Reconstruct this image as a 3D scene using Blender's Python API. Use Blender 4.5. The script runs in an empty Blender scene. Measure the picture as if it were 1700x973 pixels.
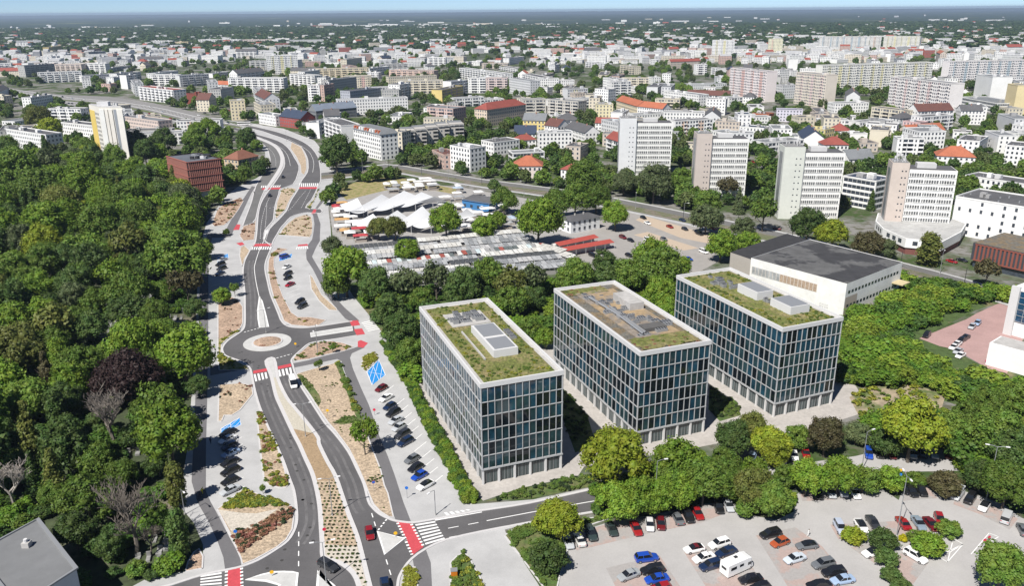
import bpy, math, random
import numpy as np
from mathutils import Vector, Matrix

# ------------------------------------------------------------------ camera, sky, sun, exposure
scene = bpy.context.scene
R = math.radians
cam_data = bpy.data.cameras.new('camera')
cam_data.sensor_width = 36.0
cam_data.lens = 36.0 * 1354.0 / 1700.0
cam_data.clip_start = 0.5
cam_data.clip_end = 90000.0
cam = bpy.data.objects.new('camera', cam_data)
scene.collection.objects.link(cam)
cam.location = (0, 0, 100)
PITCH = math.atan(470 / 1354)
cam.rotation_euler = (Matrix.Rotation(R(90) - PITCH, 3, 'X') @ Matrix.Rotation(-R(0.438), 3, 'Z')).to_euler()
scene.camera = cam

SUN_EL, SUN_AZ = 50.0, 214.0          # degrees; azimuth clockwise from +Y
world = bpy.data.worlds.new('World'); scene.world = world; world.use_nodes = True
wn = world.node_tree.nodes; wl = world.node_tree.links
sky = wn.new('ShaderNodeTexSky'); sky.sky_type = 'NISHITA'; sky.sun_disc = False
sky.sun_elevation = R(SUN_EL); sky.sun_rotation = R(SUN_AZ)
sky.altitude = 100; sky.air_density = 0.42; sky.dust_density = 0.0; sky.ozone_density = 5.0
bgn = wn['Background']; bgn.inputs['Strength'].default_value = 0.068
wl.new(sky.outputs[0], bgn.inputs['Color'])
sun_data = bpy.data.lights.new('sun', 'SUN'); sun_data.energy = 4.8; sun_data.angle = R(0.53); sun_data.color = (1.0, 0.955, 0.89)
sun = bpy.data.objects.new('sun', sun_data); scene.collection.objects.link(sun)
sd = Vector((math.sin(R(SUN_AZ)) * math.cos(R(SUN_EL)), math.cos(R(SUN_AZ)) * math.cos(R(SUN_EL)), math.sin(R(SUN_EL))))
sun.rotation_euler = sd.to_track_quat('Z', 'Y').to_euler(); sun.location = (0, -50, 300)
scene.view_settings.view_transform = 'Standard'; scene.view_settings.look = 'None'
scene.view_settings.gamma = 1.0; scene.view_settings.exposure = 0.58
scene.view_settings.use_curve_mapping = False
cy = scene.cycles
cy.max_bounces = 5; cy.diffuse_bounces = 3; cy.glossy_bounces = 3; cy.transmission_bounces = 3; cy.transparent_max_bounces = 4; cy.volume_bounces = 0
cy.use_denoising = True; cy.denoiser = 'OPENIMAGEDENOISE'; cy.denoising_input_passes = 'RGB_ALBEDO_NORMAL'
cy.use_adaptive_sampling = False; cy.sample_clamp_indirect = 6.0
try: cy.volume_step_rate = 4.0
except Exception: pass

# ------------------------------------------------------------------ helpers
COL = scene.collection
rng = random.Random(7)
def link(o): COL.objects.link(o); return o
def tag(o, label=None, cat=None, group=None, kind=None):
    if label: o['label'] = label
    if cat: o['category'] = cat
    if group: o['group'] = group
    if kind: o['kind'] = kind
    return o
def empty(name, loc=(0, 0, 0), rz=0.0):
    o = bpy.data.objects.new(name, None); o.location = loc; o.rotation_euler = (0, 0, rz); o.empty_display_size = .5
    return link(o)
def objm(name, me, parent=None, color=None, loc=None, rz=None, scale=None):
    o = bpy.data.objects.new(name, me)
    if parent: o.parent = parent
    if color is not None: o.color = (*color, 1)
    if loc is not None: o.location = loc
    if rz is not None: o.rotation_euler = (0, 0, rz)
    if scale is not None: o.scale = scale
    return link(o)

MATS = {}
def mat(name, col=(.5, .5, .5), rough=.8, var=0.0, scale=1.0, metal=0.0, spec=.5, objcol=False, bump=0.0, bscale=8.0, coat=0.0, stain=0.0, sscale=.12, col2=None, mixscale=None, mixlo=.45, mixhi=.55, stretch=None, bdist=.05):
    if name in MATS: return MATS[name]
    m = bpy.data.materials.new(name); m.use_nodes = True; MATS[name] = m
    nt = m.node_tree; N = nt.nodes; L = nt.links; b = N['Principled BSDF']
    b.inputs['Roughness'].default_value = rough; b.inputs['Metallic'].default_value = metal
    b.inputs['Specular IOR Level'].default_value = spec
    if coat: b.inputs['Coat Weight'].default_value = coat; b.inputs['Coat Roughness'].default_value = .08
    geo = N.new('ShaderNodeNewGeometry')
    vec = geo.outputs['Position']
    if stretch:
        mp = N.new('ShaderNodeMapping'); mp.inputs['Scale'].default_value = stretch; L.new(vec, mp.inputs['Vector']); vec = mp.outputs[0]
    if objcol:
        oi = N.new('ShaderNodeObjectInfo'); src = oi.outputs['Color']
    else:
        rgb = N.new('ShaderNodeRGB'); rgb.outputs[0].default_value = (*col, 1); src = rgb.outputs[0]
    def noise(s, d=4.0, ro=.6):
        n = N.new('ShaderNodeTexNoise'); n.inputs['Scale'].default_value = s; n.inputs['Detail'].default_value = d; n.inputs['Roughness'].default_value = ro
        L.new(vec, n.inputs['Vector']); return n.outputs['Fac']
    def ramp(fac, lo, hi, a, c):
        r = N.new('ShaderNodeMapRange'); r.inputs[1].default_value = lo; r.inputs[2].default_value = hi; r.inputs[3].default_value = a; r.inputs[4].default_value = c
        L.new(fac, r.inputs[0]); return r.outputs[0]
    if col2 is not None:
        mx = N.new('ShaderNodeMix'); mx.data_type = 'RGBA'
        L.new(ramp(noise(mixscale or scale), mixlo, mixhi, 0, 1), mx.inputs['Factor']); L.new(src, mx.inputs['A']); mx.inputs['B'].default_value = (*col2, 1); src = mx.outputs['Result']
    def mul(src, fac):
        h = N.new('ShaderNodeVectorMath'); h.operation = 'SCALE'; L.new(src, h.inputs[0]); L.new(fac, h.inputs['Scale']); return h.outputs[0]
    if var: src = mul(src, ramp(noise(scale), .25, .75, 1 - var, 1 + var))
    if stain: src = mul(src, ramp(noise(sscale, 6, .65), .3, .7, 1 - stain, 1 + stain * .5))
    L.new(src, b.inputs['Base Color'])
    if bump:
        bp = N.new('ShaderNodeBump'); bp.inputs['Strength'].default_value = bump; bp.inputs['Distance'].default_value = bdist
        L.new(noise(bscale), bp.inputs['Height']); L.new(bp.outputs[0], b.inputs['Normal'])
    return m
def leafmat(name, fixed=None):
    m = bpy.data.materials.new(name); m.use_nodes = True; MATS[name] = m
    nt = m.node_tree; N = nt.nodes; L = nt.links; b = N['Principled BSDF']; out = N['Material Output']
    oi = N.new('ShaderNodeObjectInfo'); geo = N.new('ShaderNodeNewGeometry')
    n1 = N.new('ShaderNodeTexNoise'); n1.inputs['Scale'].default_value = .55; n1.inputs['Detail'].default_value = 3; L.new(geo.outputs['Position'], n1.inputs['Vector'])
    n2 = N.new('ShaderNodeTexNoise'); n2.inputs['Scale'].default_value = 3.0; n2.inputs['Detail'].default_value = 1; L.new(geo.outputs['Position'], n2.inputs['Vector'])
    hs = N.new('ShaderNodeHueSaturation')
    if fixed: hs.inputs['Color'].default_value = (*fixed, 1)
    else: L.new(oi.outputs['Color'], hs.inputs['Color'])
    def mr(f, a, c, lo=.3, hi=.7):
        r = N.new('ShaderNodeMapRange'); r.inputs[1].default_value = lo; r.inputs[2].default_value = hi; r.inputs[3].default_value = a; r.inputs[4].default_value = c; L.new(f, r.inputs[0]); return r.outputs[0]
    L.new(mr(n1.outputs['Fac'], .47, .515), hs.inputs['Hue'])
    mu = N.new('ShaderNodeMath'); mu.operation = 'MULTIPLY'; L.new(mr(n2.outputs['Fac'], .85, 1.6), mu.inputs[0]); L.new(mr(oi.outputs['Random'], .82, 1.2, 0, 1), mu.inputs[1])
    L.new(mu.outputs[0], hs.inputs['Value']); hs.inputs['Saturation'].default_value = 1.0
    L.new(hs.outputs[0], b.inputs['Base Color']); b.inputs['Roughness'].default_value = .55; b.inputs['Specular IOR Level'].default_value = .25
    tr = N.new('ShaderNodeBsdfTranslucent'); L.new(hs.outputs[0], tr.inputs['Color'])
    mx = N.new('ShaderNodeMixShader'); mx.inputs[0].default_value = .33; L.new(b.outputs[0], mx.inputs[1]); L.new(tr.outputs[0], mx.inputs[2]); L.new(mx.outputs[0], out.inputs['Surface'])
    return m
def glassmat(name, col, rough=.06, spec=.9, var=.35, scale=.35):
    m = mat(name, col, rough, var=var, scale=scale, spec=spec); return m

class MB:
    """collects polygons; build() links them as one mesh object"""
    def __init__(s): s.v = []; s.f = []; s.m = []
    def add(s, vs, fs, mi=0):
        o = len(s.v); s.v += [tuple(p) for p in vs]; s.f += [[i + o for i in f] for f in fs]; s.m += [mi] * len(fs); return s
    def quad(s, a, b, c, d, mi=0): return s.add([a, b, c, d], [[0, 1, 2, 3]], mi)
    def box(s, x0, x1, y0, y1, z0, z1, mi=0, bottom=True):
        vs = [(x0, y0, z0), (x1, y0, z0), (x1, y1, z0), (x0, y1, z0), (x0, y0, z1), (x1, y0, z1), (x1, y1, z1), (x0, y1, z1)]
        fs = [[4, 5, 6, 7], [0, 1, 5, 4], [1, 2, 6, 5], [2, 3, 7, 6], [3, 0, 4, 7]]
        if bottom: fs.append([3, 2, 1, 0])
        return s.add(vs, fs, mi)
    def prism(s, poly, z0, z1, mi=0, top=True, bottom=False, mtop=None):
        n = len(poly); A = sum(poly[i][0] * poly[(i + 1) % n][1] - poly[(i + 1) % n][0] * poly[i][1] for i in range(n))
        if A < 0: poly = poly[::-1]
        vs = [(p[0], p[1], z0) for p in poly] + [(p[0], p[1], z1) for p in poly]
        s.add(vs, [[i, (i + 1) % n, n + (i + 1) % n, n + i] for i in range(n)], mi)
        if top: s.add([(p[0], p[1], z1) for p in poly], [list(range(n))], mi if mtop is None else mtop)
        if bottom: s.add([(p[0], p[1], z0) for p in poly[::-1]], [list(range(n))], mi)
        return s
    def tube(s, pts, rad, n=6, mi=0, cap=True):
        pts = [Vector(p) for p in pts]; rad = rad if isinstance(rad, (list, tuple)) else [rad] * len(pts); o = len(s.v)
        for i, p in enumerate(pts):
            d = (pts[min(i + 1, len(pts) - 1)] - pts[max(i - 1, 0)]); d = d.normalized() if d.length > 1e-9 else Vector((0, 0, 1))
            a = d.cross(Vector((0, 0, 1))) if abs(d.z) < .95 else d.cross(Vector((1, 0, 0))); a.normalize(); b = d.cross(a)
            for k in range(n):
                t = 2 * math.pi * k / n; q = p + (a * math.cos(t) + b * math.sin(t)) * rad[i]; s.v.append(tuple(q))
        for i in range(len(pts) - 1):
            for k in range(n):
                s.f.append([o + i * n + k, o + i * n + (k + 1) % n, o + (i + 1) * n + (k + 1) % n, o + (i + 1) * n + k]); s.m.append(mi)
        if cap: s.f.append([o + (len(pts) - 1) * n + k for k in range(n)]); s.m.append(mi)
        return s
    def loft(s, secs, mi=0, cap=True):
        n = len(secs[0]); o = len(s.v)
        for sec in secs: s.v += [tuple(p) for p in sec]
        for i in range(len(secs) - 1):
            for k in range(n):
                s.f.append([o + i * n + k, o + i * n + (k + 1) % n, o + (i + 1) * n + (k + 1) % n, o + (i + 1) * n + k]); s.m.append(mi)
        if cap:
            s.f.append([o + k for k in range(n)][::-1]); s.f.append([o + (len(secs) - 1) * n + k for k in range(n)]); s.m += [mi, mi]
        return s
    def mesh(s, name, mats):
        me = bpy.data.meshes.new(name); me.from_pydata(s.v, [], s.f)
        for m in (mats if isinstance(mats, (list, tuple)) else [mats]): me.materials.append(m)
        if any(s.m): me.polygons.foreach_set('material_index', s.m)
        me.update(); return me
    def build(s, name, mats, parent=None, **k): return objm(name, s.mesh(name, mats), parent, **k)

def sheet(name, poly, z, m, parent=None):
    n = len(poly); A = sum(poly[i][0] * poly[(i + 1) % n][1] - poly[(i + 1) % n][0] * poly[i][1] for i in range(n))
    if A < 0: poly = poly[::-1]
    return MB().add([(p[0], p[1], z) for p in poly], [list(range(n))]).build(name, m, parent)
def offset_line(pts, d, closed=False):
    out = []; n = len(pts)
    for i in range(n):
        a = pts[(i - 1) % n] if closed or i > 0 else pts[i]; b = pts[(i + 1) % n] if closed or i < n - 1 else pts[i]
        dx, dy = b[0] - a[0], b[1] - a[1]; l = math.hypot(dx, dy) or 1
        out.append((pts[i][0] - dy / l * d, pts[i][1] + dx / l * d))
    return out
def ribbon(mb, pts, w, z0, z1, closed=False, shift=0.0):
    a = offset_line(pts, shift - w / 2, closed); b = offset_line(pts, shift + w / 2, closed); n = len(pts)
    for i in range(n if closed else n - 1):
        j = (i + 1) % n
        mb.add([(*a[i], z1), (*a[j], z1), (*b[j], z1), (*b[i], z1), (*a[i], z0), (*a[j], z0), (*b[j], z0), (*b[i], z0)], [[0, 1, 2, 3], [4, 5, 1, 0], [6, 7, 3, 2]] if z1 > z0 + .01 else [[0, 1, 2, 3]])
    return mb
def area(poly): return sum(poly[i][0] * poly[(i + 1) % len(poly)][1] - poly[(i + 1) % len(poly)][0] * poly[i][1] for i in range(len(poly))) / 2
def inset(poly, d):
    return offset_line(poly, d if area(poly) > 0 else -d, True)
def inside(p, poly):
    x, y = p; c = False; n = len(poly)
    for i in range(n):
        x1, y1 = poly[i]; x2, y2 = poly[(i + 1) % n]
        if (y1 > y) != (y2 > y) and x < (x2 - x1) * (y - y1) / (y2 - y1) + x1: c = not c
    return c
def dashes(mb, pts, w, dash, gap, z):
    if not dash: return ribbon(mb, pts, w, z, z)
    d = 0.0; on = True; rem = dash; cur = [pts[0]]
    for i in range(len(pts) - 1):
        a = Vector(pts[i]); b = Vector(pts[i + 1]); l = (b - a).length; p = 0.0
        while l - p > rem:
            p += rem; q = a.lerp(b, p / l); cur.append(tuple(q))
            if on: ribbon(mb, cur, w, z, z)
            on = not on; rem = dash if on else gap; cur = [tuple(q)]
        rem -= l - p; cur.append(tuple(b))
    if on and len(cur) > 1: ribbon(mb, cur, w, z, z)
    return mb

# ------------------------------------------------------------------ surveyed layout (metres, camera above the origin)
K0 = (.088,.15,.024)
K1 = (.17,.18,.19)
K2 = (.74,.74,.73)
K3 = (.06,.105,.026)
K4 = (.012,.012,.014)
K5 = (.115,.195,.022)
K6 = (.78,.78,.77)
K7 = (.42,.44,.46)
K8 = (.01,.022,.06)
K9 = (.28,.012,.015)
K10 = (.09,.09,.095)
K11 = (.1,.12,.028)
K12 = (.08,.108,.045)
K13 = (.13,.14,.15)
K14 = (.075,.07,.03)
K15 = (.17,.22,.02)
K16 = (.03,.032,.036)
K17 = (.12,.008,.012)
K18 = (.012,.06,.36)
K19 = (.03,.045,.08)
K20 = (.12,.05,.04)
K21 = (.24,.06,.045)
K22 = (.36,.115,.06)
K23 = (.45,.43,.4)
K24 = (.3,.4,.55)
K25 = (.62,.57,.46)
K26 = 'trees of the wood beside the road'
K27 = 'trees between the market and the glass offices'
K28 = 'trees around the lower car park'
K29 = 'trees along the new road'
K30 = 'trees of the old town quarter'
K31 = 'apartment block'
DATA = {
 'edges': [[(-117.06,355.09),(-116.78,353.64),(-116.37,351.43),(-115.81,348.23),(-115.09,343.58),(-114.22,337.94),(-113.25,332.53),(-112.21,327.86),(-111.06,323.42),(-109.78,318.86),(-108.29,313.99),(-106.67,309),(-105.06,304.16),(-103.52,299.67),(-102,295.33),(-100.46,290.77),(-98.89,285.85),(-97.3,280.71),(-95.69,275.47),(-93.92,269.76),(-92.12,263.96),(-90.73,259.24),(-89.94,256.31),(-89.54,254.48),(-89.37,252.85),(-89.42,251.23),(-89.69,249.81),(-90.02,248.33),(-90.43,246.66),(-90.91,244.92),(-91.25,243.2),(-91.37,241.48),(-91.35,239.78),(-91.21,238.23),(-90.97,236.91),(-90.61,235.74),(-90.14,234.6),(-89.58,233.43),(-88.92,232.28),(-88.1,231.23),(-87.08,230.33),(-85.91,229.52),(-84.69,228.69),(-83.43,227.83),(-82.12,226.94),(-80.9,225.92),(-79.78,224.66),(-78.75,223.26),(-77.88,221.92),(-77.31,220.92),(-76.91,219.99),(-76.32,218.48),(-75.31,215.87),(-74.12,212.69),(-73.07,209.9),(-72.38,208.11),(-71.84,206.71),(-71.09,204.87),(-70.07,202.38),(-68.83,199.45),(-67.26,195.92),(-65.03,191.22),(-62.46,185.91),(-60.33,181.57),(-59.09,179.08),(-58.3,177.56),(-57.43,175.85),(-56.27,173.52),(-55.03,171.02),(-53.82,168.49),(-52.65,165.9),(-51.5,163.28),(-50.48,160.95),(-49.64,159.13),(-48.92,157.6),(-48.22,155.95),(-47.51,153.98),(-46.82,151.9),(-46.2,149.91),(-45.64,148.05),(-45.16,146.28),(-44.79,144.67),(-44.58,143.3),(-44.49,142.1),(-44.49,140.94),(-44.55,139.77),(-44.69,138.63),(-44.97,137.56),(-45.41,136.58),(-45.99,135.66),(-46.65,134.71),(-47.41,133.65),(-48.25,132.55),(-49.13,131.59),(-50.03,130.82),(-50.96,130.19),(-51.89,129.65),(-52.77,129.25),(-53.65,128.95),(-54.65,128.62),(-55.82,128.25),(-57.12,127.84),(-58.5,127.28),(-59.87,126.55),(-61.32,125.68),(-63.11,124.62),(-65.44,123.68),(-68.11,122.56),(-70.74,120.33),(-73.48,115.8),(-76.18,110.16),(-78.07,106.1)],[(-19.54,105.51),(-20.3,111.5),(-21.13,118.23),(-21.51,121.83),(-21.69,124.15),(-21.76,125.63),(-21.69,126.68),(-21.46,127.87),(-21.09,129.11),(-20.63,130.5),(-19.93,131.97),(-18.86,133.54),(-17.45,135.11),(-15.83,136.56),(-13.63,137.96),(-10.19,139.38),(-6.49,140.66),(-3.35,141.64),(-.61,142.43),(.89,142.91),(3.37,143.63),(10.34,145.5),(17.17,147.3),(19.47,147.84),(20.04,147.92)],[(21.01,156.43),(20.65,156.36),(19.95,156.18),(17.98,155.51),(13.85,153.95),(8.45,151.89),(3.52,150.14),(-.37,149.03),(-3.8,148.21),(-6.71,147.5),(-8.98,146.83),(-10.74,146.25),(-12.32,145.74),(-13.78,145.29),(-15.06,144.89),(-16.37,144.51),(-17.79,144.06),(-19.23,143.62),(-20.62,143.37),(-21.99,143.43),(-23.3,143.68),(-24.42,143.98),(-25.23,144.29),(-25.84,144.65),(-26.45,145.07),(-27.13,145.54),(-27.8,146.08),(-28.45,146.68),(-29.07,147.37),(-29.65,148.12),(-30.2,148.92),(-30.66,149.6),(-31.08,150.32),(-31.58,151.52),(-32.22,153.51),(-32.94,155.97),(-33.74,158.41),(-34.61,160.6),(-35.55,162.76),(-36.55,165.04),(-37.58,167.49),(-38.68,170.05),(-39.95,172.72),(-41.55,175.66),(-43.32,178.71),(-44.89,181.33),(-46.07,183.18),(-47.06,184.6),(-48.01,186.08),(-48.92,187.68),(-49.81,189.33),(-50.88,191.38),(-52.26,194.03),(-53.84,197.06),(-55.45,200.17),(-57.13,203.36),(-58.86,206.64),(-60.39,209.67),(-61.6,212.27),(-62.62,214.64),(-63.58,217),(-64.59,219.61),(-65.55,222.22),(-66.31,224.32),(-66.79,225.54),(-67.08,226.25),(-67.26,227.01),(-67.36,227.98),(-67.35,229),(-67.24,230.19),(-67.03,231.6),(-66.71,233.18),(-66.34,234.86),(-65.97,236.77),(-65.54,238.78),(-64.87,240.42),(-63.84,241.42),(-62.57,242.05),(-61.26,242.6),(-60.06,243.08),(-58.81,243.48),(-57.29,244.05),(-55.08,245.03),(-52.59,246.19),(-50.82,247.01)],[(-54.49,259.61),(-55.66,259.07),(-57.34,258.29),(-59.19,257.45),(-61.21,256.54),(-63.38,255.58),(-65.33,254.8),(-66.83,254.28),(-68.11,253.94),(-69.43,253.79),(-70.95,253.81),(-72.51,254.02),(-73.92,254.43),(-75.07,255.05),(-76.06,255.87),(-77,256.93),(-77.94,258.31),(-78.84,259.92),(-79.64,261.52),(-80.21,262.78),(-80.69,264.03),(-81.46,265.99),(-82.73,269.1),(-84.29,272.92),(-85.89,276.83),(-87.43,280.51),(-89,284.28),(-90.65,288.48),(-92.42,293.33),(-94.28,298.61),(-96.13,303.94),(-98.05,309.35),(-99.96,314.81),(-101.61,319.88),(-102.82,324.05),(-103.76,327.83),(-104.7,332.3),(-105.81,338.55),(-106.91,345.48),(-107.73,350.9),(-108.12,353.74),(-108.24,355.07),(-108.29,355.84)],[(-117.06,355.09),(-117.33,357.94),(-118.33,363.55),(-120.82,373.37),(-124.13,385.71),(-128.02,399.76),(-131.96,414.31),(-135.31,427.59),(-138.19,440.42),(-140.33,452.22),(-142.27,465.37),(-144.37,482.31),(-146.91,502.34),(-150.53,527.67),(-154.47,551.94),(-158.17,568.02),(-161.69,580.48),(-164.46,590.48),(-167.8,601.14),(-173.3,617.69),(-179.63,634.95),(-185.61,648.46),(-192.36,661.34),(-201.22,676.01),(-210.39,690.11),(-217.24,700.61),(-225.57,711.98),(-241.44,731.19),(-255.42,747.66)],[(-253.77,759.64),(-240.89,741.51),(-224.81,719.24),(-211.15,701.74),(-199.18,686.14),(-190.79,673.65),(-183.74,660.91),(-176.05,644),(-168.75,625.8),(-162.33,607.83),(-156.4,590.27),(-150.55,574.02),(-145.4,558.37),(-141.68,543.08),(-138.69,527.63),(-135.41,509.87),(-133.5,494.41),(-135.48,487.08),(-137.76,482.07),(-136.84,475.25),(-134.89,467.4),(-132.96,457.42),(-130.86,446.89),(-128.81,437.39),(-126.61,427.84),(-123.83,416.69),(-121.43,406.98),(-120.6,402.87),(-120.28,399.43),(-119.86,391.92),(-119.24,383.95),(-117.92,377.84),(-116.49,372.72),(-115.71,368.85),(-114.49,365.21),(-111.27,360.06),(-108.29,355.84)],[(-114.21,365.2),(-116.11,374.27),(-118.07,385.53),(-118.47,394.27),(-118.54,403.1),(-119,413.73),(-119.72,424.14),(-120.94,432.37),(-122.27,439.88),(-123.29,446.94),(-124.33,455.14),(-125.58,466.89),(-127.1,479.94),(-129.23,492.52),(-131.38,505.52),(-132.68,519.25),(-134.31,533.71),(-137.46,549.42),(-141.19,565.15),(-144.54,578.76),(-148.7,593.51),(-155.15,614.23),(-162,634.11),(-167.51,646.2),(-172.69,655.68),(-177.99,665.78),(-183.33,675.35),(-188.73,684.12),(-194.39,692.71),(-200.62,701.74),(-207.06,711),(-213.41,720.73),(-219.84,730.2),(-225.97,737.91),(-233.21,746.43),(-244.91,760.3),(-254.94,772.15)],[(-258.94,789.6),(-247.94,776.64),(-233.97,760.16),(-221.73,745.94),(-210.18,731.96),(-200.32,718.63),(-190.8,704.41),(-180.01,687.26),(-169.65,669.13),(-161.26,651.76),(-153.79,633.72),(-146.4,612.98),(-140.07,593.12),(-136,578.25),(-132.74,564.79),(-129.07,550.26),(-125.49,535.47),(-121.8,519.12),(-118.84,505.04),(-117.88,498.41),(-117.49,493.8),(-116.58,487.76),(-115.41,479.51),(-113.65,465.35),(-111.99,450.52),(-111.7,439.06),(-110.73,430.83),(-106.38,428.65),(-101.93,427.72),(-99.85,422.6),(-99.82,418.06),(-103.31,418.41),(-107.46,419.65),(-109.35,418.86),(-110.64,417.07),(-112.24,414.49),(-113.41,410.58),(-113.45,404.2),(-113.08,397.36),(-112.92,392.17),(-112.62,387.22),(-111.96,381.57),(-111.21,375.85),(-110.62,370.33),(-109.99,365.08),(-109.06,359.79),(-108.29,355.84)],[(-133.11,391.96),(-134.77,399.45),(-137.38,411.35),(-140.84,427.55),(-145.02,446.62),(-150.17,467.74),(-155.13,488.9),(-158.61,507.56),(-161.31,524.43),(-163.24,538.85),(-165.24,552.4),(-168.44,567.12),(-171.95,580.93),(-174.98,591.24),(-178.36,601.62),(-182.89,616.01),(-187.83,630.7),(-192.64,642.79),(-197.49,653.8),(-202.09,663.8),(-207.29,674.27),(-215.15,688.96),(-221.78,701.09)],[(-217.08,699.09),(-207.21,683.02),(-195.51,663.07),(-187.59,647.43),(-180.87,632.1),(-174.41,614.98),(-168.9,598.56),(-164.97,585.23),(-161.9,573.18),(-159.28,562.02),(-156.89,549.81),(-154.38,534.09),(-151.71,516.02),(-148.63,494.87),(-145.35,473.78),(-141.92,456.05),(-138.53,440.43),(-135.19,426.26),(-132.45,415.12),(-131.07,409.36),(-130.39,405.99),(-130.01,402.29),(-129.88,399.73)]],
 'boulevard': [(-250.75,767.72),(-293.76,828.47),(-363.89,917.64),(-437.95,998.44),(-510.56,1061.59),(-599.69,1100.03),(-671.28,1156.91),(-729.17,1198.62),(-853.28,1313.22),(-758.98,1164.11),(-654.75,1072.6),(-581.04,1022.75),(-524.85,971.51),(-435.22,899.57),(-363.79,823.18),(-295.46,738.15),(-251.35,743.5)],
 'tram_top': [(-125.03,533.33),(-118.22,538.38),(-108.68,545.59),(-98.43,556.18),(-86.86,562.82),(-74.6,556.56),(-59.88,543.56),(-40.17,525.84),(-18.35,506.89),(4.15,491.75),(25.51,477.77),(42.39,464.45),(57.94,450.3),(75.24,432.17),(91.22,414.52),(103.06,401.96),(113.12,390.96),(122.89,379.42),(132.14,367.61),(141.45,354.48),(149.91,341.88),(156.3,332.01),(162.19,322.71),(168.97,312.78),(175.98,301.51),(183.94,285.23),(190.17,271.59)],
 'tram_bot': [(-119.22,505.05),(-108.62,510.7),(-95.8,517.79),(-86.84,525.54),(-78.11,529.33),(-68.63,522.48),(-56.49,510.32),(-38.01,495.39),(-17.45,479.36),(2.18,465.27),(20.77,451.61),(36.57,438.24),(51.55,424.02),(67.98,406.48),(83.13,389.49),(94.25,377.04),(103.72,366.3),(113.12,355.84),(122.18,345.51),(131.42,334.09),(139.97,323.29),(146.61,315.38),(152.84,307.46),(160.07,297.11),(167.4,285.2),(175.11,269.65),(180.99,256.88)],
 'pavement': [(-69.19,106.01),(-71.83,122.75),(-68.19,127.22),(-60.27,129.04),(-60.09,132.09),(-61.77,136.8),(-66.24,144.1),(-72.1,150.93),(-79.45,176.18),(-96.61,227.11),(-115.48,281.69),(-137.9,345.03),(-153.23,399.22),(-164.49,462.92),(-165.57,488.39),(-162.28,514.47),(-162.12,536.96),(-185.95,618.18),(-221.72,694.13),(-245.27,743.16),(-258.94,794.02),(-206.62,748.93),(-161.28,674.23),(-132.01,589.18),(-118.67,535.19),(-107.83,504.61),(-101.63,452.79),(-98.63,430.42),(-87.97,385.31),(-78.75,343.42),(-69.08,313),(-59.5,287.08),(-50.69,267.71),(-41.13,245.26),(-34.14,221.54),(-24.03,192.63),(-18.85,178.21),(-11.82,159.09),(-8.73,150.08),(4.21,151.73),(18.37,156.71),(18.67,147.06),(4.11,143.41),(-1.84,141.01),(-.98,137.02),(1.91,130.44),(4.57,123.85),(5.89,105.25)],
 'cycle_paths': [[(-67.89,151.1),(-62.9,143.85),(-58.96,137.35),(-56.34,132.68),(-54.65,128.62),(-51.94,129.83),(-52.97,132.37),(-54.23,134.52),(-57,138.69),(-61.35,145.52),(-65.6,151.98),(-68.06,156.22),(-75.01,176.12),(-83.96,202.48),(-92.38,227.03),(-111.25,281.59),(-133.35,344.91),(-140.49,370.19),(-132.17,371.56),(-134.87,384.42),(-137.24,397.5),(-151.73,469),(-154.87,487.99),(-157.62,489.88),(-151.83,454.54),(-141.11,396.41),(-137.33,377.73),(-145.18,377.96),(-136.56,344.99),(-114.58,281.67),(-95.69,227.09),(-78.12,176.16),(-72.57,159.94)],[(-111.18,495.39),(-111.46,482.85),(-106.44,445.3),(-104.59,418.21),(-102.44,411.53),(-98.09,395.08),(-94.45,376.46),(-92.54,365.63),(-92.34,356.39),(-90.17,343.73),(-87.52,333.62),(-81.35,318.95),(-75.4,303.14),(-69.43,287.31),(-62.02,271.61),(-57.52,262.55),(-54.8,259.05),(-52.12,260.13),(-54.82,264.83),(-59.8,273.42),(-66.72,287.24),(-70.67,298.6),(-77.41,315.61),(-84.88,334.44),(-86.23,338.08),(-87.82,353.29),(-88.43,363.42),(-90.31,371.96),(-95.07,394.99),(-100.83,414.1),(-103.9,425),(-104.71,452.89),(-108.94,493.48)],[(-66.24,224.76),(-61.9,227.13),(-57.5,230.46),(-52.09,234.1),(-48.73,237.4),(-46.36,236.87),(-49.67,232.17),(-49.59,228.71),(-47.18,220.49),(-42.37,207.03),(-38.77,197.38),(-36.54,190.47),(-33.46,180.55),(-29.84,170.41),(-27.09,162.06),(-24.75,154.44),(-23.85,151.42),(-21.13,143.52),(-24.44,144.09),(-26.53,151.45),(-27.4,154.48),(-28.65,157.7),(-30.35,164.17),(-32.38,169.65),(-39.58,189.86),(-42.53,198.51),(-45.04,205.93),(-48.28,215.48),(-51.69,226.27),(-53.28,227.87),(-65.11,221.68)],[(-17.45,135.11),(-19.67,132.33),(-19.11,129.79),(-17.7,124.1),(-15.42,105.46),(-13.27,105.44),(-15.15,124.07),(-15.97,130.65)],[(-90.56,223.89),(-78.25,224.98),(-77.16,221.91),(-88.03,216.61)]],
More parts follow.
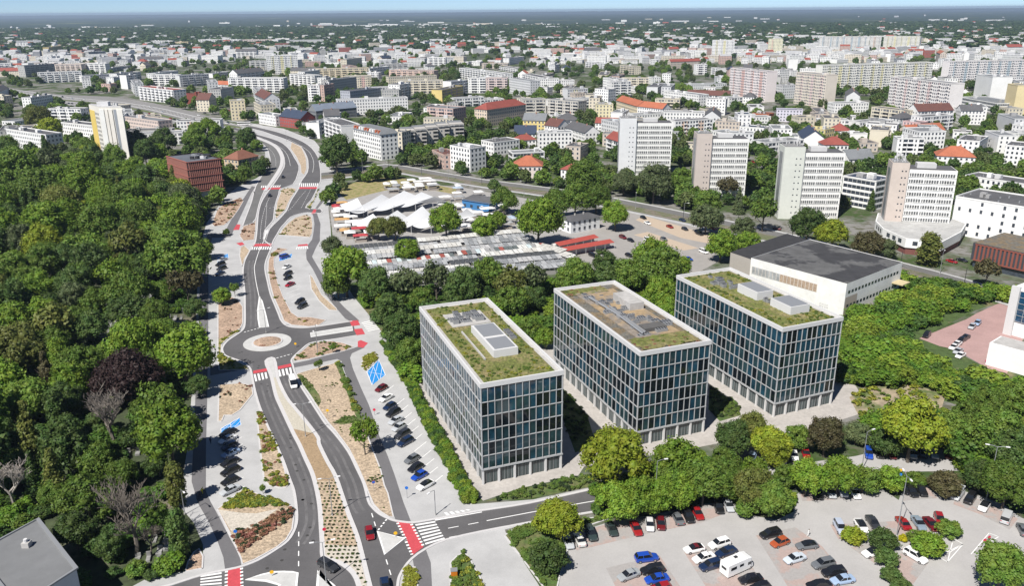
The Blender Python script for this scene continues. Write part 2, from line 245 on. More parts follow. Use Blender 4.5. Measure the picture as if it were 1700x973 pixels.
 'beds': [('mulch_tan',[(-62.99,215.34),(-62.8,217.4),(-58.98,220.71),(-53.06,224.96),(-51.52,224.49),(-48.36,215.48),(-45.21,205.93),(-42.7,198.52),(-39.73,189.86),(-35.97,179.37),(-32.52,169.65),(-30.56,164.17),(-28.79,157.7),(-27.53,154.48),(-26.71,151.46),(-25.15,145.69),(-26.16,145.7),(-28.22,147.68),(-30.05,150.37),(-31.55,154.06),(-33.24,158.65),(-36.13,165.83),(-39.52,173.56),(-44.53,182.56),(-47.74,187.69),(-50.62,193.06),(-55.21,201.99),(-59.99,210.85)]),('mulch_red',[(-66.32,226.54),(-66.82,229.26),(-64.41,238.69),(-61.62,241.61),(-57.85,242.03),(-54.07,240.46),(-50.07,237.43),(-52.14,234.34),(-57.65,231.16),(-61.95,227.81)]),('mulch_red',[(-105.33,345.09),(-104.2,351.78),(-99.62,349.71),(-101.87,344.05),(-101.99,335.79),(-98.65,323.54),(-91.57,302.79),(-85.23,286.32),(-77.52,268.66),(-74.07,264.07),(-69.88,263.98),(-63.81,260.95),(-65.09,256.46),(-68.44,255.14),(-74.49,256.65),(-78.18,260.68),(-80.2,265.96),(-83.76,274.57),(-88.73,286.4),(-94.65,302.86),(-100.23,320.25),(-103.58,333.16)]),('mulch_red',[(-101.4,262.9),(-106.59,278.25),(-107.01,288.18),(-100.77,282.67),(-96.58,274.86),(-91.58,258.69),(-90.87,253.15),(-92.29,249.43),(-93.54,244.26),(-95.46,245.32)]),('grass_dry',[(-95.46,245.32),(-93.54,244.26),(-92.29,249.43),(-90.81,254.24),(-90.36,251.52),(-92.09,245.77),(-92.58,240.23),(-90.66,233.9),(-87.95,229.66),(-83.05,226.41),(-79.72,223.25),(-78.03,220.63),(-86.67,220.36),(-90.81,231.56)]),('mulch_tan',[(-75.3,188.46),(-75.78,191.78),(-73.72,191.75),(-72.51,194.45),(-71.87,204.13),(-73.81,209.52),(-77.39,211.16),(-83.2,210.08),(-76.24,188.48)]),('mulch_tan',[(-67.11,192.65),(-66.69,193.67),(-60.24,181.27),(-57.04,174.4),(-52.85,164.75),(-50.38,158.15),(-50.54,157.18),(-51.98,157.08),(-54.63,158.21),(-56.15,159.96),(-58.93,167.76),(-61.79,175.92),(-65.27,186.36)]),('mulch_tan',[(-63.02,148.91),(-59.8,156.83),(-54.99,154.03),(-49.26,150.98),(-47.31,149.7),(-46.1,146.39),(-45.26,141.56),(-45.61,138.16),(-46.86,135.66),(-50.05,131.97),(-51.94,130.54),(-52.98,132.64),(-58.15,141.31)]),('mulch_tan',[(-45.2,223.49),(-45.42,227.95),(-44.18,231.6),(-42.65,232.51),(-40.93,228.54),(-42.9,219.39),(-43.39,219.15)]),('mulch_tan',[(-19.63,118.21),(-20.25,124.13),(-20.52,127.7),(-20.21,129.45),(-18.82,129.26),(-18.04,126.3),(-17.07,118.18)]),('mulch_red',[(-149.62,396.67),(-156.95,425.37),(-158.81,442.6),(-154.2,457.76),(-149.91,448.31),(-146.16,427.79),(-143.33,408.95),(-142.73,394.04),(-146.74,391.78)]),('mulch_red',[(-124.02,364.44),(-128.39,373.07),(-132.32,391.34),(-129.08,398.47),(-130.39,405.99),(-124.25,384.1),(-119.59,366.4)]),('mulch_tan',[(-110.05,374.72),(-111.31,386.02),(-111.71,396.71),(-110.88,407.93),(-107.77,414.33),(-103.08,410.25),(-99,395.11),(-95.03,376.48),(-94.66,369.93)]),('mulch_tan',[(-134.78,470.05),(-136.79,480.3),(-131.87,483.6),(-128.08,479.98),(-124.07,447.42),(-120.77,426.95),(-120.19,406.94),(-121.87,410.85),(-130.04,444.6)]),('mulch_tan',[(-81.53,313.31),(-78.81,307.78),(-71.01,287.34),(-62.7,272.86),(-61.78,270.38),(-64.9,271.06),(-70.43,280.67),(-76.46,294.42)]),('mulch_tan',[(-121.61,352.26),(-120.93,356.2),(-115.79,347.27),(-114.49,335.23),(-112.27,324.74),(-118,339.85)]),('mulch_tan',[(-177.83,665.37),(-164.64,643.1),(-148.29,589.91),(-137.71,546.79),(-134.23,525.39),(-137.72,531.75),(-144.56,558.33),(-156.63,595.41),(-170.97,634.54)]),('grass_dry',[(-110.53,451.55),(-114.74,482.97),(-114.64,476.05),(-111.21,450.03),(-110.74,432.25),(-107.78,426.52)]),('grass_green',[(-11.71,124.03),(-11.86,127.95),(-12.16,130.61),(-11.12,132.41),(-9.79,133.7),(-8.53,131.83),(-7.47,128.77),(-6.35,126.16),(-5.47,122.81),(-4.16,118.04),(-3.39,105.34),(-10.23,105.41)]),('grass_green',[(-1.83,138.99),(-.37,140.58),(3.84,142.58),(10.82,143.32),(18.49,145.34),(19.64,144.47),(11.2,139.83),(9.8,136.88),(10.44,134.01),(8.32,125.65),(7.11,119.47),(5.12,123.84),(2.14,130.44)]),('mulch_tan',[(-51.89,223.61),(-50.48,220.98),(-47.65,212.62),(-45.83,207.48),(-47.04,209.44),(-50.34,218.43)]),('mulch_red',[(-59.25,129.38),(-60.42,133.01),(-62.13,135.46),(-62.66,134.34),(-62.68,131.21),(-62.14,128.54)]),('grass_green',[(-62.77,216.57),(-61.64,216.96),(-56.79,209.61),(-53.05,202.69),(-51.92,199.03),(-51.95,196.19),(-55.38,202.73),(-58.93,209.26)]),('grass_green',[(-46.2,187.02),(-43.95,190.59),(-41.11,190.55),(-38.74,185.94),(-41.33,186.62),(-44,186.02)]),('grass_green',[(-53.34,224.52),(-51.52,224.49),(-45.04,205.93),(-39.42,189.86),(-37.04,183.07),(-38.26,184.03),(-41.23,191.22),(-46.31,205.57),(-50.36,216.76)]),('gravel_pale',[(-62.67,148.68),(-57.53,147.41),(-54.28,147.15),(-50.04,148.85),(-51.88,145.4),(-53.65,142.07),(-57.53,141.1)])],
 'median': [(-75.12,226.71),(-74.14,223.8),(-72.36,219.94),(-70.56,215.88),(-68.94,211.62),(-67.3,207.17),(-65.8,203.28),(-64.68,200.66),(-63.71,198.62),(-62.36,195.81),(-60.17,191.23),(-57.61,185.89),(-55.48,181.5),(-54.22,178.99),(-53.4,177.43),(-52.57,175.78),(-51.56,173.64),(-50.54,171.41),(-49.54,169.25),(-48.58,167.25),(-47.64,165.32),(-46.75,163.37),(-45.94,161.42),(-45.18,159.46),(-44.41,157.34),(-43.6,155.01),(-42.78,152.52),(-41.98,149.92),(-41.19,147.06),(-40.43,144.08),(-39.77,141.49),(-39.26,139.53),(-38.86,137.95),(-38.49,136.51),(-38.17,135.07),(-37.88,133.76),(-37.54,132.73),(-37.14,132.11),(-36.68,131.77),(-36.1,131.44),(-35.32,131.08),(-34.41,130.74),(-33.56,130.32),(-32.82,129.77),(-32.15,129.15),(-31.55,128.53),(-31.06,127.97),(-30.65,127.42),(-30.26,126.78),(-29.9,126.11),(-29.57,125.36),(-29.13,124.23),(-28.56,122.75),(-27.9,120.9),(-27.11,118.29),(-26.13,114.08),(-25.03,109.11),(-23.95,105.55),(-22.73,104.13),(-21.53,104.11),(-21.01,105.52),(-21.64,109.07),(-22.94,114.04),(-24.12,118.26),(-24.85,120.67),(-25.46,122.33),(-26.13,124.2),(-26.95,126.71),(-27.83,129.43),(-28.7,132.08),(-29.51,134.54),(-30.3,136.92),(-31.13,139.26),(-32.07,141.63),(-33.05,143.96),(-33.96,146.13),(-34.65,147.87),(-35.27,149.45),(-36.09,151.58),(-37.33,154.84),(-38.78,158.66),(-40.12,161.99),(-41.18,164.26),(-42.14,166.05),(-43.17,168.07),(-44.48,170.83),(-45.87,173.82),(-46.95,176.28),(-47.37,177.62),(-47.49,178.42),(-48,179.71),(-49.22,181.93),(-50.82,184.63),(-52.54,187.45),(-54.38,190.42),(-56.34,193.51),(-58.09,196.3),(-59.39,198.34),(-60.49,200.09),(-61.78,202.47),(-63.49,205.91),(-65.39,209.98),(-67.26,214.35),(-69.1,219.63),(-70.91,225.2),(-72.44,228.91),(-73.79,229.74),(-74.86,228.7)],
 'median_cut': [(-69.95,214.64),(-66.98,214.59),(-55.96,183.99),(-49.21,181.1),(-45.05,159.55),(-38.8,159.47),(-38.49,136.51),(-29.83,135.45)],
 'islands': [('paving_white',[(-94.14,286.52),(-90.45,271.62),(-87.71,262.61),(-84.79,254.33),(-81.59,255.14),(-86.47,268.49),(-91.25,281.14)]),('paving_white',[(-66.51,249.43),(-65.42,245.54),(-52.71,250.96),(-53.67,255.11)]),('paving_white',[(-27.86,140.73),(-21.74,138.25),(-25.19,132.95)]),('paving_white',[(-50.08,125.99),(-47.6,127.5),(-45.45,128.34),(-43.65,128.41),(-41.8,128.3),(-40.55,127.85),(-39.92,124.36),(-38.95,119.98),(-44.69,120.04),(-43.37,124.4),(-46.11,125.43)]),('paving_white',[(-37.2,128.59),(-36.71,127.89),(-33.02,124.28),(-30.08,119.88),(-35.6,119.94),(-36.47,124.32)]),('paving_white',[(-114.47,364.17),(-119.07,383.38),(-118.06,383.92),(-113.63,364.14)])],
 'roundabout': ((-78.42,241.69),7.46,4.27),
 'median_strip': [[(-145.48,475.47),(-146.64,484.91),(-148.31,498.41),(-150.12,512.04),(-151.98,524.97),(-153.97,538.03),(-155.94,549.77),(-157.76,559.26),(-159.55,567.43),(-161.52,575.58),(-163.64,583.93),(-165.93,592.26),(-168.7,601.18),(-172.1,611.2),(-175.98,621.81),(-180.11,632.07),(-184.31,641.46),(-188.77,650.5),(-193.88,659.84),(-200.7,670.91),(-208.18,682.28),(-213.47,690.27)]],
 'red_patches': [[(-24.2,143.88),(-20.89,143.14),(-17.84,135.49),(-19.73,132.89),(-21.56,138.25)],[(-54.22,128.71),(-51.98,129.56),(-48.92,120.09),(-51.63,120.12)],[(-117.82,359.13),(-109.26,359.39),(-108.12,355.24),(-116.97,354.79)],[(-76.43,219.75),(-72.9,221.4),(-72.2,219.25),(-75.8,217.64)],[(-70.5,222.43),(-66.6,224.77),(-65.86,222.56),(-69.79,220.48)],[(-55.63,260.2),(-52.84,260.72),(-51.23,256.17),(-53.87,255.12)],[(-52.67,252.36),(-50.09,253.12),(-48.23,248),(-50.82,247.01)],[(-49.52,241.87),(-48.72,242.86),(-45.98,240.3),(-46.85,236.4),(-48.69,237.16)],[(-127.78,486.1),(-116.42,485.67),(-115.6,480.39),(-126.85,480.8)],[(-149.42,484.25),(-138.92,485.63),(-137.88,480.34),(-148.63,479.01)],[(-135.16,384.43),(-136.96,395.67),(-134.95,395.01),(-132.39,384.92)],[(-126.07,360.38),(-123.93,362.37),(-121.55,358.22),(-122.86,356.25)],[(-104.76,416.88),(-105.67,427.14),(-104.05,426.39),(-102.85,417.49)],[(-96.86,357.02),(-93.09,358.43),(-91.83,355.38),(-96.52,354.52)]],
 'zebras': [[[(-20.33,142.99),(-16.33,144.09),(-16.13,143.61),(-20.1,142.45)],[(-19.87,141.91),(-15.93,143.13),(-15.73,142.65),(-19.65,141.37)],[(-19.42,140.84),(-15.53,142.18),(-15.33,141.7),(-19.2,140.31)],[(-18.98,139.78),(-15.13,141.23),(-14.94,140.77),(-18.76,139.26)],[(-18.54,138.74),(-14.74,140.3),(-14.55,139.84),(-18.33,138.22)],[(-18.11,137.7),(-14.36,139.38),(-14.17,138.92),(-17.9,137.19)],[(-17.69,136.68),(-13.98,138.47),(-13.79,138.01),(-17.47,136.18)]],[[(-58.84,127.28),(-55.22,128.28),(-55.05,127.79),(-58.7,126.88)],[(-58.57,126.48),(-54.89,127.3),(-54.72,126.81),(-58.44,126.08)],[(-58.3,125.69),(-54.56,126.32),(-54.4,125.84),(-58.17,125.29)],[(-58.04,124.9),(-54.24,125.36),(-54.08,124.88),(-57.91,124.51)],[(-57.78,124.12),(-53.92,124.41),(-53.77,123.94),(-57.65,123.73)],[(-57.52,123.35),(-53.61,123.47),(-53.45,123),(-57.39,122.96)]],[[(-116.82,354.29),(-115.83,349.19),(-115.3,349.22),(-116.28,354.31)],[(-115.83,354.33),(-114.86,349.24),(-114.33,349.26),(-115.29,354.35)],[(-114.85,354.37),(-113.89,349.29),(-113.36,349.31),(-114.31,354.39)],[(-113.86,354.41),(-112.93,349.33),(-112.39,349.36),(-113.32,354.43)],[(-112.88,354.45),(-111.96,349.38),(-111.43,349.41),(-112.34,354.47)],[(-111.9,354.49),(-110.99,349.43),(-110.46,349.46),(-111.35,354.51)],[(-110.91,354.52),(-110.02,349.48),(-109.49,349.51),(-110.37,354.55)],[(-109.93,354.56),(-109.05,349.53),(-108.52,349.55),(-109.38,354.58)],[(-108.94,354.6),(-108.08,349.58),(-107.55,349.6),(-108.4,354.62)]],[[(-75.59,217.22),(-73.61,212.28),(-73.16,212.61),(-75.07,217.43)],[(-74.65,217.61),(-72.79,212.87),(-72.33,213.19),(-74.13,217.84)],[(-73.71,218.02),(-71.96,213.46),(-71.51,213.79),(-73.19,218.24)],[(-72.76,218.42),(-71.13,214.05),(-70.68,214.38),(-72.24,218.64)]],[[(-69.32,220.05),(-67.55,215.42),(-67.06,215.75),(-68.78,220.33)],[(-68.34,220.56),(-66.66,216.02),(-66.17,216.35),(-67.8,220.85)],[(-67.36,221.08),(-65.77,216.62),(-65.27,216.96),(-66.82,221.37)],[(-66.38,221.6),(-64.87,217.23),(-64.37,217.56),(-65.84,221.89)]],[[(-14.69,147.06),(-13.97,145.97),(-13.38,146.2),(-14.08,147.2)],[(-13.59,147.31),(-12.89,146.39),(-12.29,146.62),(-12.98,147.45)],[(-12.48,147.56),(-11.8,146.81),(-11.2,147.04),(-11.88,147.69)],[(-11.38,147.81),(-10.71,147.23),(-10.11,147.46),(-10.77,147.94)],[(-10.27,148.06),(-9.62,147.65),(-9.01,147.89),(-9.66,148.19)]],[[(-130.68,497.98),(-128.23,486.47),(-127.59,486.44),(-130,497.96)],[(-129.44,497.93),(-127.06,486.42),(-126.41,486.4),(-128.76,497.91)],[(-128.2,497.89),(-125.88,486.38),(-125.24,486.36),(-127.52,497.86)],[(-126.96,497.84),(-124.71,486.34),(-124.06,486.31),(-126.28,497.81)],[(-125.73,497.79),(-123.54,486.29),(-122.89,486.27),(-125.05,497.77)],[(-124.49,497.75),(-122.36,486.25),(-121.72,486.22),(-123.81,497.72)],[(-123.25,497.7),(-121.19,486.2),(-120.54,486.18),(-122.57,497.67)],[(-122.02,497.65),(-120.02,486.16),(-119.37,486.14),(-121.34,497.63)],[(-120.78,497.6),(-118.84,486.12),(-118.2,486.09),(-120.1,497.58)],[(-119.54,497.56),(-117.67,486.07),(-117.03,486.05),(-118.86,497.53)]],[[(-152.22,491.48),(-150.67,484.83),(-150.04,484.87),(-151.54,491.51)],[(-150.99,491.52),(-149.53,484.91),(-148.91,484.95),(-150.31,491.55)],[(-149.75,491.57),(-148.4,484.99),(-147.77,485.03),(-149.07,491.59)],[(-148.51,491.61),(-147.26,485.07),(-146.63,485.12),(-147.83,491.64)],[(-147.28,491.66),(-146.12,485.15),(-145.49,485.2),(-146.6,491.68)],[(-146.04,491.7),(-144.98,485.23),(-144.36,485.28),(-145.36,491.72)],[(-144.8,491.74),(-143.84,485.31),(-143.22,485.36),(-144.12,491.77)],[(-143.57,491.79),(-142.7,485.4),(-142.08,485.44),(-142.89,491.81)],[(-142.33,491.83),(-141.57,485.48),(-140.94,485.52),(-141.65,491.86)],[(-141.09,491.88),(-140.43,485.56),(-139.8,485.6),(-140.41,491.9)]],[[(-51.2,258.41),(-48.08,260.61),(-47.74,259.92),(-50.9,257.72)],[(-50.54,256.9),(-47.32,259.08),(-46.98,258.39),(-50.24,256.22)],[(-49.88,255.4),(-46.57,257.56),(-46.24,256.88),(-49.58,254.73)],[(-49.22,253.92),(-45.83,256.05),(-45.5,255.38),(-48.93,253.26)],[(-48.58,252.46),(-45.09,254.57),(-44.77,253.9),(-48.29,251.8)],[(-47.94,251),(-44.37,253.09),(-44.04,252.43),(-47.65,250.36)]],[[(-96.67,354.03),(-96.11,349.61),(-95.62,349.68),(-96.25,354.1)],[(-95.84,354.17),(-95.12,349.75),(-94.62,349.81),(-95.43,354.24)],[(-95.02,354.31),(-94.12,349.88),(-93.62,349.95),(-94.6,354.38)],[(-94.19,354.45),(-93.13,350.01),(-92.63,350.08),(-93.78,354.52)],[(-93.37,354.6),(-92.13,350.15),(-91.63,350.21),(-92.95,354.67)],[(-92.54,354.74),(-91.13,350.28),(-90.63,350.35),(-92.13,354.81)]]],
 'lines': [(.16,0,0,[(-94.14,286.52),(-95.77,291.01),(-98.08,297.41),(-100.33,303.75),(-102.36,309.66),(-104.32,315.5),(-105.89,320.4),(-106.78,323.36),(-107.28,325.37),(-107.97,328.55),(-109.15,334.04),(-110.51,340.69),(-111.76,347.16),(-112.84,353.58),(-113.81,359.82),(-114.47,364.17)]),(.14,1.6,1.6,[(-43.7,140.72),(-40.99,129.52)]),(.14,1.6,1.6,[(-29.9,147.05),(-28.26,142.16)]),(.14,1.6,1.6,[(-24.65,131.66),(-22.72,126.01)]),(.22,.6,.5,[(-26.42,144.85),(-27.61,141.13)]),(.14,2.2,2,[(-13.4,141.56),(-6.34,143.75)]),(.16,0,0,[(-5.6,144.06),(-2.6,145),(1.7,146.35),(6.01,147.67),(10.37,148.95),(14.74,150.21),(17.81,151.09)]),(.2,1.6,1.6,[(-12.94,138.44),(-11.25,138.97),(-8.85,139.72),(-6.48,140.46),(-4.19,141.19),(-1.94,141.91),(-.37,142.42)]),(.2,0,0,[(-16.35,144.34),(-15.36,144.63),(-13.91,145.05),(-12.3,145.52),(-10.34,146.1),(-8.21,146.73),(-6.7,147.18)]),(.25,.7,.5,[(-88.62,250.41),(-84.72,254.11)]),(.25,.7,.5,[(-72.07,228.91),(-68.27,232.06)]),(.12,2,2,[(-114.55,368.37),(-115.95,375.73),(-117.87,386.12),(-119.26,395.73),(-119.61,403.21),(-119.42,409.91),(-119.18,416.02),(-118.94,421.16),(-118.65,425.72),(-118.59,431.09),(-118.96,437.98),(-119.58,445.67),(-120.16,453.43),(-120.66,461.86),(-121.14,470.35),(-121.47,476.3)]),(.12,2,2,[(-117.38,368.45),(-119.48,376.08),(-122.48,387.04),(-125.43,398.36),(-128.04,409.11),(-130.59,420.22),(-133.03,431.57),(-135.52,444.5),(-137.9,457.67),(-139.55,466.91)]),(.12,0,0,[(-130.63,533.56),(-132.21,541.76),(-134.49,553.45),(-136.97,564.97),(-139.49,575.15),(-142.21,585.16),(-145.08,594.89),(-148.03,604.23),(-151.13,613.29),(-154.57,622.3),(-158.28,630.97),(-162.33,639.6),(-167.08,649.25),(-173.59,661.98),(-180.81,675.73),(-185.93,685.46)]),(.12,0,0,[(-151.67,558.63),(-154.03,566.86),(-157.43,578.62),(-161.08,590.48),(-164.67,601.4),(-168.5,612.42),(-172.67,623.15),(-177.22,633.4),(-182.1,643.37),(-187.26,653.3),(-193.4,664.35),(-199.82,675.35),(-204.34,683.05)]),(.12,2,2,[(-161.72,559.06),(-164.05,567.5),(-167.39,579.47),(-170.79,590.91),(-173.88,600.29),(-177.04,609.13),(-180.41,617.92),(-184.54,627.77),(-188.89,637.57),(-191.96,644.42)]),(.12,2,2,[(-113.35,430.92),(-114.02,436.57),(-114.99,444.71),(-116.03,453.29),(-117.22,462.76),(-118.49,472.68),(-119.39,479.66)]),(.2,0,0,[(-118.32,382.78),(-117.16,377.13)]),(.14,1.5,1.5,[(-128.56,434.28),(-131.24,428.69)]),(.12,1.2,1,[(-135.78,444.8),(-132.71,433.47),(-128.43,417.66),(-124.91,404.56),(-122.9,396.86),(-121.66,391.87),(-120.86,388.64)])],
 'sq': [[(-24,143.56),(-21.54,137.66)],[(-21.5,137.27),(-19.82,133.07)],[(-21.08,143.1),(-17.86,135.68)],[(-54.42,128.62),(-52.26,121.72)],[(-51.83,129.47),(-49.3,121.69)],[(-118.14,359.64),(-109.4,359.91)]],
 'bay_lines': [[(-36.06,203.14),(-33.55,209.2)],[(-32.07,195.17),(-29.55,200.82)],[(-30.53,191.38),(-28.02,196.85)],[(-29.08,187.39),(-26.58,192.67)],[(-27.71,183.86),(-25.22,188.97)],[(-26.5,180.13),(-24.03,185.07)],[(-25.15,176.24),(-22.69,180.99)],[(-23.71,172.48),(-21.26,177.06)],[(-22.14,168.57),(-19.71,172.98)],[(-21.05,164.82),(-18.64,169.07)],[(-19.87,161.2),(-17.47,165.29)],[(-18.45,157.71),(-16.07,161.65)],[(-70.23,176.34),(-67.44,180.16)],[(-68.94,172.87),(-66.17,176.57)],[(-67.7,169.51),(-64.95,173.09)],[(-66.55,166),(-63.83,169.46)],[(-65.13,162.09),(-62.45,165.42)],[(-63.9,158.34),(-61.25,161.53)],[(-62.59,154.72),(-59.96,157.8)],[(-97.48,329.49),(-94.19,335.58)],[(-94.71,320.94),(-91.45,326.75)],[(-91.62,311.98),(-88.4,317.5)],[(-88.92,303.47),(-85.73,308.72)],[(-86.53,296.09),(-83.38,301.1)],[(-84.43,289.71),(-81.31,294.53)],[(-82.52,284.91),(-79.42,289.59)],[(-80.29,279.59),(-77.2,284.12)],[(-125.51,326.78),(-121.93,332.76)],[(-122.29,316.73),(-118.76,322.39)],[(-119.25,307.24),(-115.77,312.58)],[(-116.36,298.24),(-112.93,303.3)]],
 'blue_bays': [[(-42.75,218.46),(-40.5,226.95),(-36.93,216.1),(-39.75,209.31)],[(-74.17,184.59),(-71.29,190.37),(-69.63,186.43),(-73.12,181.47)],[(-127.08,337.36),(-124.49,343.73),(-122.14,338.13),(-124.4,330.19)],[(-99.89,336.64),(-96.04,342.96),(-94.67,336.5),(-98.71,331.27)]],
 'car_park': [(5.89,105.25),(7.84,121.04),(8.43,125.65),(10.64,133.45),(10.28,138.84),(19.5,143.21),(29.25,145.84),(39.48,149.44),(46.76,150.24),(48.7,145.59),(54.38,143.6),(58.83,146.53),(59.77,150.98),(63.01,154.42),(76.15,155.91),(80.53,157.8),(80.89,154.89),(82.59,150.44),(85.49,154.82),(92.23,156.17),(92.72,150.53),(96.92,154.67),(100.9,151.8),(103.88,148.58),(104.88,143.79),(106.7,141.67),(114.46,138.53),(91.74,104.38)],
 'car_park_bays': [[(17.38,128.65),(28.16,132.31),(30.29,123.55),(33.31,107.6),(21.91,107.72)],[(33.11,133.17),(42.07,136.68),(44.98,129.93),(45.88,121.42),(46.67,107.46),(37.76,107.55),(35.34,121.53)],[(48.53,138.36),(57.28,141.07),(60.5,134.72),(61.58,125.37),(61.48,107.31),(51.11,107.42),(49.98,123)],[(64.66,141.8),(78.56,142.87),(87.96,143.58),(87.09,139.88),(77.68,137.41),(64.55,136.98)],[(65.88,134.28),(70.98,135.74),(72.45,132.33),(68.56,129.47)],[(70.76,128.73),(75.77,133.21),(79.68,130.41),(72.87,123.23),(69.72,121.15)],[(10.26,138.45),(19.45,142.79),(39.43,149.22),(46.7,150.02),(46.34,147.13),(38.69,142.96),(25.03,138.66),(12.33,133.99)],[(62.51,153.72),(75.76,154.96),(74.65,151.23),(61.86,150.27)],[(85.56,154.11),(91.11,155.22),(91.14,151.01),(83.52,150.2)],[(96.19,153.26),(99.77,150.44),(104.01,143.38),(100.15,139.71),(97.17,144.95),(93.46,148.72)]],
 'park_marks': [[(81.5,131.3),(88.38,135.14)],[(88.38,135.14),(82.52,129.66)],[(82.52,129.66),(81.5,131.3)],[(86.46,135.55),(82.52,129.66)],[(84.66,132.73),(88.38,135.14)],[(87.54,136.5),(88.38,135.14)],[(88.22,131.95),(95.38,138.57)],[(95.38,138.57),(96.63,137.37)],[(96.63,137.37),(92.41,134.71)]],
 'upper_lane': [(44.7,160.79),(54.12,165.31),(61.96,163.63),(69.07,166.16),(80.6,168.7),(87.42,171.38),(107.84,171.92),(106.63,166.42),(102.08,162.01),(89.44,161.68),(80.69,162.06),(69.13,160.45),(60.21,158.08),(50.83,158.21)],
 'pink_lot': [(129.83,240.8),(139.88,247.85),(153.83,257.46),(160.36,263.12),(172.23,272),(181.46,274.96),(163.48,241.13),(142.51,214.09),(138.84,217.5),(136.57,231.87),(133.14,234.32)],
 'mid_lot': [(40,387.26),(54.08,418.43),(61.95,418.17),(95.93,380.92),(97.99,360.16),(89.13,329.83),(73.29,309.44),(51.16,313.97),(26.25,306.72),(18.81,323.04),(31.43,354.92)],
 'mid_lot_bays': [[(62.27,398.67),(68.16,407.37),(94,366.58),(89.5,353.28),(78.06,363.86)],[(57.22,369.81),(64.55,375.08),(82.62,346.6),(75.24,342.99)]],
 'market_ground': [(-101.44,468.84),(-78.32,503.47),(-32.05,483.41),(18.64,440.99),(36.73,419),(40,387.26),(31.43,354.92),(19.81,318.84),(2.36,299.77),(-20.57,293.1),(-46.31,297.29),(-65.2,325.22),(-82.28,363.25),(-96.19,423.37)],
 'office_paving': [(-28.11,212.28),(-26.2,213.86),(15.45,244.12),(29.04,243.85),(54.21,243.34),(70.23,223.98),(95.9,206.93),(94.04,192.39),(88.77,189.1),(73.6,181.33),(51.09,175.66),(43.17,172.89),(16.42,165.07),(14.72,161.22),(1,155.99),(-6.58,151.41),(-8.96,155.41),(-16.73,179.68)],
 'office_lawns': [[(13.37,208.38),(19.37,190.23),(20.17,174.68),(14.8,171.34),(13.05,187.04)],[(55.26,207.64),(60.06,195.73),(59.22,189.59),(52.97,186.4),(51.58,193.09)],[(-6.18,151.18),(.99,155.27),(15.4,161.21),(20.05,159.88),(17.7,156.72),(3.57,152.19)]],
 'dirt': [(91.29,199.5),(99.25,206.87),(112.62,206.63),(118.13,200.87),(110.45,188.75),(92.4,179.5),(88.99,185.83)],
 'wood_floor': [(-103.81,106.36),(-69.19,106.01),(-71.83,122.75),(-68.19,127.22),(-60.27,129.04),(-61.77,136.8),(-66.24,144.1),(-72.1,150.93),(-79.45,176.18),(-96.61,227.11),(-115.48,281.69),(-137.9,345.03),(-153.23,399.22),(-171.89,440.09),(-227.16,509.23),(-278.01,552.63),(-337.2,578.36),(-434.12,607.9)],
 'scrub_ground': [(-57.18,280.37),(-41.13,245.26),(-34.14,221.54),(-27.42,209.1),(12.53,225.06),(29.04,243.85),(52.26,233.51),(92.55,206.99),(110.84,202.86),(122.82,188.55),(139.26,185.02),(174.88,240.91),(138.84,217.5),(135.65,231.89),(129.83,240.8),(161.55,266.08),(183.34,278.15),(167.4,285.2),(151.81,305.16),(138.65,319.94),(86,317.15),(58.79,302.12),(26.13,305.2),(2.33,296.13),(-34.18,292.01),(-61.25,316.81)],
 'hedge_strip': [(-41.67,239.72),(-39.3,239.18),(-28.94,213.5),(-25.3,201.85),(-21.06,189.56),(-16.48,176.4),(-12.26,164.43),(-9.35,155.41),(-8.11,150.75),(-10.4,150.1),(-12.02,154.74),(-14.5,162.65),(-19.51,177.33),(-23.28,188.28),(-29.23,207.19),(-34.2,220.68)],
 'bvd': [(-246.84,755.19),(-268.06,773.76),(-294.37,796.1),(-313.92,809.28),(-335.03,826.19),(-362.42,858.58),(-395,896.93),(-434.41,936.6),(-477.17,974.63),(-519.17,1002.66),(-563.89,1032.2),(-612.77,1073.66),(-667.76,1121.96),(-742.06,1183.74),(-803.37,1234.3)],
